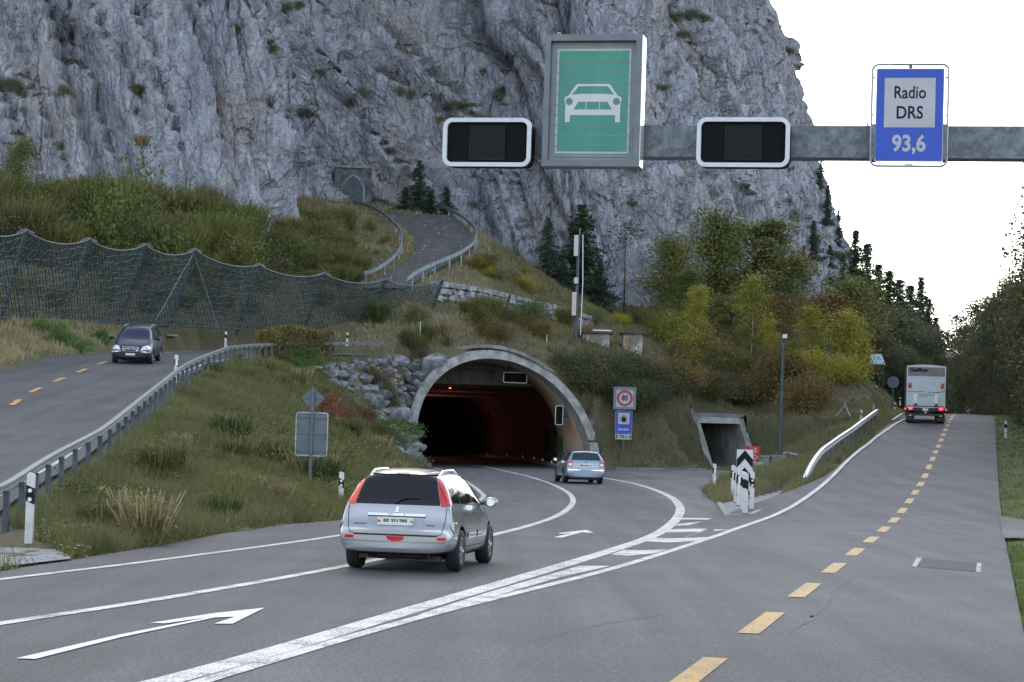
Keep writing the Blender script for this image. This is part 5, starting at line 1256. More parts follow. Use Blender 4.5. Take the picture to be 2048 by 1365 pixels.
# labels that point to the single plant: size, colour and the nearest landmark in view
LM = [(1188, 200, 'the green car sign'), (975, 285, 'the left lane signal'), (1487, 285, 'the right lane signal'), (706, 365, 'the rock gate'), (855, 470, 'the old road'), (270, 690, 'the dark blue van'), (1155, 560, 'the antenna mast'), (1190, 685, 'the left hut'), (1265, 685, 'the right hut'),
      (1565, 780, 'the camera mast'), (1855, 790, 'the lorry'), (1450, 880, 'the underpass'), (1020, 820, 'the tunnel mouth'), (625, 850, 'the back-turned road sign'), (585, 690, 'the hedge'), (1248, 830, 'the speed limit sign'), (1690, 890, 'the short guard rail'), (1505, 640, 'the tallest birch'), (1700, 690, 'the widest birch'), (275, 400, 'the round green tree'),
      (1000, 600, 'the dry stone wall'), (60, 1030, 'the left edge post'), (681, 990, 'the silver car'), (52, 463, 'the second net post'), (290, 491, 'the fourth net post'), (518, 531, 'the sixth net post'), (770, 560, 'the eighth net post'), (120, 150, 'the upper left corner'), (560, 120, 'the middle cliff face'), (1590, 130, 'the cliff edge'), (1640, 480, 'the cliff shoulder'), (2011, 860, 'the nearest right post'), (1785, 765, 'the round grey sign')]
COLN = {'needles_dark': 'dark green', 'needles_blue': 'blue-green', 'leaves_yellowgreen': 'yellow-green', 'leaves_olive': 'olive green', 'leaves_rusty': 'rust brown', 'leaves_deep': 'deep green', 'leaves_green': 'fresh green', 'twigs_gold': 'golden brown', 'leaves_red': 'reddish', 'leaves_sun_painted': 'orange', 'grass_blades': 'grassy green', 'dry_grass': 'straw coloured'}
seen = {}
for o in list(COL.objects):
    if o.type != 'EMPTY' or o.get('category') not in ('bush', 'weed', 'tree') or 'group' not in o: continue
    if o['group'] in ('yellow birches on the slope', 'mixed trees under the cliff'): continue
    ch = [c for c in o.children if c.name.startswith('crown')]
    if not ch: continue
    cn = COLN.get(ch[0].data.materials[0].name, 'green'); h_ = float(max(c[2] for c in ch[0].bound_box))*o.scale[2]
    u, v = proj(o.location.x, o.location.y, o.location.z+h_*.5); u, v = float(u), float(v)
    lu, lv, ln = min(LM, key=lambda q: (q[0]-u)**2+(q[1]-v)**2); d = math.hypot(lu-u, lv-v)
    rel = ('left of' if u < lu else 'right of') if abs(lu-u) > abs(lv-v) else ('above' if v < lv else 'below')
    how = 'just' if d < 45 else ('a little' if d < 95 else ('some way' if d < 190 else 'far'))
    cat = o['category']; big = {'tree': (16, 9), 'bush': (2.2, 1.2), 'weed': (.8, .6)}[cat]; sz = 'tall' if h_ > big[0] else ('middle-sized' if h_ > big[1] else 'small')
    nm = {'tree': 'spruce' if o.name.startswith('spruce') else 'tree', 'bush': 'bush', 'weed': 'weed clump'}[cat]
    lab = f'{sz} {cn} {nm} {how} {rel} {ln}'
    w2 = 'narrow' if o.scale[0] < o.scale[2]*.95 else 'broad'
    if lab in seen:
        k2 = seen[lab] = seen[lab]+1
        side = ('nearer' if o.location.y < 150 else 'farther')
        lab = f'{sz} {w2} {cn} {nm} {how} {rel} {ln}, {side}'
    seen.setdefault(lab, 1); o['label'] = lab
# ------------------------------------------------------------------ roadside structures
def posts_along(path, step, fz, size, parent, mat, top, dz=-.4, name='post'):
    S = spl([tuple(p) for p in path], .5); acc = [0]
    for i in range(1, len(S)): acc.append(acc[-1]+float(np.linalg.norm(S[i][:2]-S[i-1][:2])))
    s = step*.5
    while s < acc[-1]:
        q = [float(np.interp(s, acc, [p[k] for p in S])) for k in range(3)]
        mb = MB(); zb = zg1(q[0], q[1]) if fz is None else fz(q[1]); mb.box((q[0], q[1], (zb+dz+q[2]+top)/2), (size[0], size[1], q[2]+top-zb-dz)); mb.build(name, mat, parent); s += step
def beam(path, w, h, name, mat, parent, step=1.0):
    S = spl([tuple(p) for p in path], step); V = []; F = []; n = len(S)
    for i, p in enumerate(S):
        t = S[min(i+1, n-1)]-S[max(i-1, 0)]; t = t[:2]/np.linalg.norm(t[:2]); r = np.array([t[1], -t[0]])
        for a, b in ((-1, -1), (1, -1), (1, -.25), (.55, 0), (1, .25), (1, 1), (-1, 1), (-1, .25), (-.55, 0), (-1, -.25)):
            V.append((p[0]+r[0]*a*w/2, p[1]+r[1]*a*w/2, p[2]+b*h/2))
    k = 10
    for i in range(n-1):
        for j in range(k): F.append((i*k+j, i*k+(j+1) % k, (i+1)*k+(j+1) % k, (i+1)*k+j))
    F += [tuple(range(k))[::-1], tuple(range((n-1)*k, n*k))]
    me = bpy.data.meshes.new(name); me.from_pydata(V, [], F); me.materials.append(mat); me.update(); return link(name, me, parent)
# long left guard rail
gr = thing('guard_rail', 'long grey box-beam guard rail on many posts along the upper left road', 'guard rail')
gp = [(p[0]+.42, p[1], zleft(p[1])+.66) for p in LB if 33 < p[1] < 139]
beam([(p[0], p[1], p[2]+.02) for p in gp], .13, .15, 'rail', M['railpaint'], gr)
posts_along([(p[0]+.12, p[1], p[2]) for p in gp], 2.0, None, (.10, .12), gr, M['steel'], .0, -.3)
# short right guard rail
gr = thing('guard_rail', 'short pale guard rail bent down to the ground beside the main road', 'guard rail')
def rx_(y): return .2125*y-7.25
gp = [(rx_(88.5)+.1, 88.5, zroad(88.5)+.02), (rx_(93.5), 93.5, zroad(93.5)+.40), (rx_(98.5)-.0, 98.5, zroad(98.5)+.66)]+[(rx_(y), y, zroad(y)+.68) for y in (104, 110, 116, 122, 128, 134, 140, 147)]
beam(gp, .15, .25, 'rail', pm('pale_rail', (.34, .385, .42), .4, .3, var=.15, scale=2), gr, .8)
posts_along(gp[2:], 4.0, None, (.1, .12), gr, M['steel'], .0, -.3)
# old road rails
def oldrail(px, label):
    g_ = thing('guard_rail', label, 'guard rail'); q = [tuple(P(u, v+3, y*OKS)) for u, v, y in px]
    beam(q, .10, .26, 'rail', M['oldrail'], g_); posts_along(q, 3.4, None, (.1, .1), g_, M['oldrail'], 0, -.3); return g_
oldrail([(815, 555, 149), (835, 541, 152), (870, 524, 157), (915, 505, 162), (945, 485, 168), (954, 468, 173), (945, 448, 179), (915, 425, 186), (880, 408, 192)], 'curved rusty blue-grey guard rail on the right side of the old road')
oldrail([(702, 550, 151), (745, 539, 153), (775, 522, 156), (797, 500, 161), (804, 472, 168), (790, 445, 176), (752, 416, 187), (705, 400, 195), (650, 390, 200)], 'curved blue-grey guard rail on the inner left side of the old road')
# ------------------------------------------------------------------ rockfall net
nf = thing('net_fence', 'tall leaning rockfall net of wire mesh between steel posts above the upper road', 'fence')
TOPS = [(-70, 448), (52, 463), (178, 480), (290, 491), (390, 501), (518, 531), (648, 548), (770, 560), (885, 560)]
FT = [P(u, v, b_[2]-1.0) for (u, v), b_ in zip(TOPS, FB)]
def bay(a0, a1, t0, t1, s, q, off, seed):
    b_ = a0.lerp(a1, s); t_ = t0.lerp(t1, s); t_ = t_-Vector((0, 0, 1))*(.42*4*s*(1-s)); b_ = b_-Vector((0, 0, .15))
    p = b_.lerp(t_, q); n = Vector((.25, -1, 0)).normalized(); return p+n*(off+.35*math.sin(math.pi*q)*math.sin(math.pi*s)+.06*math.sin(s*23+q*9+seed))
V = []; F = []
def ribb(p, q, w):
    d = (q-p); r = d.cross(Vector((.25, -1, 0))); r.normalize(); r *= w/2; b_ = len(V); V.extend([p-r, p+r, q+r, q-r]); F.append((b_, b_+1, b_+2, b_+3))
for k in range(8):
    a0, a1, t0, t1 = FENCEB[k], FENCEB[k+1], FT[k], FT[k+1]; L = (a1-a0).length; H_ = (t0-a0).length
    for off, cell, w in ((.05, .25, .028), (.16, .38, .032)):
        nu = max(6, int(L/cell)); nv = int(H_/cell); g = [[bay(a0, a1, t0, t1, i/nu, j/nv, off, k) for j in range(nv+1)] for i in range(nu+1)]
        for i in range(nu):
            for j in range(nv):
                ribb(g[i][j], g[i+1][j+1], w); ribb(g[i+1][j], g[i][j+1], w)
me = fast('wire_mesh', [tuple(p) for p in V], F, M['net']); link('wire_mesh', me, nf)
V = []; F = []
for k in range(8):
    a0, a1, t0, t1 = FENCEB[k], FENCEB[k+1], FT[k], FT[k+1]
    for j in range(1, 12):
        for i in range(40):
            if (i+j*3) % 5 == 0: continue
            f_ = lambda s: bay(a0, a1, t0, t1, s, min(1, j/12+.022*math.sin(s*9+j*1.7+k)+.008*math.sin(s*31)), .22, k)
            p_, q_ = f_(i/40), f_((i+.7)/40); ribb(p_, q_, .028)
link('wave_wires', fast('wave_wires', [tuple(p) for p in V], F, pm('net_light_wire', (.13, .165, .17), .5, .3)), nf)
for b_, t_ in zip(FENCEB, FT):
    mb = MB(); d = (t_-b_).normalized(); mb.bar(b_-d*.5+Vector((.05, .25, 0)), t_+d*.1, .16, .16); mb.build('post', M['netpost'], nf)
    mb = MB(); mb.tube([t_+Vector((-.42, 0, -.1)), t_+Vector((-.12, -.1, .05)), t_+Vector((.1, -.1, .05)), t_+Vector((.42, 0, -.1))], .045, 5); mb.build('cable_clamp', M['cable'], nf)
for k in range(8):
    mb = MB(); mb.tube([bay(FENCEB[k], FENCEB[k+1], FT[k], FT[k+1], s/10, 1, .1, k) for s in range(11)], .035, 5); mb.build('top_cable', M['cable'], nf)
    mb = MB(); mb.tube([bay(FENCEB[k], FENCEB[k+1], FT[k], FT[k+1], s/10, 0.01, .12, k) for s in range(11)], .06, 5); mb.build('bottom_cable', M['netpost'], nf)
mb = MB(); mb.tube([FT[4], P(312, 640, 126)], .022, 5); mb.build('stay_cable', M['cable'], nf)
mb = MB(); mb.tube([FT[4]+Vector((0, 0, -.3)), P(438, 663, 127)], .02, 5); mb.build('stay_cable', M['netpost'], nf)
# second, small net beside the wall
nf2 = thing('cable_fence', 'low cable fence on leaning posts in front of the dry stone wall', 'fence')
cps = [(880, 590, 157.5), (920, 597, 159), (1000, 604, 162), (1100, 620, 171), (1190, 640, 179)]
for dv in (0, 8):
    mb = MB(); mb.tube([P(u, v+dv, y) for u, v, y in cps], .04, 5); mb.build('cable', M['netpost'], nf2)
for (ua, va, ub, vb, y) in ((1020, 590, 1009, 632, 162.5), (1160, 612, 1154, 640, 175)):
    mb = MB(); mb.bar(P(ub, vb, y), P(ua, va, y-.5), .15); mb.build('post', M['netpost'], nf2)
# dry stone wall
random.seed(21)
WP = [P(u, v, y) for u, v, y in WALL]; WT = [P(u, v, y*OKS) for u, v, y in ((868, 563, 150.9), (900, 566, 152.4), (960, 576, 156.5), (1040, 595, 161.5), (1110, 612, 167.5), (1188, 636, 173.6))]
wl = thing('stone_wall', 'pale dry stone retaining wall below the old road', 'wall')
ws = spl([tuple(p)+tuple(q) for p, q in zip(WP, WT)], .62); stone = pm('wall_stone', (.40, .41, .42), .9, var=.4, scale=1.3, bump=.4, bscale=9, world=True)
mb = MB()
for i in range(len(ws)-1):
    a, b_ = ws[i], ws[i+1]; H_ = a[5]-a[2]; nr_ = max(2, int(H_/.36))
    mbk = None
    for j in range(nr_):
        z0_ = a[2]+H_*j/nr_; s = random.uniform(.75, 1.0); x = (a[0]+b_[0])/2+random.uniform(-.15, .15); y = (a[1]+b_[1])/2+.15*j/nr_
        R_ = Matrix.Rotation(math.atan2(b_[1]-a[1], b_[0]-a[0])+random.uniform(-.15, .15), 3, 'Z') @ Matrix.Rotation(random.uniform(-.12, .12), 3, 'Y')
        n0 = len(mb.v); mb.box((x, y, z0_+H_/nr_/2), (.58*s*random.uniform(.8, 1.15), .5, H_/nr_*.9*s), M=R_)
        for q in range(n0, n0+8): p = mb.v[q]; mb.v[q] = (p[0]+random.uniform(-.06, .06), p[1]+random.uniform(-.06, .06), p[2]+random.uniform(-.05, .05))
mb.build('stones', stone, wl)
mb = MB()
for i in range(len(ws)-1):
    a, b_ = ws[i], ws[i+1]; mb.add([(a[0], a[1]+.12, a[2]-.6), (b_[0], b_[1]+.12, b_[2]-.6), (b_[0], b_[1]+.25, b_[5]-.08), (a[0], a[1]+.25, a[5]-.08)], [(0, 1, 2, 3)])
mb.build('core', pm('wall_core', (.07, .07, .065), .95), wl)
# boulders
def boulder(seed):
    bm = bmesh.new(); bmesh.ops.create_icosphere(bm, subdivisions=3, radius=1.0); P_ = np.array([v.co[:] for v in bm.verts])
    r = np.random.default_rng(seed)
    for _ in range(11):
        n = r.normal(size=3); n /= np.linalg.norm(n); d = r.uniform(.45, .8); k = P_@n; P_ -= np.maximum(0, k-d)[:, None]*n[None]*.92
    P_ += (fbm(P_*3+seed, 3, seed)[:, None]-.5)*.16*P_; P_ *= np.array([1.15, .95, .8])
    for v, p in zip(bm.verts, P_): v.co = p
    me = bpy.data.meshes.new('boulder'); bm.to_mesh(me); bm.free(); return me
rockm = pm('boulder_rock', (.24, .25, .27), .95, var=.45, scale=1.9, bump=.9, bscale=9, col2=(.075, .08, .085))
BM = [boulder(k) for k in range(7)]
for me in BM: me.materials.append(rockm)
RP = [(640, 735), (700, 728), (770, 722), (860, 724), (868, 745), (845, 790), (832, 850), (834, 925), (800, 925), (760, 850), (720, 790), (660, 770)]
rr = random.Random(4); k = 0; placed = []
for t_ in range(14000):
    if k >= 110: break
    u = rr.uniform(620, 870); v = rr.uniform(720, 930)
    if not inpoly(np.array([u]), np.array([v]), RP)[0]: continue
    s = .3+.85*rr.random()**1.4
    if any((u-a)**2+((v-b)*1.1)**2 < ((s+c)*14.5)**2 for a, b, c in placed): continue
    p = TG(u, v)
    if p is None: continue
    placed.append((u, v, s)); o = link('boulder', BM[k % 7]); o.location = p+Vector((0, .1, s*.12)); o.scale = (s, s, s*rr.uniform(.8, 1.05)); o.rotation_euler = (rr.uniform(-.5, .5), rr.uniform(-.5, .5), rr.uniform(0, 6.28)); k += 1
    wh = ('in the top row' if v < 745 else ('in the upper part' if v < 785 else ('in the middle' if v < 830 else ('in the lower part' if v < 880 else 'at the foot')))); hx_ = 'left end' if u < 700 else ('left half' if u < 750 else ('right half' if u < 800 else 'ring side'))
    tag(o, ('huge' if s > .8 else ('broad' if s > .6 else 'small'))+(' rounded' if k % 2 else ' edged')+' grey boulder '+wh+' of the rock pile, '+hx_, 'boulder', 'boulders piled left of the tunnel')
for u, v, s in ((1555, 918, .45), (1575, 912, .6), (1590, 918, .4)):
    o = link('boulder', BM[int(u) % 7]); p = P(u, v, 128); o.location = p; o.scale = (s, s, s*.8); tag(o, 'grey field stone beside the concrete block under the lamp mast', 'boulder', 'stones under the lamp mast')
for u, v, s, lb in ((899, 484, .42, 'white fallen rock lying on the old road'), (615, 735, .7, 'pale rock slab sticking out at the head of the bank'), (655, 800, .6, 'pale rock slab in the grass left of the boulders'), (335, 672, .5, 'long pale stone on the verge behind the dark van')):
    p = TG(u, v)
    if p: o = link('rock', BM[2]); o.location = p; o.scale = (s*1.6, s, s*.35); tag(o, lb, 'rock')
# loose stones on the old road
r = np.random.default_rng(3); n = 170; q = r.random(n); i_ = (q*(len(OA)-1)).astype(int); w = r.random(n)
X = OA[i_, 0]*(1-w)+OB[i_, 0]*w; Y = OA[i_, 1]*(1-w)+OB[i_, 1]*w; C_ = np.stack([X, Y, np.interp(Y, ZOY, ZOZ)+.09], 1)
Vv, Ff = leaves(C_, .10, rng=r, flat=.6, aspect=.9); tag(link('gravel', fast('gravel', Vv, Ff, M['signwhite'])), 'small pale stones scattered on the old road', 'gravel', kind='stuff')
# cobbled corners
m, nt, b, out = nmat('cobbles'); c = coords(nt, True)
vt = nd(nt, 'ShaderNodeTexVoronoi', feature='DISTANCE_TO_EDGE'); vt.inputs['Scale'].default_value = 7.5; nt.links.new(c, vt.inputs['Vector']); n1 = noise_n(nt, 3, 4, .6, c)
o = mixc(nt, 1.0, ramp(nt, vt.outputs[0], [(.02, (.09, .09, .085)), (.1, (.30, .30, .31))]).outputs[0], ramp(nt, n1.outputs[0], [(.3, (.75, .75, .75)), (.7, (1.2, 1.2, 1.2))]).outputs[0], 'MULTIPLY')
nt.links.new(o, b.inputs['Base Color']); b.inputs['Roughness'].default_value = .85; nt.links.new(bumpn(nt, vt.outputs[0], .8, .03), b.inputs['Normal']); M['cobble'] = m
tag(clip_sheet('cobbled_corner', PAVE, zlow, m, .035, 2.0), kind='structure')
tag(clip_sheet('cobbled_island', ISC, zlow, m, .05, 2.0), kind='structure')
mb = MB(); ks = [G(*q) for q in ((1438, 1010), (1453, 1035), (1500, 1034.5), (1541, 1016.5), (1584, 985.5))]
for a, b_ in zip(ks[:-1], ks[1:]): mb.bar(a+Vector((0, 0, .03)), b_+Vector((0, 0, .03)), .14, .12)
tag(mb.build('island_kerb', M['conc']), kind='structure')
# concrete layby strip with a drain, right edge of the main road
LB_ = [(2.95, 55), (5.4, 56.5), (5.9, 60), (4.6, 65), (2.95, 69)]
V = []; 
tag(clip_sheet('layby', [tuple(mr(y, o_))[:2] for o_, y in LB_], lambda x, y: zroad(y)+.01, M['asph3'], .01, 2.0), kind='structure')
dg_ = mr(60.0, 4.3, .06); mb = MB()
mb.box(dg_, (1.1, .5, .02), -RH); o = mb.build('drain_grate', M['blackpl']); tag(o, 'dark drain grate in the pale layby at the right edge', 'drain')
# ------------------------------------------------------------------ marker posts
def post_meshes(h):
    w, d = .125, .11
    body = MB(); 
    pr = [(-w/2, 0), (w/2, 0), (w/2, h-.06), (w/2-.02, h-.02), (-w/2+.03, h), (-w/2, h-.03)]
    body.prism([(x, z) for x, z in pr], face_M((0, d/2, 0), (1, 0, 0), (0, 0, 1)), d)
    return body, w, d
def marker_post(p, h=1.1, refl='round', label='', yaw=0.0, sc=1.0, group='white marker posts', band='slant', foot=True):
    t = thing('marker_post', label, 'marker post', p, yaw, group); body, w, d = post_meshes(h); bo = body.build('body', M['wpost'], t)
    zt, zb = h*.83, h*.58; s = .05; Mf = face_M((0, -d/2-.004, 0), (1, 0, 0), (0, 0, 1)); e = w/2+.004
    mb = MB()
    # wrap-around black band: four slabs with slanted edges on front
    mb.prism([(-e, zb+s), (e, zb-s*.2), (e, zt-s), (-e, zt+s*.2)], face_M((0, d/2+.004, 0), (1, 0, 0), (0, 0, 1)), d+.008)
    mb.build('band', M['bpost'], t)
    if refl == 'round':
        for zz in (.60+.03, .78-.03):
            mb = MB(); mb.prism(circ(0, h*zz+.01, .034, 14), face_M((0, -d/2-.004, 0), (1, 0, 0), (0, 0, 1)), .012); mb.build('reflector', M['refl'], t)
    elif refl == 'rect':
        mb = MB(); mb.prism([(-.044, h*.615), (.044, h*.615), (.044, h*.80), (-.044, h*.80)], Mf, .012); mb.build('reflector', M['refl'], t)
    if foot: mb = MB(); mb.box((0, 0, .012), (w*1.25, d*1.25, .03)); mb.build('foot', M['redp'] if foot == 'red' else M['bpost'], t)
    return t
a = G(57, 1097); marker_post(a+Vector((0, 0, .03)), 1.22, 'round', 'white marker post with two round reflectors on the cobbles at the left edge', 0, foot='red')
p = P(681, 1020, 58); marker_post(p, .98, 'round', 'white marker post with round reflectors just left of the large silver car')
p = P(351, 768, 83); marker_post(p, 1.08, 'rect', 'white marker post standing in front of the bend of the long guard rail', .3)
p = P(451, 696, 131); marker_post(p, .95, 'none', 'small marker post across the upper road left of the hedge')
p = P(694, 694, 141); marker_post(p, .9, 'none', 'small marker post between hedge and tunnel crown')
p = P(1722, 850, 142); marker_post(p, .95, 'round', 'black-backed marker post behind the short guard rail')
p = P(1789, 828, 180); marker_post(p, .92, 'none', 'marker post in the grass left of the lorry')
p = P(1800, 812, 212); marker_post(p, .8, 'none', 'far marker post right behind the one left of the lorry')
p = P(1752, 793, 196); marker_post(p, .9, 'none', 'marker post on the grassy crest by the little shed')
p = P(2011, 879, 128); marker_post(p, 1.05, 'none', 'nearest marker post on the right grass verge')
p = P(2000, 840, 192); marker_post(p, 1.05, 'none', 'second marker post on the right verge at the crest')
p = P(1968, 831, 212); marker_post(p, .8, 'none', 'small marker post beyond the crest, right of the yellow line')
p = P(1934, 829, 222); marker_post(p, .8, 'none', 'faint far marker post next to the small white sign')
p = G(1428, 981); marker_post(p, 1.1, 'rect', 'single marker post in the grass left of the post cluster', .2)
for (u, v, lb, rf, yw) in ((1465, 1000, 'leftmost and rearmost post of the cluster at the chevron board', 'rect', .15), (1471, 1008, 'half-hidden second post from the left in the cluster', 'rect', .2), (1477, 1015, 'third post from the left in the cluster with a pale rectangle', 'rect', .15),
                           (1485, 1025, 'fourth post from the left directly behind the front post', 'rect', .3), (1489.5, 1031, 'front post of the cluster turned edge-on with a rounded black band', 'none', .8), (1503, 1024, 'rightmost post of the cluster with two round reflectors', 'round', 0)):
    marker_post(G(u, v)+Vector((0, 0, .04)), 1.2, rf, lb, yw, group='posts clustered at the road split')
# chevron board
c0 = G(1487, 1014.5); yb = c0.y; A_ = P(1472.5, 899, yb); B_ = P(1505, 899, yb); wC = B_.x-A_.x; hC = 1.52
t = thing('chevron_board', 'tall white board with black arrowheads pointing up at the road split', 'sign', (c0.x, c0.y, 0)); zt = A_.z
mb = MB(); mb.box((0, 0, zt-hC/2), (wC, .05, hC)); mb.build('board', M['signwhite'], t)
cw = wC/2-.004
for k in range(3):
    zz = zt-.02-k*.56; lo_ = zt-hC+.01; mb = MB(); f = [(-cw, zz-.30), (0, zz), (cw, zz-.30), (cw, zz-.58), (0, zz-.28), (-cw, zz-.58)]
    f = [(x, max(z, lo_)) for x, z in f]
    if f[1][1]-f[0][1] < .05: continue
    mb.prism(f[::-1], face_M((0, -.026, 0), (1, 0, 0), (0, 0, 1)), .008); mb.build('arrowhead', M['signblack'], t)
mb = MB(); mb.cyl((0, .06, -.1), (0, .06, zt-.1), .035, 10); mb.build('pole', M['galv'], t)
# ------------------------------------------------------------------ sign seen from behind, left bank
yb = 60.0; s_ = yb/4500; bp = P(617.5, 1020, yb); t = thing('road_sign', 'back of a square road sign with a diamond sign above it on a grey pole', 'sign', tuple(bp))
top = P(625, 777, yb); h_ = top.z-bp.z; mb = MB(); mb.cyl((0, 0, -.2), (0, 0, h_), .042, 12); mb.build('pole', M['alu'], t)
pc = P(624, 869, yb); pz = pc.z-bp.z; pw, ph = 64*s_, 87*s_
mb = MB(); mb.prism(rrect(-pw/2, pz-ph/2, pw/2, pz+ph/2, .07), face_M((0, .09, 0), (1, 0, 0), (0, 0, 1)), .03); mb.build('panel', M['alu'], t)
mb = MB(); mb.ring(rrect(-pw/2-.005, pz-ph/2-.005, pw/2+.005, pz+ph/2+.005, .075), rrect(-pw/2+.02, pz-ph/2+.02, pw/2-.02, pz+ph/2-.02, .055), face_M((0, .085, 0), (1, 0, 0), (0, 0, 1)), .05); mb.build('panel_rim', M['galv'], t)
for dz in (.40, 0, -.40): mb = MB(); mb.box((0, .04, pz+dz*ph*1.02*.95), (pw*.96, .03, .035 if dz else .012)); mb.build('brace', M['alu'], t)
mb = MB(); mb.box((pw*.34, .055, pz-ph*.43), (.05, .004, .04)); mb.build('sticker', M['warn'], t)
dc = P(626, 797, yb); dz_ = dc.z-bp.z; r_ = 23.5*s_
mb = MB(); mb.prism([(-r_, dz_), (0, dz_-r_), (r_, dz_), (0, dz_+r_)], face_M((0, .09, 0), (1, 0, 0), (0, 0, 1)), .03); mb.build('diamond', M['alu'], t)
mb = MB(); mb.box((0, .045, dz_+.01), (r_*1.9, .03, .035)); mb.build('brace', M['alu'], t)
# ------------------------------------------------------------------ speed limit and tunnel sign
yb = 145.0; s_ = yb/4500; gb = P(1245.5, 926, yb); t = thing('road_sign', 'speed limit box above blue tunnel sign on one pole', 'sign', (gb.x, gb.y, gb.z), -.05)
def Lz(u, v): q = P(u, v, yb); return q.x-gb.x, q.z-gb.z
x0, z0_ = Lz(1249.5, 797); mb = MB(); mb.cyl((0, .1, -.6), (x0, .1, z0_), .07, 12); mb.build('pole', M['alu'], t)
w = 45*s_/2; FM = face_M((x0, -.12, z0_), (1, 0, 0), (0, 0, 1))
mb = MB(); mb.box((x0, 0, z0_), (2*w-.01, .24, 2*w-.01)); mb.build('box', M['alu'], t)
mb = MB(); mb.ring([(-w, -w), (w, -w), (w, w), (-w, w)], [(-w+.17, -w+.17), (w-.17, -w+.17), (w-.17, w-.17), (-w+.17, w-.17)], FM, .07); mb.build('frame', pm('box_frame', (.15, .20, .24), .5), t)
mb = MB(); mb.prism([(-w+.16, -w+.16), (w-.16, -w+.16), (w-.16, w-.16), (-w+.16, w-.16)], FM, .02); fc = mb.build('face', M['signwhite2'], t)
R_ = w-.2; mb = MB(); mb.ring(circ(0, 0, R_, 40), circ(0, 0, R_*.68, 40), FM, .032); mb.build('red_ring', M['signred'], t)
place_text('number', '80', .36, M['signtext'], FM @ Matrix.Translation((0, 0, .03)), t, sx=.82, bold=.012)
x1, z1 = Lz(1247.5, 844.5); bw, bh = 32.5*s_/2, 44*s_/2; FM = face_M((x1, -.03, z1), (1, 0, 0), (0, 0, 1))
mb = MB(); mb.box((x1, 0, z1), (2*bw+.04, .05, 2*bh+.04)); mb.build('back_plate', M['signwhite2'], t)
mb = MB(); mb.prism([(-bw, -bh), (bw, -bh), (bw, bh), (-bw, bh)], FM, .012); mb.build('blue_panel', M['signblue'], t)
sq = bw*.70; zc = bh*.32; mb = MB(); mb.prism([(-sq, zc-sq), (sq, zc-sq), (sq, zc+sq), (-sq, zc+sq)], FM, .02); mb.build('white_square', M['signwhite2'], t)
def archp(r, hb): return [(-r, zc-hb), (r, zc-hb)]+[(r*math.cos(q), zc-.02+r*math.sin(q)) for q in np.linspace(0, math.pi, 14)]
mb = MB(); mb.prism(archp(.13, .22), FM, .026); mb.build('arch', M['signblack'], t)
mb = MB()
for q in np.linspace(0, math.pi, 9):
    c_ = (math.cos(q), math.sin(q)); mb.box(FM @ Vector((c_[0]*.19, zc-.02+c_[1]*.19, .022)), (.05, .008, .05), M=Matrix.Rotation(-q, 3, 'Y'))
for zz in (-.08, -.16):
    for sx in (-1, 1): mb.box(FM @ Vector((sx*.19, zc+zz, .022)), (.05, .008, .05))
mb.build('arch_stones', M['signblack'], t)
place_text('name_lettering', 'Simmeflue', .17, M['signwhite'], FM @ Matrix.Translation((0, -bh*.66, .014)), t, sx=.72, bold=.004)
x2, z2 = Lz(1246.5, 874); qw, qh = 33*s_/2, 11*s_/2; FM = face_M((x2, -.03, z2), (1, 0, 0), (0, 0, 1))
mb = MB(); mb.box((x2, 0, z2), (2*qw, .05, 2*qh)); mb.build('length_plate', M['signwhite2'], t)
place_text('length_lettering', '700 m', .17, M['signtext'], FM @ Matrix.Translation((0, 0, .002)), t, sx=.85, bold=.004)
for sx in (-1, 1):
    mb = MB(); mb.prism([(sx*.44-.03, -.12), (sx*.44+.03, -.12), (sx*.44+.03, .02), (sx*.44+.08, .02), (sx*.44, .13), (sx*.44-.08, .02), (sx*.44-.03, .02)], FM, .008); mb.build('arrow', M['signtext'], t)
# ------------------------------------------------------------------ antenna mast, huts
yb = 157; bp = P(1150, 692, yb); t = thing('antenna_mast', 'slim antenna mast with pale panel antennas above the tunnel', 'mast', tuple(bp))
def L2(u, v): q = P(u, v, yb); return (q.x-bp.x, 0, q.z-bp.z)
mb = MB(); mb.tube([(0, 0, -.5), (.03, 0, L2(1155, 470)[2])], [.13, .10], 10); mb.build('pole', M['steel'], t)
mb = MB(); a = L2(1157, 456); mb.cyl((.1, 0, L2(1156, 480)[2]), (.1, 0, a[2]), .025, 6); mb.build('whip', M['galv'], t)
for (u, va, vb, w) in ((1153.5, 471, 513, .30), (1153.5, 556, 568, .30), (1149.5, 585, 632, .30)):
    a = L2(u, (va+vb)/2); h_ = (vb-va)*yb/4500; mb = MB(); mb.prism(rrect(-w/2, -h_/2, w/2, h_/2, .05), face_M((a[0]-.05, -.12, a[2]), (1, 0, 0), (0, 0, 1)), .14); o_ = mb.build('antenna', M['antenna'], t)
    mb = MB(); mb.box((a[0]+.02, -.04, a[2]-h_/2-.05), (.2, .14, .10)); mb.build('antenna_foot', M['blackpl'], t)
t2 = thing('cable_pipe', 'thin white pipe standing right beside the antenna mast', 'pipe', tuple(P(1161, 662, yb)))
mb = MB(); a = P(1164, 470, yb)-P(1161, 662, yb); mb.tube([(0, 0, -.3), (.06, 0, a.z*.5), (a.x*.4, 0, a.z)], .035, 6); mb.build('pipe', M['whiteplain'], t2)
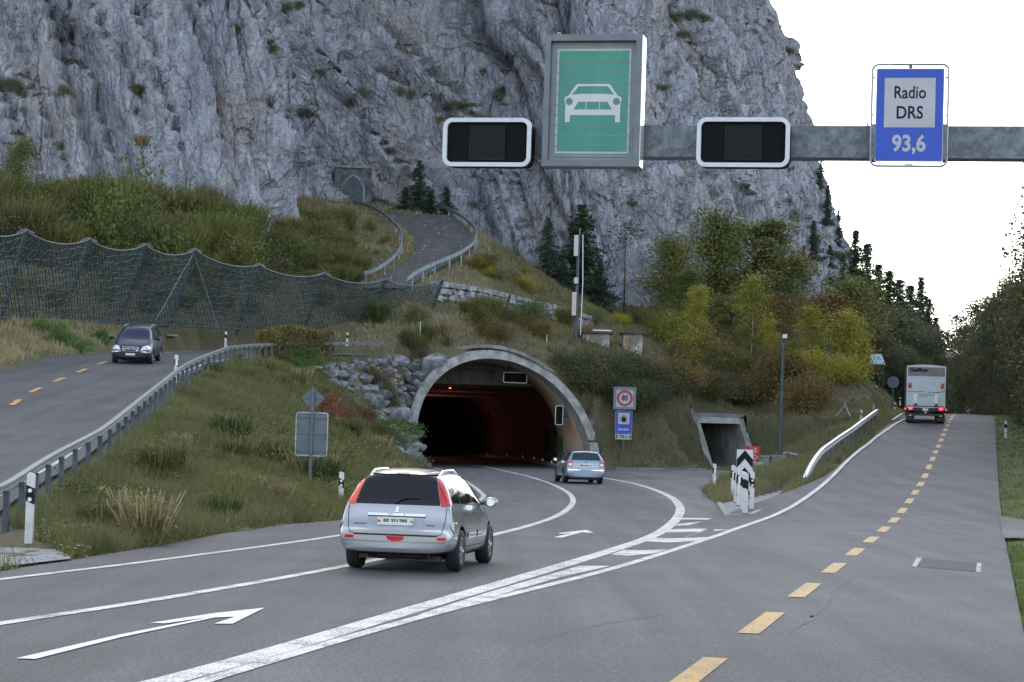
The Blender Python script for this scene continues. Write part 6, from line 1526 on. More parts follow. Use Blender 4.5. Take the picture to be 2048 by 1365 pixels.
for (u0, u1, vr, vb, yb, lb, warm) in ((1163, 1218, 667, 712, 159, 'low flat-roofed hut beside the antenna mast', 1), (1246, 1284, 668, 712, 160, 'small flat-roofed hut with a dark window right of the other hut', 0)):
    a = P(u0, vb, yb); b_ = P(u1, vb, yb); zt = P((u0+u1)/2, vr, yb).z; w = b_.x-a.x; cx = (a.x+b_.x)/2; zb = a.z-.5; h_ = zt-zb
    t = thing('hut', lb, 'hut', (cx, yb+1, zb)); mb = MB(); mb.box((0, 0, h_/2), (w, 2.2, h_)); mb.build('wall', M['plaster'], t)
    mb = MB(); mb.box((-w/2+.17, -1.104, h_/2-.02), (.35, .01, h_-.1)); mb.build('corner_plaster', M['plaster2'], t)
    mb = MB(); mb.box((0, -.1, h_+.07), (w+.4, 2.8, .16)); mb.build('roof', M['hutroof'], t)
    if warm: mb = MB(); mb.box((.45, -.2, h_+.22), (1.3, 1.2, .10)); mb.build('roof_sheet', M['whiteplain'], t)
    mb = MB(); mb.box((.05, -1.11, h_-.42), (w*.42, .04, .55)); mb.build('window', M['glass'], t)
    mb = MB(); mb.ring([(-w*.24, -.31), (w*.24, -.31), (w*.24, .31), (-w*.24, .31)], [(-w*.205, -.27), (w*.205, -.27), (w*.205, .27), (-w*.205, .27)], face_M((.05, -1.12, h_-.42), (1, 0, 0), (0, 0, 1)), .03); mb.build('window_frame', M['conc_dark'], t)
# ------------------------------------------------------------------ lamp mast, emergency pillar and blocks
yb = 125; bp = P(1560, 930, yb); t = thing('camera_mast', 'tall thin grey pole with a white camera box on top', 'mast', tuple(bp)); tp = P(1569, 680, yb); h_ = tp.z-bp.z
mb = MB(); mb.tube([(0, 0, -.6), (0, 0, h_)], [.10, .075], 10); mb.build('pole', M['steel'], t)
mb = MB(); mb.box((-.04, -.05, h_+.04), (.42, .35, .05)); mb.build('shelf', M['blackpl'], t)
mb = MB(); mb.box((.07, -.05, h_+.19), (.22, .4, .22)); mb.build('camera_box', M['framewhite'], t)
yb = 120; bp = P(1506, 950, yb); s_ = yb/4500; t = thing('emergency_pillar', 'red emergency telephone pillar lettered SOS behind the chevron board', 'phone', tuple(bp), .25); h_ = P(1506, 893, yb).z-bp.z
mb = MB(); mb.prism(rrect(-.26, -.2, .26, .2, .12), Matrix.Translation((0, 0, -.3)), h_-.1+.0); mb.build('pillar', M['redp'], t)
mb = MB(); mb.prism(rrect(-.33, -.26, .33, .26, .14), Matrix.Translation((0, 0, h_-.42)), .42); mb.build('head', M['redp'], t)
for k, ch in enumerate('SOS'): place_text('lettering', ch, .26, M['signwhite'], face_M((.0, -.27 if k == 0 else -.212, h_-.22-k*.36), (1, 0, 0), (0, 0, 1)), t, bold=.008)
yb = 122
for (u, v, w, h__, lb) in ((1522, 938, .75, .85, 'low concrete block right of the red pillar'), (1556, 938, .8, .85, 'concrete block with a cap at the foot of the camera mast')):
    p = P(u, v, yb); t = thing('concrete_block', lb, 'block', (p.x, p.y, p.z-.2)); mb = MB(); mb.box((0, 0, h__/2), (w, .6, h__)); mb.build('body', M['conc'], t); mb = MB(); mb.box((0, 0, h__+.04), (w+.1, .7, .1)); mb.build('cap', M['conc_dark'], t)
p = P(1527, 937, 119.5); V = []; mb = MB(); mb.tube([(0, 0, .12), (.35, .05, .16), (.8, 0, .08), (1.1, 0, .0)], [.14, .17, .10, .02], 8); o = mb.build('tarpaulin', M['tarp'], smooth=True); o.location = p+Vector((-.5, 0, 0)); tag(o, 'pale green tarpaulin bundle lying beside the red pillar', 'tarpaulin')
# tripod on the bank, stakes
bp = P(1690, 830, 150); t = thing('survey_tripod', 'small grey tripod stake standing in the grass bank', 'tripod', tuple(bp))
for dx, dy in ((-.6, 0), (.35, -.1), (0, .4)): mb = MB(); mb.bar((dx, dy, -.1), (0, 0, .65), .05); mb.build('leg', M['galv'], t)
mb = MB(); mb.cyl((0, 0, .5), (0, 0, .95), .05, 8); mb.build('head', M['galv'], t)
for u, vt_, vb, y, lb in ((976, 650, 685, 151, 'thin wooden stake under the little red tree'), (840, 645, 672, 146, 'thin pale stake at the right end of the net fence'), (1093, 672, 695, 152, 'short pale stake right above the tunnel crown'), (660, 670, 690, 139, 'thin pale stake left of the hedge end'), (1747, 812, 828, 158, 'short grey stake behind the end of the short guard rail')):
    p = P(u, vb, y); mb = MB(); h_ = (vb-vt_)*y/4500; mb.cyl((0, 0, -.3), (0, 0, h_), .035, 6); mb.cyl((0, 0, h_), (0, 0, h_+.04), .05, 6); o = mb.build('stake', M['antenna']); o.location = p; tag(o, lb, 'stake')
# far signs, roofs
def round_back(u, v, r, vb, y, lb, mat, pm_=M['alu']):
    bp = P(u, vb, y); c_ = P(u+1, v, y); t = thing('round_sign', lb, 'sign', tuple(bp)); mb = MB(); mb.cyl((0, .05, -.3), (0, .05, c_.z-bp.z+.2), .05, 8); mb.build('pole', pm_, t)
    mb = MB(); mb.prism(circ(0, 0, r*y/4500, 28), face_M((0, 0, c_.z-bp.z), (1, 0, 0), (0, 0, 1)), .04); mb.build('disc', mat, t)
    mb = MB(); mb.box((0, -.05, c_.z-bp.z+.1), (r*y/4500*1.8, .03, .06)); mb.build('brace', pm_, t); return t
round_back(1785, 765, 12, 824, 188, 'round grey sign seen from behind, left of the lorry', M['alu'])
round_back(1988, 786, 6.5, 832, 205, 'small round dark sign on a pole below the right hand wood', M['alu'])
round_back(1944, 800, 5, 826, 235, 'tiny round purple sign beyond the crest of the road', pm('purple_sign', (.10, .06, .2), .5))
bp = P(1937, 830, 225); t = thing('far_sign', 'small white cross-shaped sign post beyond the crest', 'sign', tuple(bp)); mb = MB(); mb.cyl((0, 0, 0), (0, 0, .9), .04, 6); mb.build('pole', M['whiteplain'], t); mb = MB(); mb.box((.1, 0, .55), (.8, .04, .14)); mb.build('arm', M['whiteplain'], t)
p = P(1756, 718, 200); t = thing('shed', 'blue-grey metal sheet roof half hidden by the last birch', 'shed', (p.x, p.y, zg1(p.x, p.y))); z_ = p.z-zg1(p.x, p.y)
mb = MB(); mb.add([(-.9, -.8, z_-.45), (.55, -.8, z_-.5), (.55, 1.6, z_+.5), (-.4, 1.6, z_+.45), (-.9, -.8, z_-.51), (.55, -.8, z_-.56), (.55, 1.6, z_+.44), (-.4, 1.6, z_+.39)], [(0, 1, 2, 3), (7, 6, 5, 4), (0, 4, 5, 1), (1, 5, 6, 2), (2, 6, 7, 3), (3, 7, 4, 0)]); mb.build('roof', M['shedmetal'], t)
for dx, dy in ((-.6, -.6), (.4, -.6), (.4, 1.3)): mb = MB(); mb.box((dx, dy, z_/2-.3), (.1, .1, z_)); mb.build('leg', M['bark'], t)
p = P(1735, 778, 190); t = thing('shed', 'little slatted grey shed on the grass crest', 'shed', (p.x, p.y, p.z-.8)); mb = MB(); mb.box((0, 0, .7), (.8, 1.2, 1.3)); mb.build('wall', M['shedmetal'], t)
mb = MB(); mb.box((0, -.1, 1.4), (1.0, 1.6, .08)); mb.build('roof', M['alu'], t)
mb = MB()
for k in range(4): mb.box((0, -.61, .3+.27*k), (.78, .03, .05))
mb.build('slats', M['hutroof'], t)
# old gate in the rock
h_ = CG(700, 372); q = h_[0] if h_[0] else P(700, 372, 210); yg = q.y-1.2; s_ = yg/4500
c_ = P(706, 370, yg); t = thing('rock_gate', 'old concrete gateway with a pointed grey-blue door set in the cliff', 'gate', (c_.x, yg, c_.z-1.6), .12)
w, h__ = 74*s_/2, 68*s_
mb = MB(); mb.box((0, 1.6, h__/2), (2*w, 3.2, h__)); mb.build('facade', pm('old_facade', (.13, .14, .155), .95, var=.4, scale=1.2, bump=.5, bscale=6), t)
mb = MB(); mb.box((0, -.05, h__+.12), (2*w+.2, .3, .24)); mb.build('coping', M['conc_dark'], t)
dp = [(-.95, 0), (.95, 0), (.95, 1.3), (.6, 2.0), (0, 2.45), (-.6, 2.0), (-.95, 1.3)]
mb = MB(); mb.prism([(x*1.18, z*1.08) for x, z in dp], face_M((.0, -.01, 0), (1, 0, 0), (0, 0, 1)), .06); mb.build('door_frame', M['conc_dark'], t)
mb = MB(); mb.prism(dp, face_M((0, -.075, 0), (1, 0, 0), (0, 0, 1)), .03); d_ = mb.build('door', pm('old_door', (.07, .10, .125), .7, var=.3), t)
mb = MB(); mb.box((0, -.115, 1.2), (.03, .02, 2.3)); mb.build('door_seam', M['seamd'], d_)
# distant mountains
def mount(name, x0, x1, y, base, amp, mat, seed):
    n = 90; V = []; F = []; xs = np.linspace(x0, x1, n); pk = fbm(np.stack([xs*.004, xs*0, xs*0+seed], 1), 5, seed)
    for i in range(n):
        z = base+amp*pk[i]
        for k, (dy, f) in enumerate(((0, 0), (60, .35), (140, .7), (260, 1), (700, .2))): V.append((xs[i]+18*math.sin(i*1.7+k), y+dy+25*math.sin(i*.9+k*2), -3+z*f+(6*math.sin(i*2.3+k) if 0 < k < 4 else 0)))
    for i in range(n-1):
        for k in range(4): F.append((i*5+k, (i+1)*5+k, (i+1)*5+k+1, i*5+k+1))
    me = fast(name, V, F, mat, smooth=True); return tag(link(name, me), kind='structure')
mount('far_mountain', -600, 1800, 2300, 30, 120, pm('hazy_rock', (.62, .58, .60), .95, scale=.01, var=.1, bump=0, world=True), 3)
# ------------------------------------------------------------------ vehicles
def loft(st, wheels, wr, name):
    """st rows: y, zb, zsill, zwaist, zbelt, zre, zrc, wsill, wwaist, wbelt, wroof. Returns mesh of the carved body."""
    bm = bmesh.new(); rings = []
    for (y, zb, zs, zw, zt, zre, zrc, ws, ww, wt, wr_) in st:
        half = [(0, zb), (ws*.8, zb), (ws, zs), (ww, zw*.55+zs*.45), (ww, zw), (wt, zt), ((wt+wr_)/2+.012, (zt+zre)/2), (wr_, zre), (wr_*.62, zrc-.012), (0, zrc)]
        ring = [bm.verts.new((x, y, z)) for x, z in half]+[bm.verts.new((-x, y, z)) for x, z in half[-2:0:-1]]
        rings.append(ring)
    n = len(rings[0])
    for a, b in zip(rings[:-1], rings[1:]):
        for k in range(n): bm.faces.new((a[k], a[(k+1) % n], b[(k+1) % n], b[k]))
    for R_, fl in ((rings[0], True), (rings[-1], False)):
        m_ = n//2
        for k in range(m_):   # quads across the width
            a, b = R_[k], R_[k+1]; c, d = R_[(n-k-1) % n], R_[(n-k) % n]
            f = [a, b, c, d] if k else [R_[0], R_[1], R_[n-1]]
            if k == m_-1: f = [R_[m_-1], R_[m_], R_[m_+1]]
            f = list(dict.fromkeys(f))
            if len(f) > 2:
                try: bm.faces.new(f if fl else f[::-1])
                except ValueError: pass
    bmesh.ops.recalc_face_normals(bm, faces=bm.faces)
    me = bpy.data.meshes.new(name); bm.to_mesh(me); bm.free()
    o = link(name, me); m1 = o.modifiers.new('s', 'SUBSURF'); m1.levels = 3; m1.render_levels = 3
    dg = bpy.context.evaluated_depsgraph_get(); dg.update(); me2 = bpy.data.meshes.new_from_object(o.evaluated_get(dg), depsgraph=dg)
    o.modifiers.clear(); o.data = me2
    tmp = []
    for (wy, wx) in wheels:
        for sg in (-1, 1):
            mb = MB(); mb.cyl((sg*(wx-.32), wy, wr), (sg*(wx+.25), wy, wr), wr+.055, 40); c = mb.build('cut', M['blackpl']); tmp.append(c)
            b = o.modifiers.new('b', 'BOOLEAN'); b.operation = 'DIFFERENCE'; b.object = c; b.solver = 'EXACT'
    dg = bpy.context.evaluated_depsgraph_get(); dg.update(); me3 = bpy.data.meshes.new_from_object(o.evaluated_get(dg), depsgraph=dg)
    bpy.data.objects.remove(o)
    for c in tmp: bpy.data.objects.remove(c)
    return me3
def finish_body(me, paint, wheels, wr, t, dark_below=None, darkmat=None):
    me.materials.clear(); me.materials.append(paint); me.materials.append(M['blackpl']); me.materials.append(darkmat or M['blackpl'])
    for p in me.polygons:
        c = p.center; p.material_index = 0; p.use_smooth = True
        for wy, wx in wheels:
            d = math.hypot(c.y-wy, c.z-wr)
            if d < wr+.075 and abs(c.x) < wx+.2 and (abs(p.normal.x) > .95 and abs(c.x) < wx-.15 or abs(d-(wr+.055)) < .02): p.material_index = 1
        if p.normal.z < -.7 and c.z < .35: p.material_index = 1
        if dark_below and dark_below(c): p.material_index = 2
    try: me.set_sharp_from_angle(angle=math.radians(50))
    except Exception: pass
    me.name = 'body'; return link('body', me, t)
class Skin:
    def __init__(s, me): s.b = BVHTree.FromPolygons([v.co[:] for v in me.vertices], [tuple(p.vertices) for p in me.polygons])
    def hit(s, d, a, b):
        if d == 'rear': r = s.b.ray_cast(Vector((a, -6, b)), Vector((0, 1, 0)))
        elif d == 'front': r = s.b.ray_cast(Vector((a, 6, b)), Vector((0, -1, 0)))
        elif d == 'right': r = s.b.ray_cast(Vector((4, a, b)), Vector((-1, 0, 0)))
        elif d == 'left': r = s.b.ray_cast(Vector((-4, a, b)), Vector((1, 0, 0)))
        else: r = s.b.ray_cast(Vector((a, b, 4)), Vector((0, 0, -1)))
        return r
    def panel(s, name, d, poly, mat, parent, off=.005, grid=.035, round_=0):
        if round_:
            poly = [tuple(p) for p in spl(poly, round_, True)]
        pv = [Vector(p) for p in poly]; n = len(pv); e = []
        # subdivide edges
        q = []
        for i in range(n):
            a, b = pv[i], pv[(i+1) % n]; k = max(1, int((b-a).length/grid))
            for j in range(k): q.append(a.lerp(b, j/k))
        n = len(q); X = np.arange(min(p.x for p in q), max(p.x for p in q), grid); Y = np.arange(min(p.y for p in q), max(p.y for p in q), grid)
        gx_, gy_ = np.meshgrid(X, Y); m_ = inpoly(gx_.ravel(), gy_.ravel(), [tuple(p) for p in q]) if len(X) and len(Y) else np.zeros(0, bool)
        vv = q+[Vector((float(a), float(b))) for a, b in zip(gx_.ravel()[m_], gy_.ravel()[m_])]
        r = delaunay_2d_cdt(vv, [(i, (i+1) % n) for i in range(n)], [], 1, 1e-5); V = []; ok = []
        for p in r[0]:
            h = s.hit(d, p.x, p.y)
            if h[0] is None or (d in ('left', 'right') and abs(h[0].x) < .50): V.append((0, 0, 0)); ok.append(False); continue
            nn = h[1]; V.append(tuple(h[0]+nn*off)); ok.append(True)
        F = [tuple(f) for f in r[2] if all(ok[i] for i in f)]
        par = list(range(len(V)))
        def fd(i):
            while par[i] != i: par[i] = par[par[i]]; i = par[i]
            return i
        for f in F:
            for i in f[1:]: par[fd(i)] = fd(f[0])
        cn = {}
        for f in F: cn[fd(f[0])] = cn.get(fd(f[0]), 0)+1
        if cn: best = max(cn, key=cn.get); F = [f for f in F if fd(f[0]) == best]
        cdir = {'rear': Vector((0, -1, 0)), 'front': Vector((0, 1, 0)), 'right': Vector((1, 0, 0)), 'left': Vector((-1, 0, 0)), 'top': Vector((0, 0, 1))}[d]
        me = bpy.data.meshes.new(name); me.from_pydata(V, [], F); me.materials.append(mat); me.update()
        if sum(p.normal.dot(cdir) for p in me.polygons) < 0: me.flip_normals()
        me.polygons.foreach_set('use_smooth', [True]*len(me.polygons)); me.update(); return link(name, me, parent)
    def line(s, name, d, pts, w, mat, parent, off=.004):
        S = spl(pts, .04); V = []; F = []
        for i, p in enumerate(S):
            t_ = S[min(i+1, len(S)-1)]-S[max(i-1, 0)]; t_ = t_/max(1e-9, np.linalg.norm(t_)); r_ = np.array([t_[1], -t_[0]])*w/2
            for sg in (-1, 1):
                h = s.hit(d, *(p+r_*sg)); V.append(tuple(h[0]+h[1]*off) if h[0] is not None else None)
        idx = {}; VV = []
        for i, v in enumerate(V):
            if v is not None: idx[i] = len(VV); VV.append(v)
        for i in range(len(S)-1):
            q = (2*i, 2*i+1, 2*i+3, 2*i+2)
            if all(k in idx for k in q): F.append(tuple(idx[k] for k in q))
        me = bpy.data.meshes.new(name); me.from_pydata(VV, [], F); me.materials.append(mat); me.update(); return link(name, me, parent)
def wheel(t, x, y, r, w, sg, spokes=7, rimmat=None):
    wh = bpy.data.objects.new('wheel', None); COL.objects.link(wh); wh.parent = t; wh.location = (x, y, r); wh.empty_display_size = .1
    prof_ = [(-w/2, r*.66), (-w/2, r*.93), (-w/2+.03, r), (w/2-.03, r), (w/2, r*.93), (w/2, r*.66)]; n = 36; V = []; F = []
    for k in range(n):
        q = 2*math.pi*k/n
        for a, rr_ in prof_: V.append((a, rr_*math.cos(q), rr_*math.sin(q)))
    for k in range(n):
        for j in range(5): a = k*6+j; b = ((k+1) % n)*6+j; F.append((a, b, b+1, a+1))
    me = bpy.data.meshes.new('tyre'); me.from_pydata(V, [], F); me.materials.append(M['rubber']); me.update(); me.polygons.foreach_set('use_smooth', [True]*len(F)); link('tyre', me, wh)
    mb = MB(); xo = sg*(w/2-.025); ring_o = circ(0, 0, r*.67, 28); ring_i = circ(0, 0, r*.57, 28)
    FMx = face_M((xo, 0, 0), (0, sg, 0), (0, 0, 1)); mb.ring(ring_o, ring_i, FMx, .02)
    for k in range(spokes):
        q = 2*math.pi*k/spokes; c_, s_ = math.cos(q), math.sin(q); p0 = FMx @ Vector((c_*r*.08, s_*r*.08, .005)); p1 = FMx @ Vector((c_*r*.6, s_*r*.6, .0)); mb.bar(p0, p1, r*.13, .02, up=(sg, 0, 0))
    mb.prism(circ(0, 0, r*.15, 16), FMx, .025); mb.build('rim', rimmat or M['rim'], wh, smooth=False)
    mb = MB(); mb.prism(circ(0, 0, r*.66, 28), face_M((xo-sg*.06, 0, 0), (0, sg, 0), (0, 0, 1)), .01); mb.build('brake_disc', M['blackpl'], wh)
    return wh
def mirror_(t, sg, x, y, z, mat, back=True):
    m_ = MB(); n0 = [(.0, -.05, .0)]
    bm = bmesh.new(); bmesh.ops.create_uvsphere(bm, u_segments=14, v_segments=10, radius=1); 
    for v in bm.verts: v.co = Vector((v.co.x*.11+sg*.12, v.co.y*.055, v.co.z*.075))
    me = bpy.data.meshes.new('mirror'); bm.to_mesh(me); bm.free(); me.materials.append(mat); me.polygons.foreach_set('use_smooth', [True]*len(me.polygons)); o = link('mirror', me, t); o.location = (sg*x, y, z)
    mb = MB(); mb.bar((-sg*.05, 0, -.03), (sg*.06, 0, -.02), .05, .04); mb.build('mirror_foot', M['blackpl'], o)
    mb = MB(); mb.prism(circ(0, 0, .06, 18), face_M((sg*.12, -.048, 0), (1.45, 0, 0), (0, 0, 1)), .012); mb.build('mirror_glass', M['alu_bright'], o); return o
def rails(t, sk, x, y0, y1, mat, h=.05, r=.014):
    for sg in (-1, 1):
        pts = []
        for k in range(11):
            q = k/10; y = y0+(y1-y0)*q; hh = sk.hit('top', sg*x, y); z = hh[0].z if hh[0] is not None else 1.4; pts.append((sg*x, y, z+h*min(1, 5*q, 5*(1-q))-.005))
        mb = MB(); mb.tube(pts, r, 8); mb.build('roof_rail', mat, t, smooth=True)
# ---- silver estate car in front
SCL = 1.06
R0 = G(807, 1140.5); t = thing('silver_car', 'large silver estate car driving towards the tunnel in the left lane', 'car', (0, 0, 0))
wheels = [(-1.24, .73), (1.20, .73)]; wr = .30
st = [ # y, zb, zsill, zwaist, zbelt, zre, zrc, wsill, wwaist, wbelt, wroof
 (-2.03, .34, .38, .50, .57, .60, .61, .62, .72, .72, .60), (-2.01, .27, .33, .52, .62, .65, .66, .74, .80, .77, .66), (-1.95, .25, .31, .56, .68, .73, .74, .78, .825, .79, .66),
 (-1.90, .25, .30, .60, .90, .97, .98, .79, .825, .775, .655), (-1.82, .25, .30, .62, .94, 1.10, 1.12, .79, .825, .77, .64), (-1.68, .25, .29, .63, .95, 1.33, 1.365, .79, .825, .765, .57), (-1.58, .25, .28, .63, .95, 1.375, 1.42, .79, .825, .765, .545),
 (-1.2, .24, .26, .63, .95, 1.395, 1.445, .79, .825, .765, .55), (-.5, .22, .24, .62, .94, 1.405, 1.46, .79, .825, .765, .555), (.2, .21, .24, .60, .92, 1.385, 1.435, .79, .825, .765, .55), (.55, .21, .24, .60, .91, 1.27, 1.31, .79, .825, .76, .56),
 (1.0, .21, .25, .60, .90, .99, 1.02, .79, .82, .74, .64), (1.35, .21, .26, .58, .84, .90, .93, .78, .81, .71, .60), (1.75, .22, .28, .52, .70, .77, .80, .74, .77, .64, .50), (1.95, .25, .32, .46, .56, .62, .64, .64, .68, .56, .42), (2.0, .30, .36, .44, .50, .54, .56, .55, .58, .48, .36)]
me = loft(st, wheels, wr, 'body'); sk = Skin(me); finish_body(me, M['silver'], wheels, wr, t)
W_ = [(-.61, .955), (.61, .955), (.60, 1.02), (.505, 1.335), (.47, 1.37), (-.47, 1.37), (-.505, 1.335), (-.60, 1.02)]
rw = sk.panel('rear_window', 'rear', W_, M['glass'], t, .006)
sk.panel('spoiler', 'rear', [(-.50, 1.372), (.50, 1.372), (.44, 1.43), (0, 1.445), (-.44, 1.43)], M['navypl_refl'], t, .02)  # dark colour stands in for the cliffs reflected in the spoiler
sk.panel('brake_light', 'rear', [(-.10, 1.383), (.10, 1.383), (.10, 1.397), (-.10, 1.397)], M['taillight'], t, .024)
for sg, mt in ((-1, 'taillight2'), (1, 'taillight')):
    sk.panel('tail_light', 'rear', [(sg*.625, .945), (sg*.735, .95), (sg*.685, 1.06), (sg*.585, 1.30), (sg*.535, 1.385), (sg*.515, 1.38), (sg*.53, 1.30), (sg*.605, 1.02)], M[mt], t, .012)
    d = 'right' if sg > 0 else 'left'
    sk.panel('tail_light_side', d, [(-1.885, .95), (-1.76, .955), (-1.70, 1.10), (-1.60, 1.30), (-1.56, 1.385), (-1.64, 1.385), (-1.74, 1.25), (-1.84, 1.08)], M[mt], t, .010)
mb = MB(); h0 = sk.hit('rear', -.02, 1.0)[0]; h1 = sk.hit('rear', .32, 1.045)[0]; hm_ = sk.hit('rear', .12, 1.06)[0]
mb.tube([h0+Vector((0, -.03, 0)), hm_+Vector((0, -.035, 0)), h1+Vector((0, -.02, 0))], [.014, .011, .006], 6); mb.box(h0+Vector((0, -.025, 0)), (.06, .04, .03)); mb.build('wiper', M['blackpl'], t)
sk.panel('plate_recess', 'rear', rrect(-.43, .60, .40, .80, .03), pm('silver_recess', (.40, .42, .46), .35, .5, bump=0), t, .003)
sk.panel('handle_strip', 'rear', [(-.42, .79), (.42, .79), (.42, .825), (-.42, .825)], M['chrome'], t, .022); sk.line('strip_shadow', 'rear', [(-.42, .785), (.42, .785)], .012, M['seamd'], t, .012)
np_ = sk.panel('number_plate', 'rear', rrect(-.27, .655, .25, .765, .01), M['plate'], t, .018)
hp = sk.hit('rear', 0, .71)[0]; FMp = face_M((0, hp.y-.021, 0), (1, 0, 0), (0, 0, 1))
place_text('plate_lettering', 'BE 351785', .072, M['platetext'], FMp @ Matrix.Translation((-.01, .712, 0)), np_, sx=.82, bold=.002)
mb = MB(); mb.prism(rrect(-.262, .69, -.228, .735, .005), FMp, .003); mb.build('plate_shield', M['redp'], np_); mb = MB(); mb.prism(rrect(.212, .69, .242, .735, .005), FMp, .003); mb.build('plate_shield', M['warn'], np_)
sk.line('tailgate_gap', 'rear', [(-.71, .92), (-.70, .72), (-.66, .555), (-.60, .53), (0, .525), (.60, .53), (.66, .555), (.70, .72), (.71, .92)], .010, M['seamd'], t)
sk.panel('bumper_gap', 'rear', [(-.60, .515), (.60, .515), (.60, .54), (-.60, .54)], M['seamd'], t, .004)
sk.line('bumper_crease', 'rear', [(-.78, .44), (-.4, .43), (0, .428), (.4, .43), (.78, .44)], .022, M['chrome'], t, .004)
for sg in (-1, 1): sk.panel('bumper_reflector', 'rear', rrect(sg*.67-.065, .465, sg*.67+.065, .51, .015), M['taillight'], t, .006)
sk.panel('fog_lamp', 'rear', [(-.13, .51), (.13, .51), (.11, .46), (.05, .44), (-.05, .44), (-.11, .46)], M['taillight'], t, .008)
bz = [(-.035, .845), (.02, .845), (.03, .86), (.005, .87), (.03, .89), (.02, .92), (-.01, .925), (-.03, .90), (-.005, .885), (-.03, .87)]
sk.panel('emblem', 'rear', bz, M['chrome'], t, .010, grid=.01)
for txt, xx in (('PEUGEOT', -.52), ('206 SW', .50)):
    h0 = sk.hit('rear', xx, .675)[0]; place_text('lettering', txt, .026, M['seamd'], face_M((xx, h0.y-.006, .672), (1, 0, 0), (0, 0, 1)), t, sx=1.1)
for sg in (-1, 1):
    d = 'right' if sg > 0 else 'left'
    sk.panel('side_window', d, [(-1.62, .99), (-1.05, .97), (-1.07, 1.335), (-1.40, 1.33), (-1.52, 1.24)], M['glass'], t, .004)
    sk.panel('side_window', d, [(-1.00, .968), (-.10, .95), (-.12, 1.345), (-1.02, 1.337)], M['glass'], t, .004)
    sk.panel('side_window', d, [(-.03, .948), (.80, .935), (.52, 1.16), (.22, 1.325), (-.05, 1.345)], M['glass'], t, .004)
    sk.line('window_trim', d, [(-1.62, .975), (-.5, .945), (.82, .92)], .016, M['blackpl'], t, .005)
    sk.line('door_gap', d, [(-.07, 1.345), (-.07, .95), (-.06, .6), (-.06, .3)], .009, M['seamd'], t); sk.line('door_gap', d, [(.86, .92), (.82, .6), (.72, .33)], .009, M['seamd'], t); sk.line('door_gap', d, [(-1.03, 1.32), (-1.06, .95), (-1.0, .72), (-.86, .5), (-.84, .33)], .009, M['seamd'], t)
    sk.panel('rub_strip', d, rrect(-.80, .46, -.12, .55, .04), M['silver'], t, .016); sk.panel('rub_strip', d, rrect(.0, .46, .76, .55, .04), M['silver'], t, .016)
    sk.panel('bumper_side', d, rrect(-1.96, .58, -1.60, .72, .06), M['silver'], t, .014)
    sk.panel('sill', d, rrect(-.88, .25, .82, .34, .03), M['silver'], t, .015)
    for yy in (-.22, -.93): sk.panel('door_handle', d, rrect(yy-.07, .80, yy+.07, .83, .012), M['chrome'], t, .022)
    sk.panel('headlight', 'front', [(sg*.40, .66), (sg*.70, .70), (sg*.66, .82), (sg*.45, .76)], M['lampclear'], t, .008)
    mirror_(t, sg, .80, .62, .96, M['silver'])
sk.panel('windscreen', 'front', [(-.60, 1.04), (.60, 1.04), (.50, 1.33), (-.50, 1.33)], M['glass'], t, .005)
rails(t, sk, .50, -1.50, -.1, M['alu_bright'], .055, .016)
mb = MB(); mb.box((0, 0, .20), (1.2, 3.3, .06)); mb.build('underbody', M['blackpl'], t)
mb = MB(); mb.tube([(-.45, -1.8, .22), (-.3, -1.7, .19), (.3, -1.7, .19), (.45, -1.8, .22)], .025, 6); mb.build('axle', M['blackpl'], t)
for wy, wx in wheels:
    for sg in (-1, 1): wheel(t, sg*wx, wy, wr, .20, sg)
hd_ = math.radians(-9.2); t.rotation_euler = (0, 0, hd_); t.scale = (SCL,)*3; rc = Vector((0, -1.24-.12, 0)); rc.rotate(Matrix.Rotation(hd_, 3, 'Z')); t.location = R0-rc*SCL; t.location.z = R0.z+.006
# ---- silver-blue estate at the tunnel
t = thing('small_car', 'silver-blue estate car about to enter the tunnel', 'car'); wheels = [(-1.30, .77), (1.28, .77)]; wr = .315
st = [(-2.28, .30, .36, .50, .56, .60, .61, .66, .76, .75, .60), (-2.25, .24, .32, .54, .66, .70, .71, .78, .85, .82, .68), (-2.20, .22, .30, .60, .92, .99, 1.0, .82, .88, .83, .70), (-2.10, .22, .28, .64, .98, 1.15, 1.17, .83, .885, .82, .66), (-1.95, .22, .27, .66, 1.0, 1.36, 1.40, .83, .885, .81, .58),
 (-1.8, .21, .26, .66, 1.0, 1.40, 1.44, .83, .885, .81, .575), (-1.0, .20, .24, .65, .99, 1.43, 1.475, .83, .885, .81, .585), (.2, .19, .24, .63, .97, 1.41, 1.455, .83, .885, .81, .575), (.55, .19, .24, .62, .96, 1.30, 1.34, .83, .88, .80, .58), (1.15, .19, .25, .62, .93, 1.0, 1.03, .83, .875, .78, .66),
 (1.7, .20, .27, .58, .80, .86, .90, .80, .85, .72, .58), (2.15, .22, .30, .5, .66, .70, .73, .70, .76, .62, .46), (2.28, .28, .36, .44, .52, .55, .57, .56, .60, .50, .38)]
me = loft(st, wheels, wr, 'body'); sk = Skin(me); finish_body(me, M['silverblue'], wheels, wr, t)
sk.panel('rear_window', 'rear', [(-.64, 1.03), (.64, 1.03), (.55, 1.345), (-.55, 1.345)], M['glassb'], t, .006); sk.panel('brake_light', 'rear', rrect(-.16, 1.35, .16, 1.385, .01), M['taillight'], t, .012)
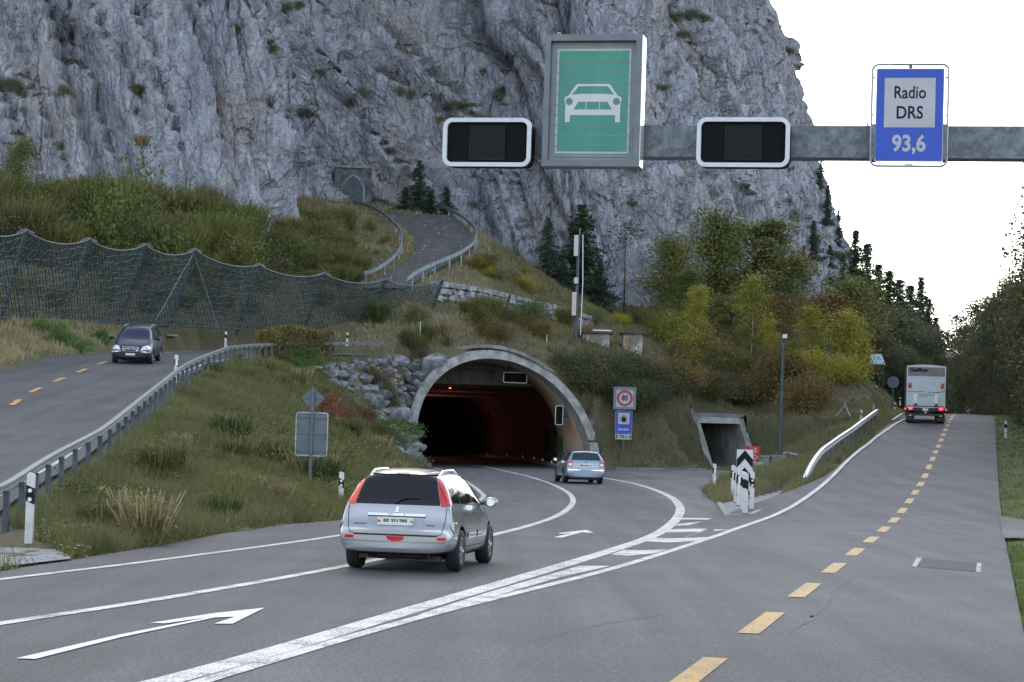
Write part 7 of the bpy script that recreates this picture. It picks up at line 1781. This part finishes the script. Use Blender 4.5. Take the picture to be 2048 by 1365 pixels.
for sg in (-1, 1):
    sk.panel('tail_light', 'rear', [(sg*.60, .70), (sg*.81, .70), (sg*.81, .93), (sg*.76, .97), (sg*.60, .95)], M['taillight'], t, .010); sk.panel('reverse_lamp', 'rear', rrect(sg*.70-.06, .78, sg*.70+.06, .88, .02), M['lampclear'], t, .016)
    sk.panel('bumper_reflector', 'rear', rrect(sg*.62-.12, .43, sg*.62+.12, .455, .008), M['taillight'], t, .006); d = 'right' if sg > 0 else 'left'
    for w_ in ([(-1.95, 1.04), (-1.32, 1.02), (-1.34, 1.36), (-1.82, 1.34)], [(-1.26, 1.015), (-.32, 1.0), (-.34, 1.37), (-1.28, 1.36)], [(-.26, 1.0), (.80, .985), (.25, 1.33), (-.27, 1.37)]): sk.panel('side_window', d, w_, M['glass'], t, .004)
    sk.line('door_gap', d, [(-.29, 1.36), (-.29, .99), (-.28, .32)], .012, M['seamd'], t); sk.line('door_gap', d, [(.88, .96), (.82, .35)], .012, M['seamd'], t)
    for yy in (-.44, -1.10): sk.panel('door_handle', d, rrect(yy-.08, .84, yy+.08, .875, .012), M['chrome'], t, .022)
    mirror_(t, sg, .86, .66, 1.0, M['silverblue'])
np_ = sk.panel('number_plate', 'rear', rrect(-.34, .72, .34, .88, .01), M['plate'], t, .012)
hp = sk.hit('rear', 0, .80)[0]; PLQ = (face_M((0, hp.y-.016, .80), (1, 0, 0), (0, 0, 1)), np_)
sk.line('tailgate_gap', 'rear', [(-.60, .99), (-.60, .62), (-.56, .58), (.56, .58), (.60, .62), (.60, .99)], .012, M['seamd'], t); sk.line('bumper_crease', 'rear', [(-.78, .60), (0, .585), (.78, .60)], .03, M['chrome'], t, .003)
sk.panel('emblem', 'rear', circ(0, .93, .03, 12), M['blackpl'], t, .008, grid=.02)
rails(t, sk, .55, -1.75, .1, M['blackpl'], .035); mb = MB(); mb.tube([(0, -1.5, 1.45), (.02, -1.62, 1.72)], [.008, .004], 5); mb.build('aerial', M['blackpl'], t)
mb = MB(); mb.box((0, 0, .19), (1.3, 3.8, .06)); mb.build('underbody', M['blackpl'], t)
for wy, wx in wheels:
    for sg in (-1, 1): wheel(t, sg*wx, wy, wr, .21, sg)
R1 = G(1165.5, 967.5); hd_ = math.radians(6.5); t.rotation_euler = (0, 0, hd_); rc = Vector((0, -1.42, 0)); rc.rotate(Matrix.Rotation(hd_, 3, 'Z')); t.location = R1-rc; t.location.z = R1.z+.01
strokes_later = PLQ
# ---- dark blue van coming down the upper road
t = thing('blue_van', 'dark blue compact people carrier coming down the upper road', 'car'); wheels = [(-1.36, .74), (1.33, .74)]; wr = .31
st = [(-2.14, .36, .40, .6, .75, .9, .92, .62, .76, .74, .62), (-2.10, .26, .34, .66, .95, 1.2, 1.22, .78, .84, .80, .66), (-2.0, .25, .30, .70, 1.02, 1.48, 1.52, .80, .865, .81, .62), (-1.8, .24, .28, .70, 1.02, 1.55, 1.60, .81, .87, .81, .60), (-.8, .22, .26, .68, 1.0, 1.58, 1.635, .81, .87, .81, .61), (.2, .20, .25, .66, .98, 1.56, 1.61, .81, .87, .81, .60),
 (.6, .20, .25, .66, .98, 1.44, 1.49, .81, .87, .80, .61), (1.25, .20, .25, .65, .96, 1.06, 1.09, .81, .865, .78, .70), (1.6, .20, .26, .62, .84, .93, .97, .80, .86, .76, .62), (1.98, .21, .28, .56, .70, .78, .81, .78, .84, .72, .54), (2.12, .24, .32, .50, .62, .67, .69, .72, .78, .66, .46), (2.16, .30, .38, .46, .54, .58, .60, .60, .66, .56, .40)]
me = loft(st, wheels, wr, 'body'); sk = Skin(me); finish_body(me, M['navy'], wheels, wr, t, lambda c: c.y > 1.6 and c.z < .50, M['navypl_refl'])
sk.panel('windscreen', 'front', [(-.68, 1.05), (.68, 1.05), (.64, 1.16), (.545, 1.50), (-.545, 1.50), (-.64, 1.16)], pm('blue_glass', (.012, .018, .05), .05, spec=.12, bump=0), t, .006)
gr_ = sk.panel('grille', 'front', [(-.34, .70), (-.24, .58), (.24, .58), (.34, .70)], M['blackpl'], t, .006); sk.line('grille_bar', 'front', [(-.36, .715), (0, .725), (.36, .715)], .022, M['chrome'], t, .012); sk.line('grille_bar', 'front', [(-.33, .65), (.33, .65)], .03, M['chrome'], t, .012); sk.line('grille_bar', 'front', [(-.35, .70), (-.25, .575), (.25, .575), (.35, .70)], .02, M['chrome'], t, .012)
mb = MB(); hh = sk.hit('front', 0, .66)[0]; mb.tube([(.065*math.cos(q), hh.y+.02, .665+.065*math.sin(q)) for q in np.linspace(0, 6.283, 20)], .010, 6); mb.bar((-.07, hh.y+.02, .655), (.07, hh.y+.02, .675), .02); mb.build('emblem', M['chrome'], t)
for sg in (-1, 1):
    sk.panel('headlight', 'front', [(sg*.40, .60), (sg*.76, .62), (sg*.80, .72), (sg*.68, .80), (sg*.50, .755)], M['lampclear'], t, .010); d = 'right' if sg > 0 else 'left'
    for w_ in ([(-1.95, 1.08), (-1.30, 1.06), (-1.32, 1.50), (-1.82, 1.49)], [(-1.22, 1.055), (-.28, 1.04), (-.30, 1.52), (-1.24, 1.505)], [(-.18, 1.035), (.95, 1.02), (.55, 1.27), (.22, 1.48), (-.20, 1.52)]): sk.panel('side_window', d, w_, M['glassb'], t, .004)
    sk.line('door_gap', d, [(-.23, 1.5), (-.23, 1.0), (-.22, .32)], .012, M['seamd'], t); sk.line('side_strip', d, [(-1.0, .56), (.95, .52)], .05, M['navypl_refl'], t, .012)
    sk.panel('indicator', 'front', circ(sg*.66, .665, .03, 10), M['warn'], t, .014, grid=.03); mirror_(t, sg, .86, .92, 1.06, M['navy'])
sk.line('bumper_crease', 'front', [(-.80, .535), (0, .55), (.80, .535)], .02, M['chrome'], t, .004)
np_ = sk.panel('number_plate', 'front', rrect(-.20, .385, .20, .475, .01), M['plate'], t, .012)
sk.line('lower_slot', 'front', [(-.6, .33), (.6, .33)], .05, M['blackpl'], t, .004)
rails(t, sk, .57, -1.7, .25, M['galv'], .05, .018); mb = MB(); mb.box((0, 0, .2), (1.3, 3.5, .06)); mb.build('underbody', M['blackpl'], t)
for wy, wx in wheels:
    for sg in (-1, 1): wheel(t, sg*wx, wy, wr, .2, sg)
p = P(262, 727, 97.5); t.location = (p.x, p.y+1.5, zleft(98.5)+.015); t.rotation_euler = (math.radians(4.5), 0, math.radians(180+2.0)); t.scale = (1.02,)*3
t.rotation_euler = (math.radians(-4.5), 0, math.radians(182)); t.location.z = zleft(98.8)+.0
# lettering too blurred to read in the photograph: rows of short strokes of the same length, height and colour
def strokes(name, x0, x1, z, h, mat, FM_, parent, seed):
    r_ = random.Random(seed); mb = MB(); x = x0
    while x < x1:
        w_ = h*r_.uniform(.35, .75)
        if r_.random() > .14:
            hh_ = h*r_.choice((.65, .65, 1.0)); mb.prism([(x, z-h/2), (x+w_, z-h/2), (x+w_+h*.08, z-h/2+hh_), (x+h*.08, z-h/2+hh_)], FM_, .004)
        x += w_+h*.16
    return mb.build(name, mat, parent)
strokes('plate_lettering', -.26, .26, 0, .07, M['platetext'], PLQ[0], PLQ[1], 5)
# ---- lorry
p = GR(1855, 848.5); yb = 146.5; p = Vector(((1855-1024)/4500*yb, yb, zroad(yb))); t = thing('lorry', 'white and grey box lorry with lit red tail lamps driving away', 'lorry', tuple(p), math.radians(-9.0))
Wd, H0, H1, L_ = 2.5, 1.02, 3.72, 7.5
mb = MB(); mb.box((0, L_/2, (H0+H1)/2), (Wd, L_, H1-H0)); mb.build('box_body', M['truckside'], t)
mb = MB(); mb.prism([(-Wd/2, 0), (Wd/2, 0), (Wd/2, .02), (.4, .10), (-.4, .10), (-Wd/2, .02)], face_M((0, L_+.05, H1), (1, 0, 0), (0, 0, 1)), L_+.1); mb.build('roof', M['framewhite'], t)
FM = face_M((0, -.002, 0), (1, 0, 0), (0, 0, 1))
mb = MB(); mb.prism([(-Wd/2+.02, 3.08), (Wd/2-.02, 3.08), (Wd/2-.02, H1-.02), (-Wd/2+.02, H1-.02)], FM, .03); mb.build('upper_panel', M['truckgrey'], t)
mb = MB(); mb.box((0, -.06, (1.14+3.04)/2), (Wd-.04, .10, 3.04-1.14)); tl = mb.build('tail_lift', M['truckwhite'], t)
for zz, hh in ((3.05, .03), (2.80, .025), (1.96, .012), (1.24, .02)): mb = MB(); mb.box((0, -.118, zz), (Wd-.06, .015, hh)); mb.build('lift_edge', M['framewhite'], tl)
mb = MB(); mb.ring([(-Wd/2, H0), (Wd/2, H0), (Wd/2, H1), (-Wd/2, H1)], [(-Wd/2+.06, H0+.06), (Wd/2-.06, H0+.06), (Wd/2-.06, H1-.06), (-Wd/2+.06, H1-.06)], FM, .035); mb.build('rear_frame', M['framewhite'], t)
place_text('lettering', 'Galliker', .25, M['signblack'], FM @ Matrix.Translation((-.50, 3.47, .034)), t, sx=1.12, bold=.014, shear=.15)
strokes('lettering', -.36, .60, 3.27, .10, M['redtext'], FM @ Matrix.Translation((0, 0, .034)), t, 1)
strokes('lettering', -1.15, -.12, 2.06, .075, M['redtext'], FM @ Matrix.Translation((0, 0, .114)), tl, 2)
strokes('lettering', -.50, .12, 1.73, .06, M['redtext'], FM @ Matrix.Translation((0, 0, .114)), tl, 3)
mb = MB()
for pts in ([(-.55, 1.86), (-.1, 1.88), (.15, 1.98), (.25, 2.03)], [(.2, 1.83), (.28, 1.96), (.2, 2.05), (.45, 2.04), (.55, 1.9)], [(.25, 2.04), (.6, 2.02), (1.0, 2.1), (1.2, 2.16)], [(.5, 1.98), (.9, 2.04), (1.2, 2.1)], [(-.2, 1.80), (.1, 1.86), (.2, 1.96)], [(.22, 1.83), (.5, 1.83), (.56, 1.9)]):
    mb.tube([FM @ Vector((x, z, .116)) for x, z in pts], .010, 4)
mb.build('line_drawing', M['seamd'], tl)
for sx in (-1, 1):
    mb = MB(); mb.prism(rrect(sx*1.04-.12, 2.26, sx*1.04+.12, 2.63, .02), FM @ Matrix.Translation((0, 0, .11)), .012); wq = mb.build('warning_board', M['warn'], t)
    mb = MB(); mb.bar(FM @ Vector((sx*1.04-.09, 2.32, .125)), FM @ Vector((sx*1.04+.09, 2.55, .125)), .05, .006, up=(0, -1, 0)); mb.bar(FM @ Vector((sx*1.04-.05, 2.28, .125)), FM @ Vector((sx*1.04+.1, 2.42, .125)), .04, .006, up=(0, -1, 0)); mb.build('stripe', M['blackpl'], wq)
    mb = MB(); mb.box((sx*.66, -.14, 1.62), (.22, .05, .60)); mb.build('lift_ramp', M['whiteplain'], t); mb = MB(); mb.box((sx*.66, -.16, 1.20), (.20, .10, .16)); mb.build('lift_hinge', M['steel'], t)
    mb = MB(); mb.prism(rrect(sx*.98-.13, .89, sx*.98+.13, 1.01, .04), FM @ Matrix.Translation((0, 0, .10)), .03); mb.build('tail_lamp', M['brakelit'], t)
    mb = MB(); mb.prism(circ(sx*1.30, .93, .05, 12), FM, .03); mb.build('side_marker', M['brakelit'], t); mb = MB(); mb.box((sx*1.22, .05, .93), (.16, .04, .03)); mb.build('marker_arm', M['blackpl'], t)
    mb = MB(); mb.prism(rrect(sx*.98-.10, .47, sx*.98+.10, .55, .02), FM @ Matrix.Translation((0, 0, .10)), .02); mb.build('low_reflector', M['taillight'], t)
    mb = MB(); mb.box((sx*.98, .15, .38), (.55, .03, .42)); mb.build('mud_flap', M['blackpl'], t)
    for y_ in (1.7, 6.4+1.2): wheel(t, sg*0+sx*.98, y_, .48, .5 if y_ < 3 else .3, sx, 6, M['alu'])
mb = MB(); mb.box((0, .05, .90), (2.3, .30, .22)); mb.build('rear_beam', M['blackpl'], t)
mb = MB(); mb.box((0, -.02, .58), (2.2, .14, .16)); mb.build('underrun_bar', M['blackpl'], t)
mb = MB(); mb.box((0, 4.0, .80), (.9, 7.6, .30)); mb.build('chassis', M['blackpl'], t)
np_ = MB(); np_.box((-.02, -.105, .90), (.36, .01, .18)); q = np_.build('number_plate', M['plate'], t); mb = MB(); mb.box((0, -.11, .72), (.12, .01, .07)); mb.build('number_lamp', M['whiteplain'], t)
mb = MB(); mb.prism(rrect(-1.2, .75, 1.2, 2.9, .1), face_M((0, L_+2.1, 0), (1, 0, 0), (0, 0, 1)), 1.9); mb.build('cab', M['truckside'], t)
mb = MB(); mb.box((1.55, 8.6, 2.15), (.22, .12, .5)); mb.bar((1.2, 8.7, 2.3), (1.5, 8.6, 2.3), .05); mb.build('mirror', M['blackpl'], t)
# sign the exhaust of the scene: recentre nothing else
# ------------------------------------------------------------------ overhead gantry
GA = math.radians(-12); GO = Vector((1.2, 33.0, 0)); GX_ = Vector((math.cos(GA), math.sin(GA), 0)); GN = Vector((math.sin(GA), -math.cos(GA), 0))
def PG(u, v, off=0.0):
    d = ray(u, v); o = Vector((0, 0, HC)); k = (GO+GN*off-o).dot(GN)/d.dot(GN); p = o+d*k-GO; return p.dot(GX_), p.z
gt = thing('gantry', 'galvanised overhead beam crossing the main road and carrying signs', 'gantry', tuple(GO), GA)
aL = PG(1000, 283)[0]; _, zt = PG(1400, 250.5); _, zb = PG(1400, 313.5)
mb = MB(); mb.box(((aL+13.5)/2, .25, (zt+zb)/2), (13.5-aL, .42, zt-zb)); mb.build('beam', M['beam'], gt)
mb = MB(); mb.box((13.3, .25, (zt+zb)/4), (.45, .45, (zt+zb)/2+.2)); mb.build('column', M['beam'], gt)
mb = MB(); mb.box((13.3, .25, .02), (.8, .8, .06)); mb.build('base_plate', M['galv'], gt)
for a_ in (-1.8, 3.9): mb = MB(); mb.box((a_, .02, zt+.006), (.02, .5, .012)); mb.build('weld', M['beam'], gt)
def on_gantry(name, label, cat, a, z): 
    p = GO+GX_*a; return thing(name, label, cat, (p.x, p.y, z), GA)
for (px, lb) in (((887, 237, 1063, 334), 'white-rimmed black lane signal left of the green car sign'), ((1394, 236, 1580, 335), 'white-rimmed black lane signal between the green and the blue sign')):
    a0, z1 = PG(px[0], (px[1]+px[3])/2, .35)[0], PG((px[0]+px[2])/2, px[1], .35)[1]; a1, z0_ = PG(px[2], (px[1]+px[3])/2, .35)[0], PG((px[0]+px[2])/2, px[3], .35)[1]
    c_ = GO+GX_*((a0+a1)/2)+GN*.21
    lane_signal('lane_signal', lb, a1-a0, z1-z0_, loc=(c_.x, c_.y, (z0_+z1)/2), rz=GA, group='lane signals on the gantry')
# green motor-road sign in a deep frame
off = .42
aL_, zT = PG(1087.5, 70, off)[0], PG(1188, 68.5, off)[1]; aR_, zB = PG(1280.5, 200, off)[0], PG(1180, 333, off)[1]
cx_ = (PG(1087, 200, off)[0]+PG(1281, 200, off)[0])/2; w = (PG(1281, 200, off)[0]-PG(1087, 200, off)[0])/2; h_ = (zT-zB)/2; cz = (zT+zB)/2
t = on_gantry('car_sign', 'large framed green sign with a white car symbol', 'sign', cx_, cz)
D0 = -off
mb = MB(); mb.ring([(-w, -h_), (w, -h_), (w, h_), (-w, h_)], [(-w+.085, -h_+.095), (w-.085, -h_+.095), (w-.085, h_-.095), (-w+.085, h_-.095)], face_M((0, D0+.36, 0), (1, 0, 0), (0, 0, 1)), .36); mb.build('frame', M['alu_frame'], t)
mb = MB(); mb.box((w+.004, D0+.2, .0), (.008, .33, 2*h_-.02)); mb.build('side_sheet', M['alu_bright'], t)
mb = MB(); mb.box((0, D0+.33, 0), (2*w-.02, .06, 2*h_-.02)); mb.build('back', M['alu'], t)
FM = face_M((0, D0+.115, 0), (1, 0, 0), (0, 0, 1))
mb = MB(); mb.prism([(-w+.08, -h_+.09), (w-.08, -h_+.09), (w-.08, h_-.09), (-w+.08, h_-.09)], FM @ Matrix.Translation((0, 0, -.1)), .1); mb.build('inner_plate', M['signinner'], t)
gw, gh = w*.765, h_*.795
mb = MB(); mb.prism([(-gw, -gh+.0), (gw, -gh), (gw, gh), (-gw, gh)], FM, .012); mb.build('white_border', M['signpale'], t)
mb = MB(); mb.prism([(-gw+.032, -gh+.032), (gw-.032, -gh+.032), (gw-.032, gh-.032), (-gw+.032, gh-.032)], FM, .018); gp_ = mb.build('green_panel', M['green'], t)
# slat joints
for k in range(10):
    z = gh-.2-k*(2*gh/10.6)*1.06
    if z < -h_+.12: break
    mb = MB(); mb.box((0, D0+.115-.0195, z), (2*gw+.01, .005, .009)); mb.build('slat_joint', M['signinner'], t)
# car symbol, traced proportions, width 1.0 units -> scaled
S_ = gw*.76; Z0 = -.0
def car_part(name, poly, holes, t_=.024):
    """polygon with holes via constrained triangulation, double thickness"""
    loops = [poly]+holes; vv = []; ee = []
    for L in loops:
        b_ = len(vv); vv += [Vector(p) for p in L]; ee += [(b_+i, b_+(i+1) % len(L)) for i in range(len(L))]
    r = delaunay_2d_cdt(vv, ee, [], 1, 1e-5); tri = []
    P2 = r[0]
    for f in r[2]:
        c0 = sum((P2[i] for i in f), Vector((0, 0)))/3
        ok = inpoly(np.array([c0.x]), np.array([c0.y]), poly)[0] and not any(inpoly(np.array([c0.x]), np.array([c0.y]), h)[0] for h in holes)
        if ok: tri.append(tuple(f))
    V = [FM @ Vector((p.x*S_, p.y*S_+Z0, t_)) for p in P2]
    me = bpy.data.meshes.new(name); me.from_pydata(V, [], tri); me.materials.append(M['signwhite']); me.update(); return link(name, me, t)
outer = [(-.98, -.50), (.98, -.50), (.98, -.10), (1.02, .02), (1.0, .13), (.86, .20), (.62, .56), (.55, .60), (-.55, .60), (-.62, .56), (-.86, .20), (-1.0, .13), (-1.02, .02), (-.98, -.10)]
ho = [[(-.72, .22), (-.76, .215), (-.52, .52), (.52, .52), (.76, .215), (.4, .25), (-.4, .25)], circ(-.84, -.02, .13, 16), circ(.84, -.02, .13, 16),
      [(-.68, -.30), (-.25, -.30), (-.25, -.03), (-.52, -.03)], [(-.225, -.30), (.225, -.30), (.225, -.03), (-.225, -.03)], [(.68, -.30), (.52, -.03), (.25, -.03), (.25, -.30)]]
car_part('car_symbol', outer, ho)
for sx in (-1, 1): car_part('symbol_wheel', [(sx*.89-.085, -.75), (sx*.89+.085 if sx < 0 else .89+.085, -.75), (sx*.89+.085, -.50), (sx*.89-.085, -.50)], [], .0235)
for sx in (-.78, .78): mb = MB(); mb.tube([(sx*w+.03*math.cos(q), D0+.2, h_+.03+.03*math.sin(q)) for q in np.linspace(0, 6.283, 10)], .008, 5); mb.build('lifting_eye', M['galv'], t)
# radio sign
off = .32
a0 = PG(1750.5, 230, off)[0]; a1 = PG(1887.5, 230, off)[0]; z1 = PG(1820, 136, off)[1]; z0_ = PG(1818, 323.5, off)[1]; w = (a1-a0)/2; h_ = (z1-z0_)/2
t = on_gantry('radio_sign', 'blue sign reading Radio DRS 93,6 in a tubular frame', 'sign', (a0+a1)/2, (z0_+z1)/2); FM = face_M((0, -off+.03, 0), (1, 0, 0), (0, 0, 1))
mb = MB(); mb.prism(rrect(-w, -h_, w, h_, .02), FM @ Matrix.Translation((0, 0, -.03)), .03); mb.build('back_plate', M['signwhite'], t)
mb = MB(); mb.prism(rrect(-w+.014, -h_+.014, w-.014, h_-.014, .015), FM, .006); mb.build('blue_panel', M['signblue'], t)
sq = w*.745; zc = h_*.265; mb = MB(); mb.prism([(-sq, zc-sq), (sq, zc-sq), (sq, zc+sq*.98), (-sq, zc+sq*.98)], FM, .010); mb.build('pale_square', M['signwhite2'], t)
k_ = 2*h_/188.0
place_text('lettering', 'Radio', 25.5*k_, M['signtext'], FM @ Matrix.Translation((0, zc+19*k_, .011)), t, sx=.80, bold=.003)
place_text('lettering', 'DRS', 26*k_, M['signtext'], FM @ Matrix.Translation((0, zc-21.5*k_, .011)), t, sx=.84, bold=.004)
place_text('frequency_lettering', '93,6', 33*k_, M['signwhite2'], FM @ Matrix.Translation((0, -h_*.625, .008)), t, sx=.86, bold=.009)
f = rrect(-w-.055, -h_-.06, w+.055, h_+.055, .09, 6); mb = MB(); mb.tube([(x, -off+.05, z) for x, z in f], .017, 8, closed=True); mb.build('tube_frame', M['galv'], t)
for x, z, sx_, sz_ in ((0, h_+.03, .05, .05), (0, -h_-.03, .12, .02), (-w-.03, 0, .05, .02), (w+.03, 0, .05, .02), (-w-.03, h_*.8, .05, .02), (w+.03, h_*.8, .05, .02)):
    mb = MB(); mb.box((x, -off+.05, z), (sx_, .02, sz_)); mb.build('frame_clip', M['steel'], t)
for sx in (-1, 1): mb = MB(); mb.box((sx*(w+.02), -.08, PG(1820, 283, off)[1]-(z0_+z1)/2), (.06, .42, zt-zb+.04)); mb.build('bracket', M['beam'], t)
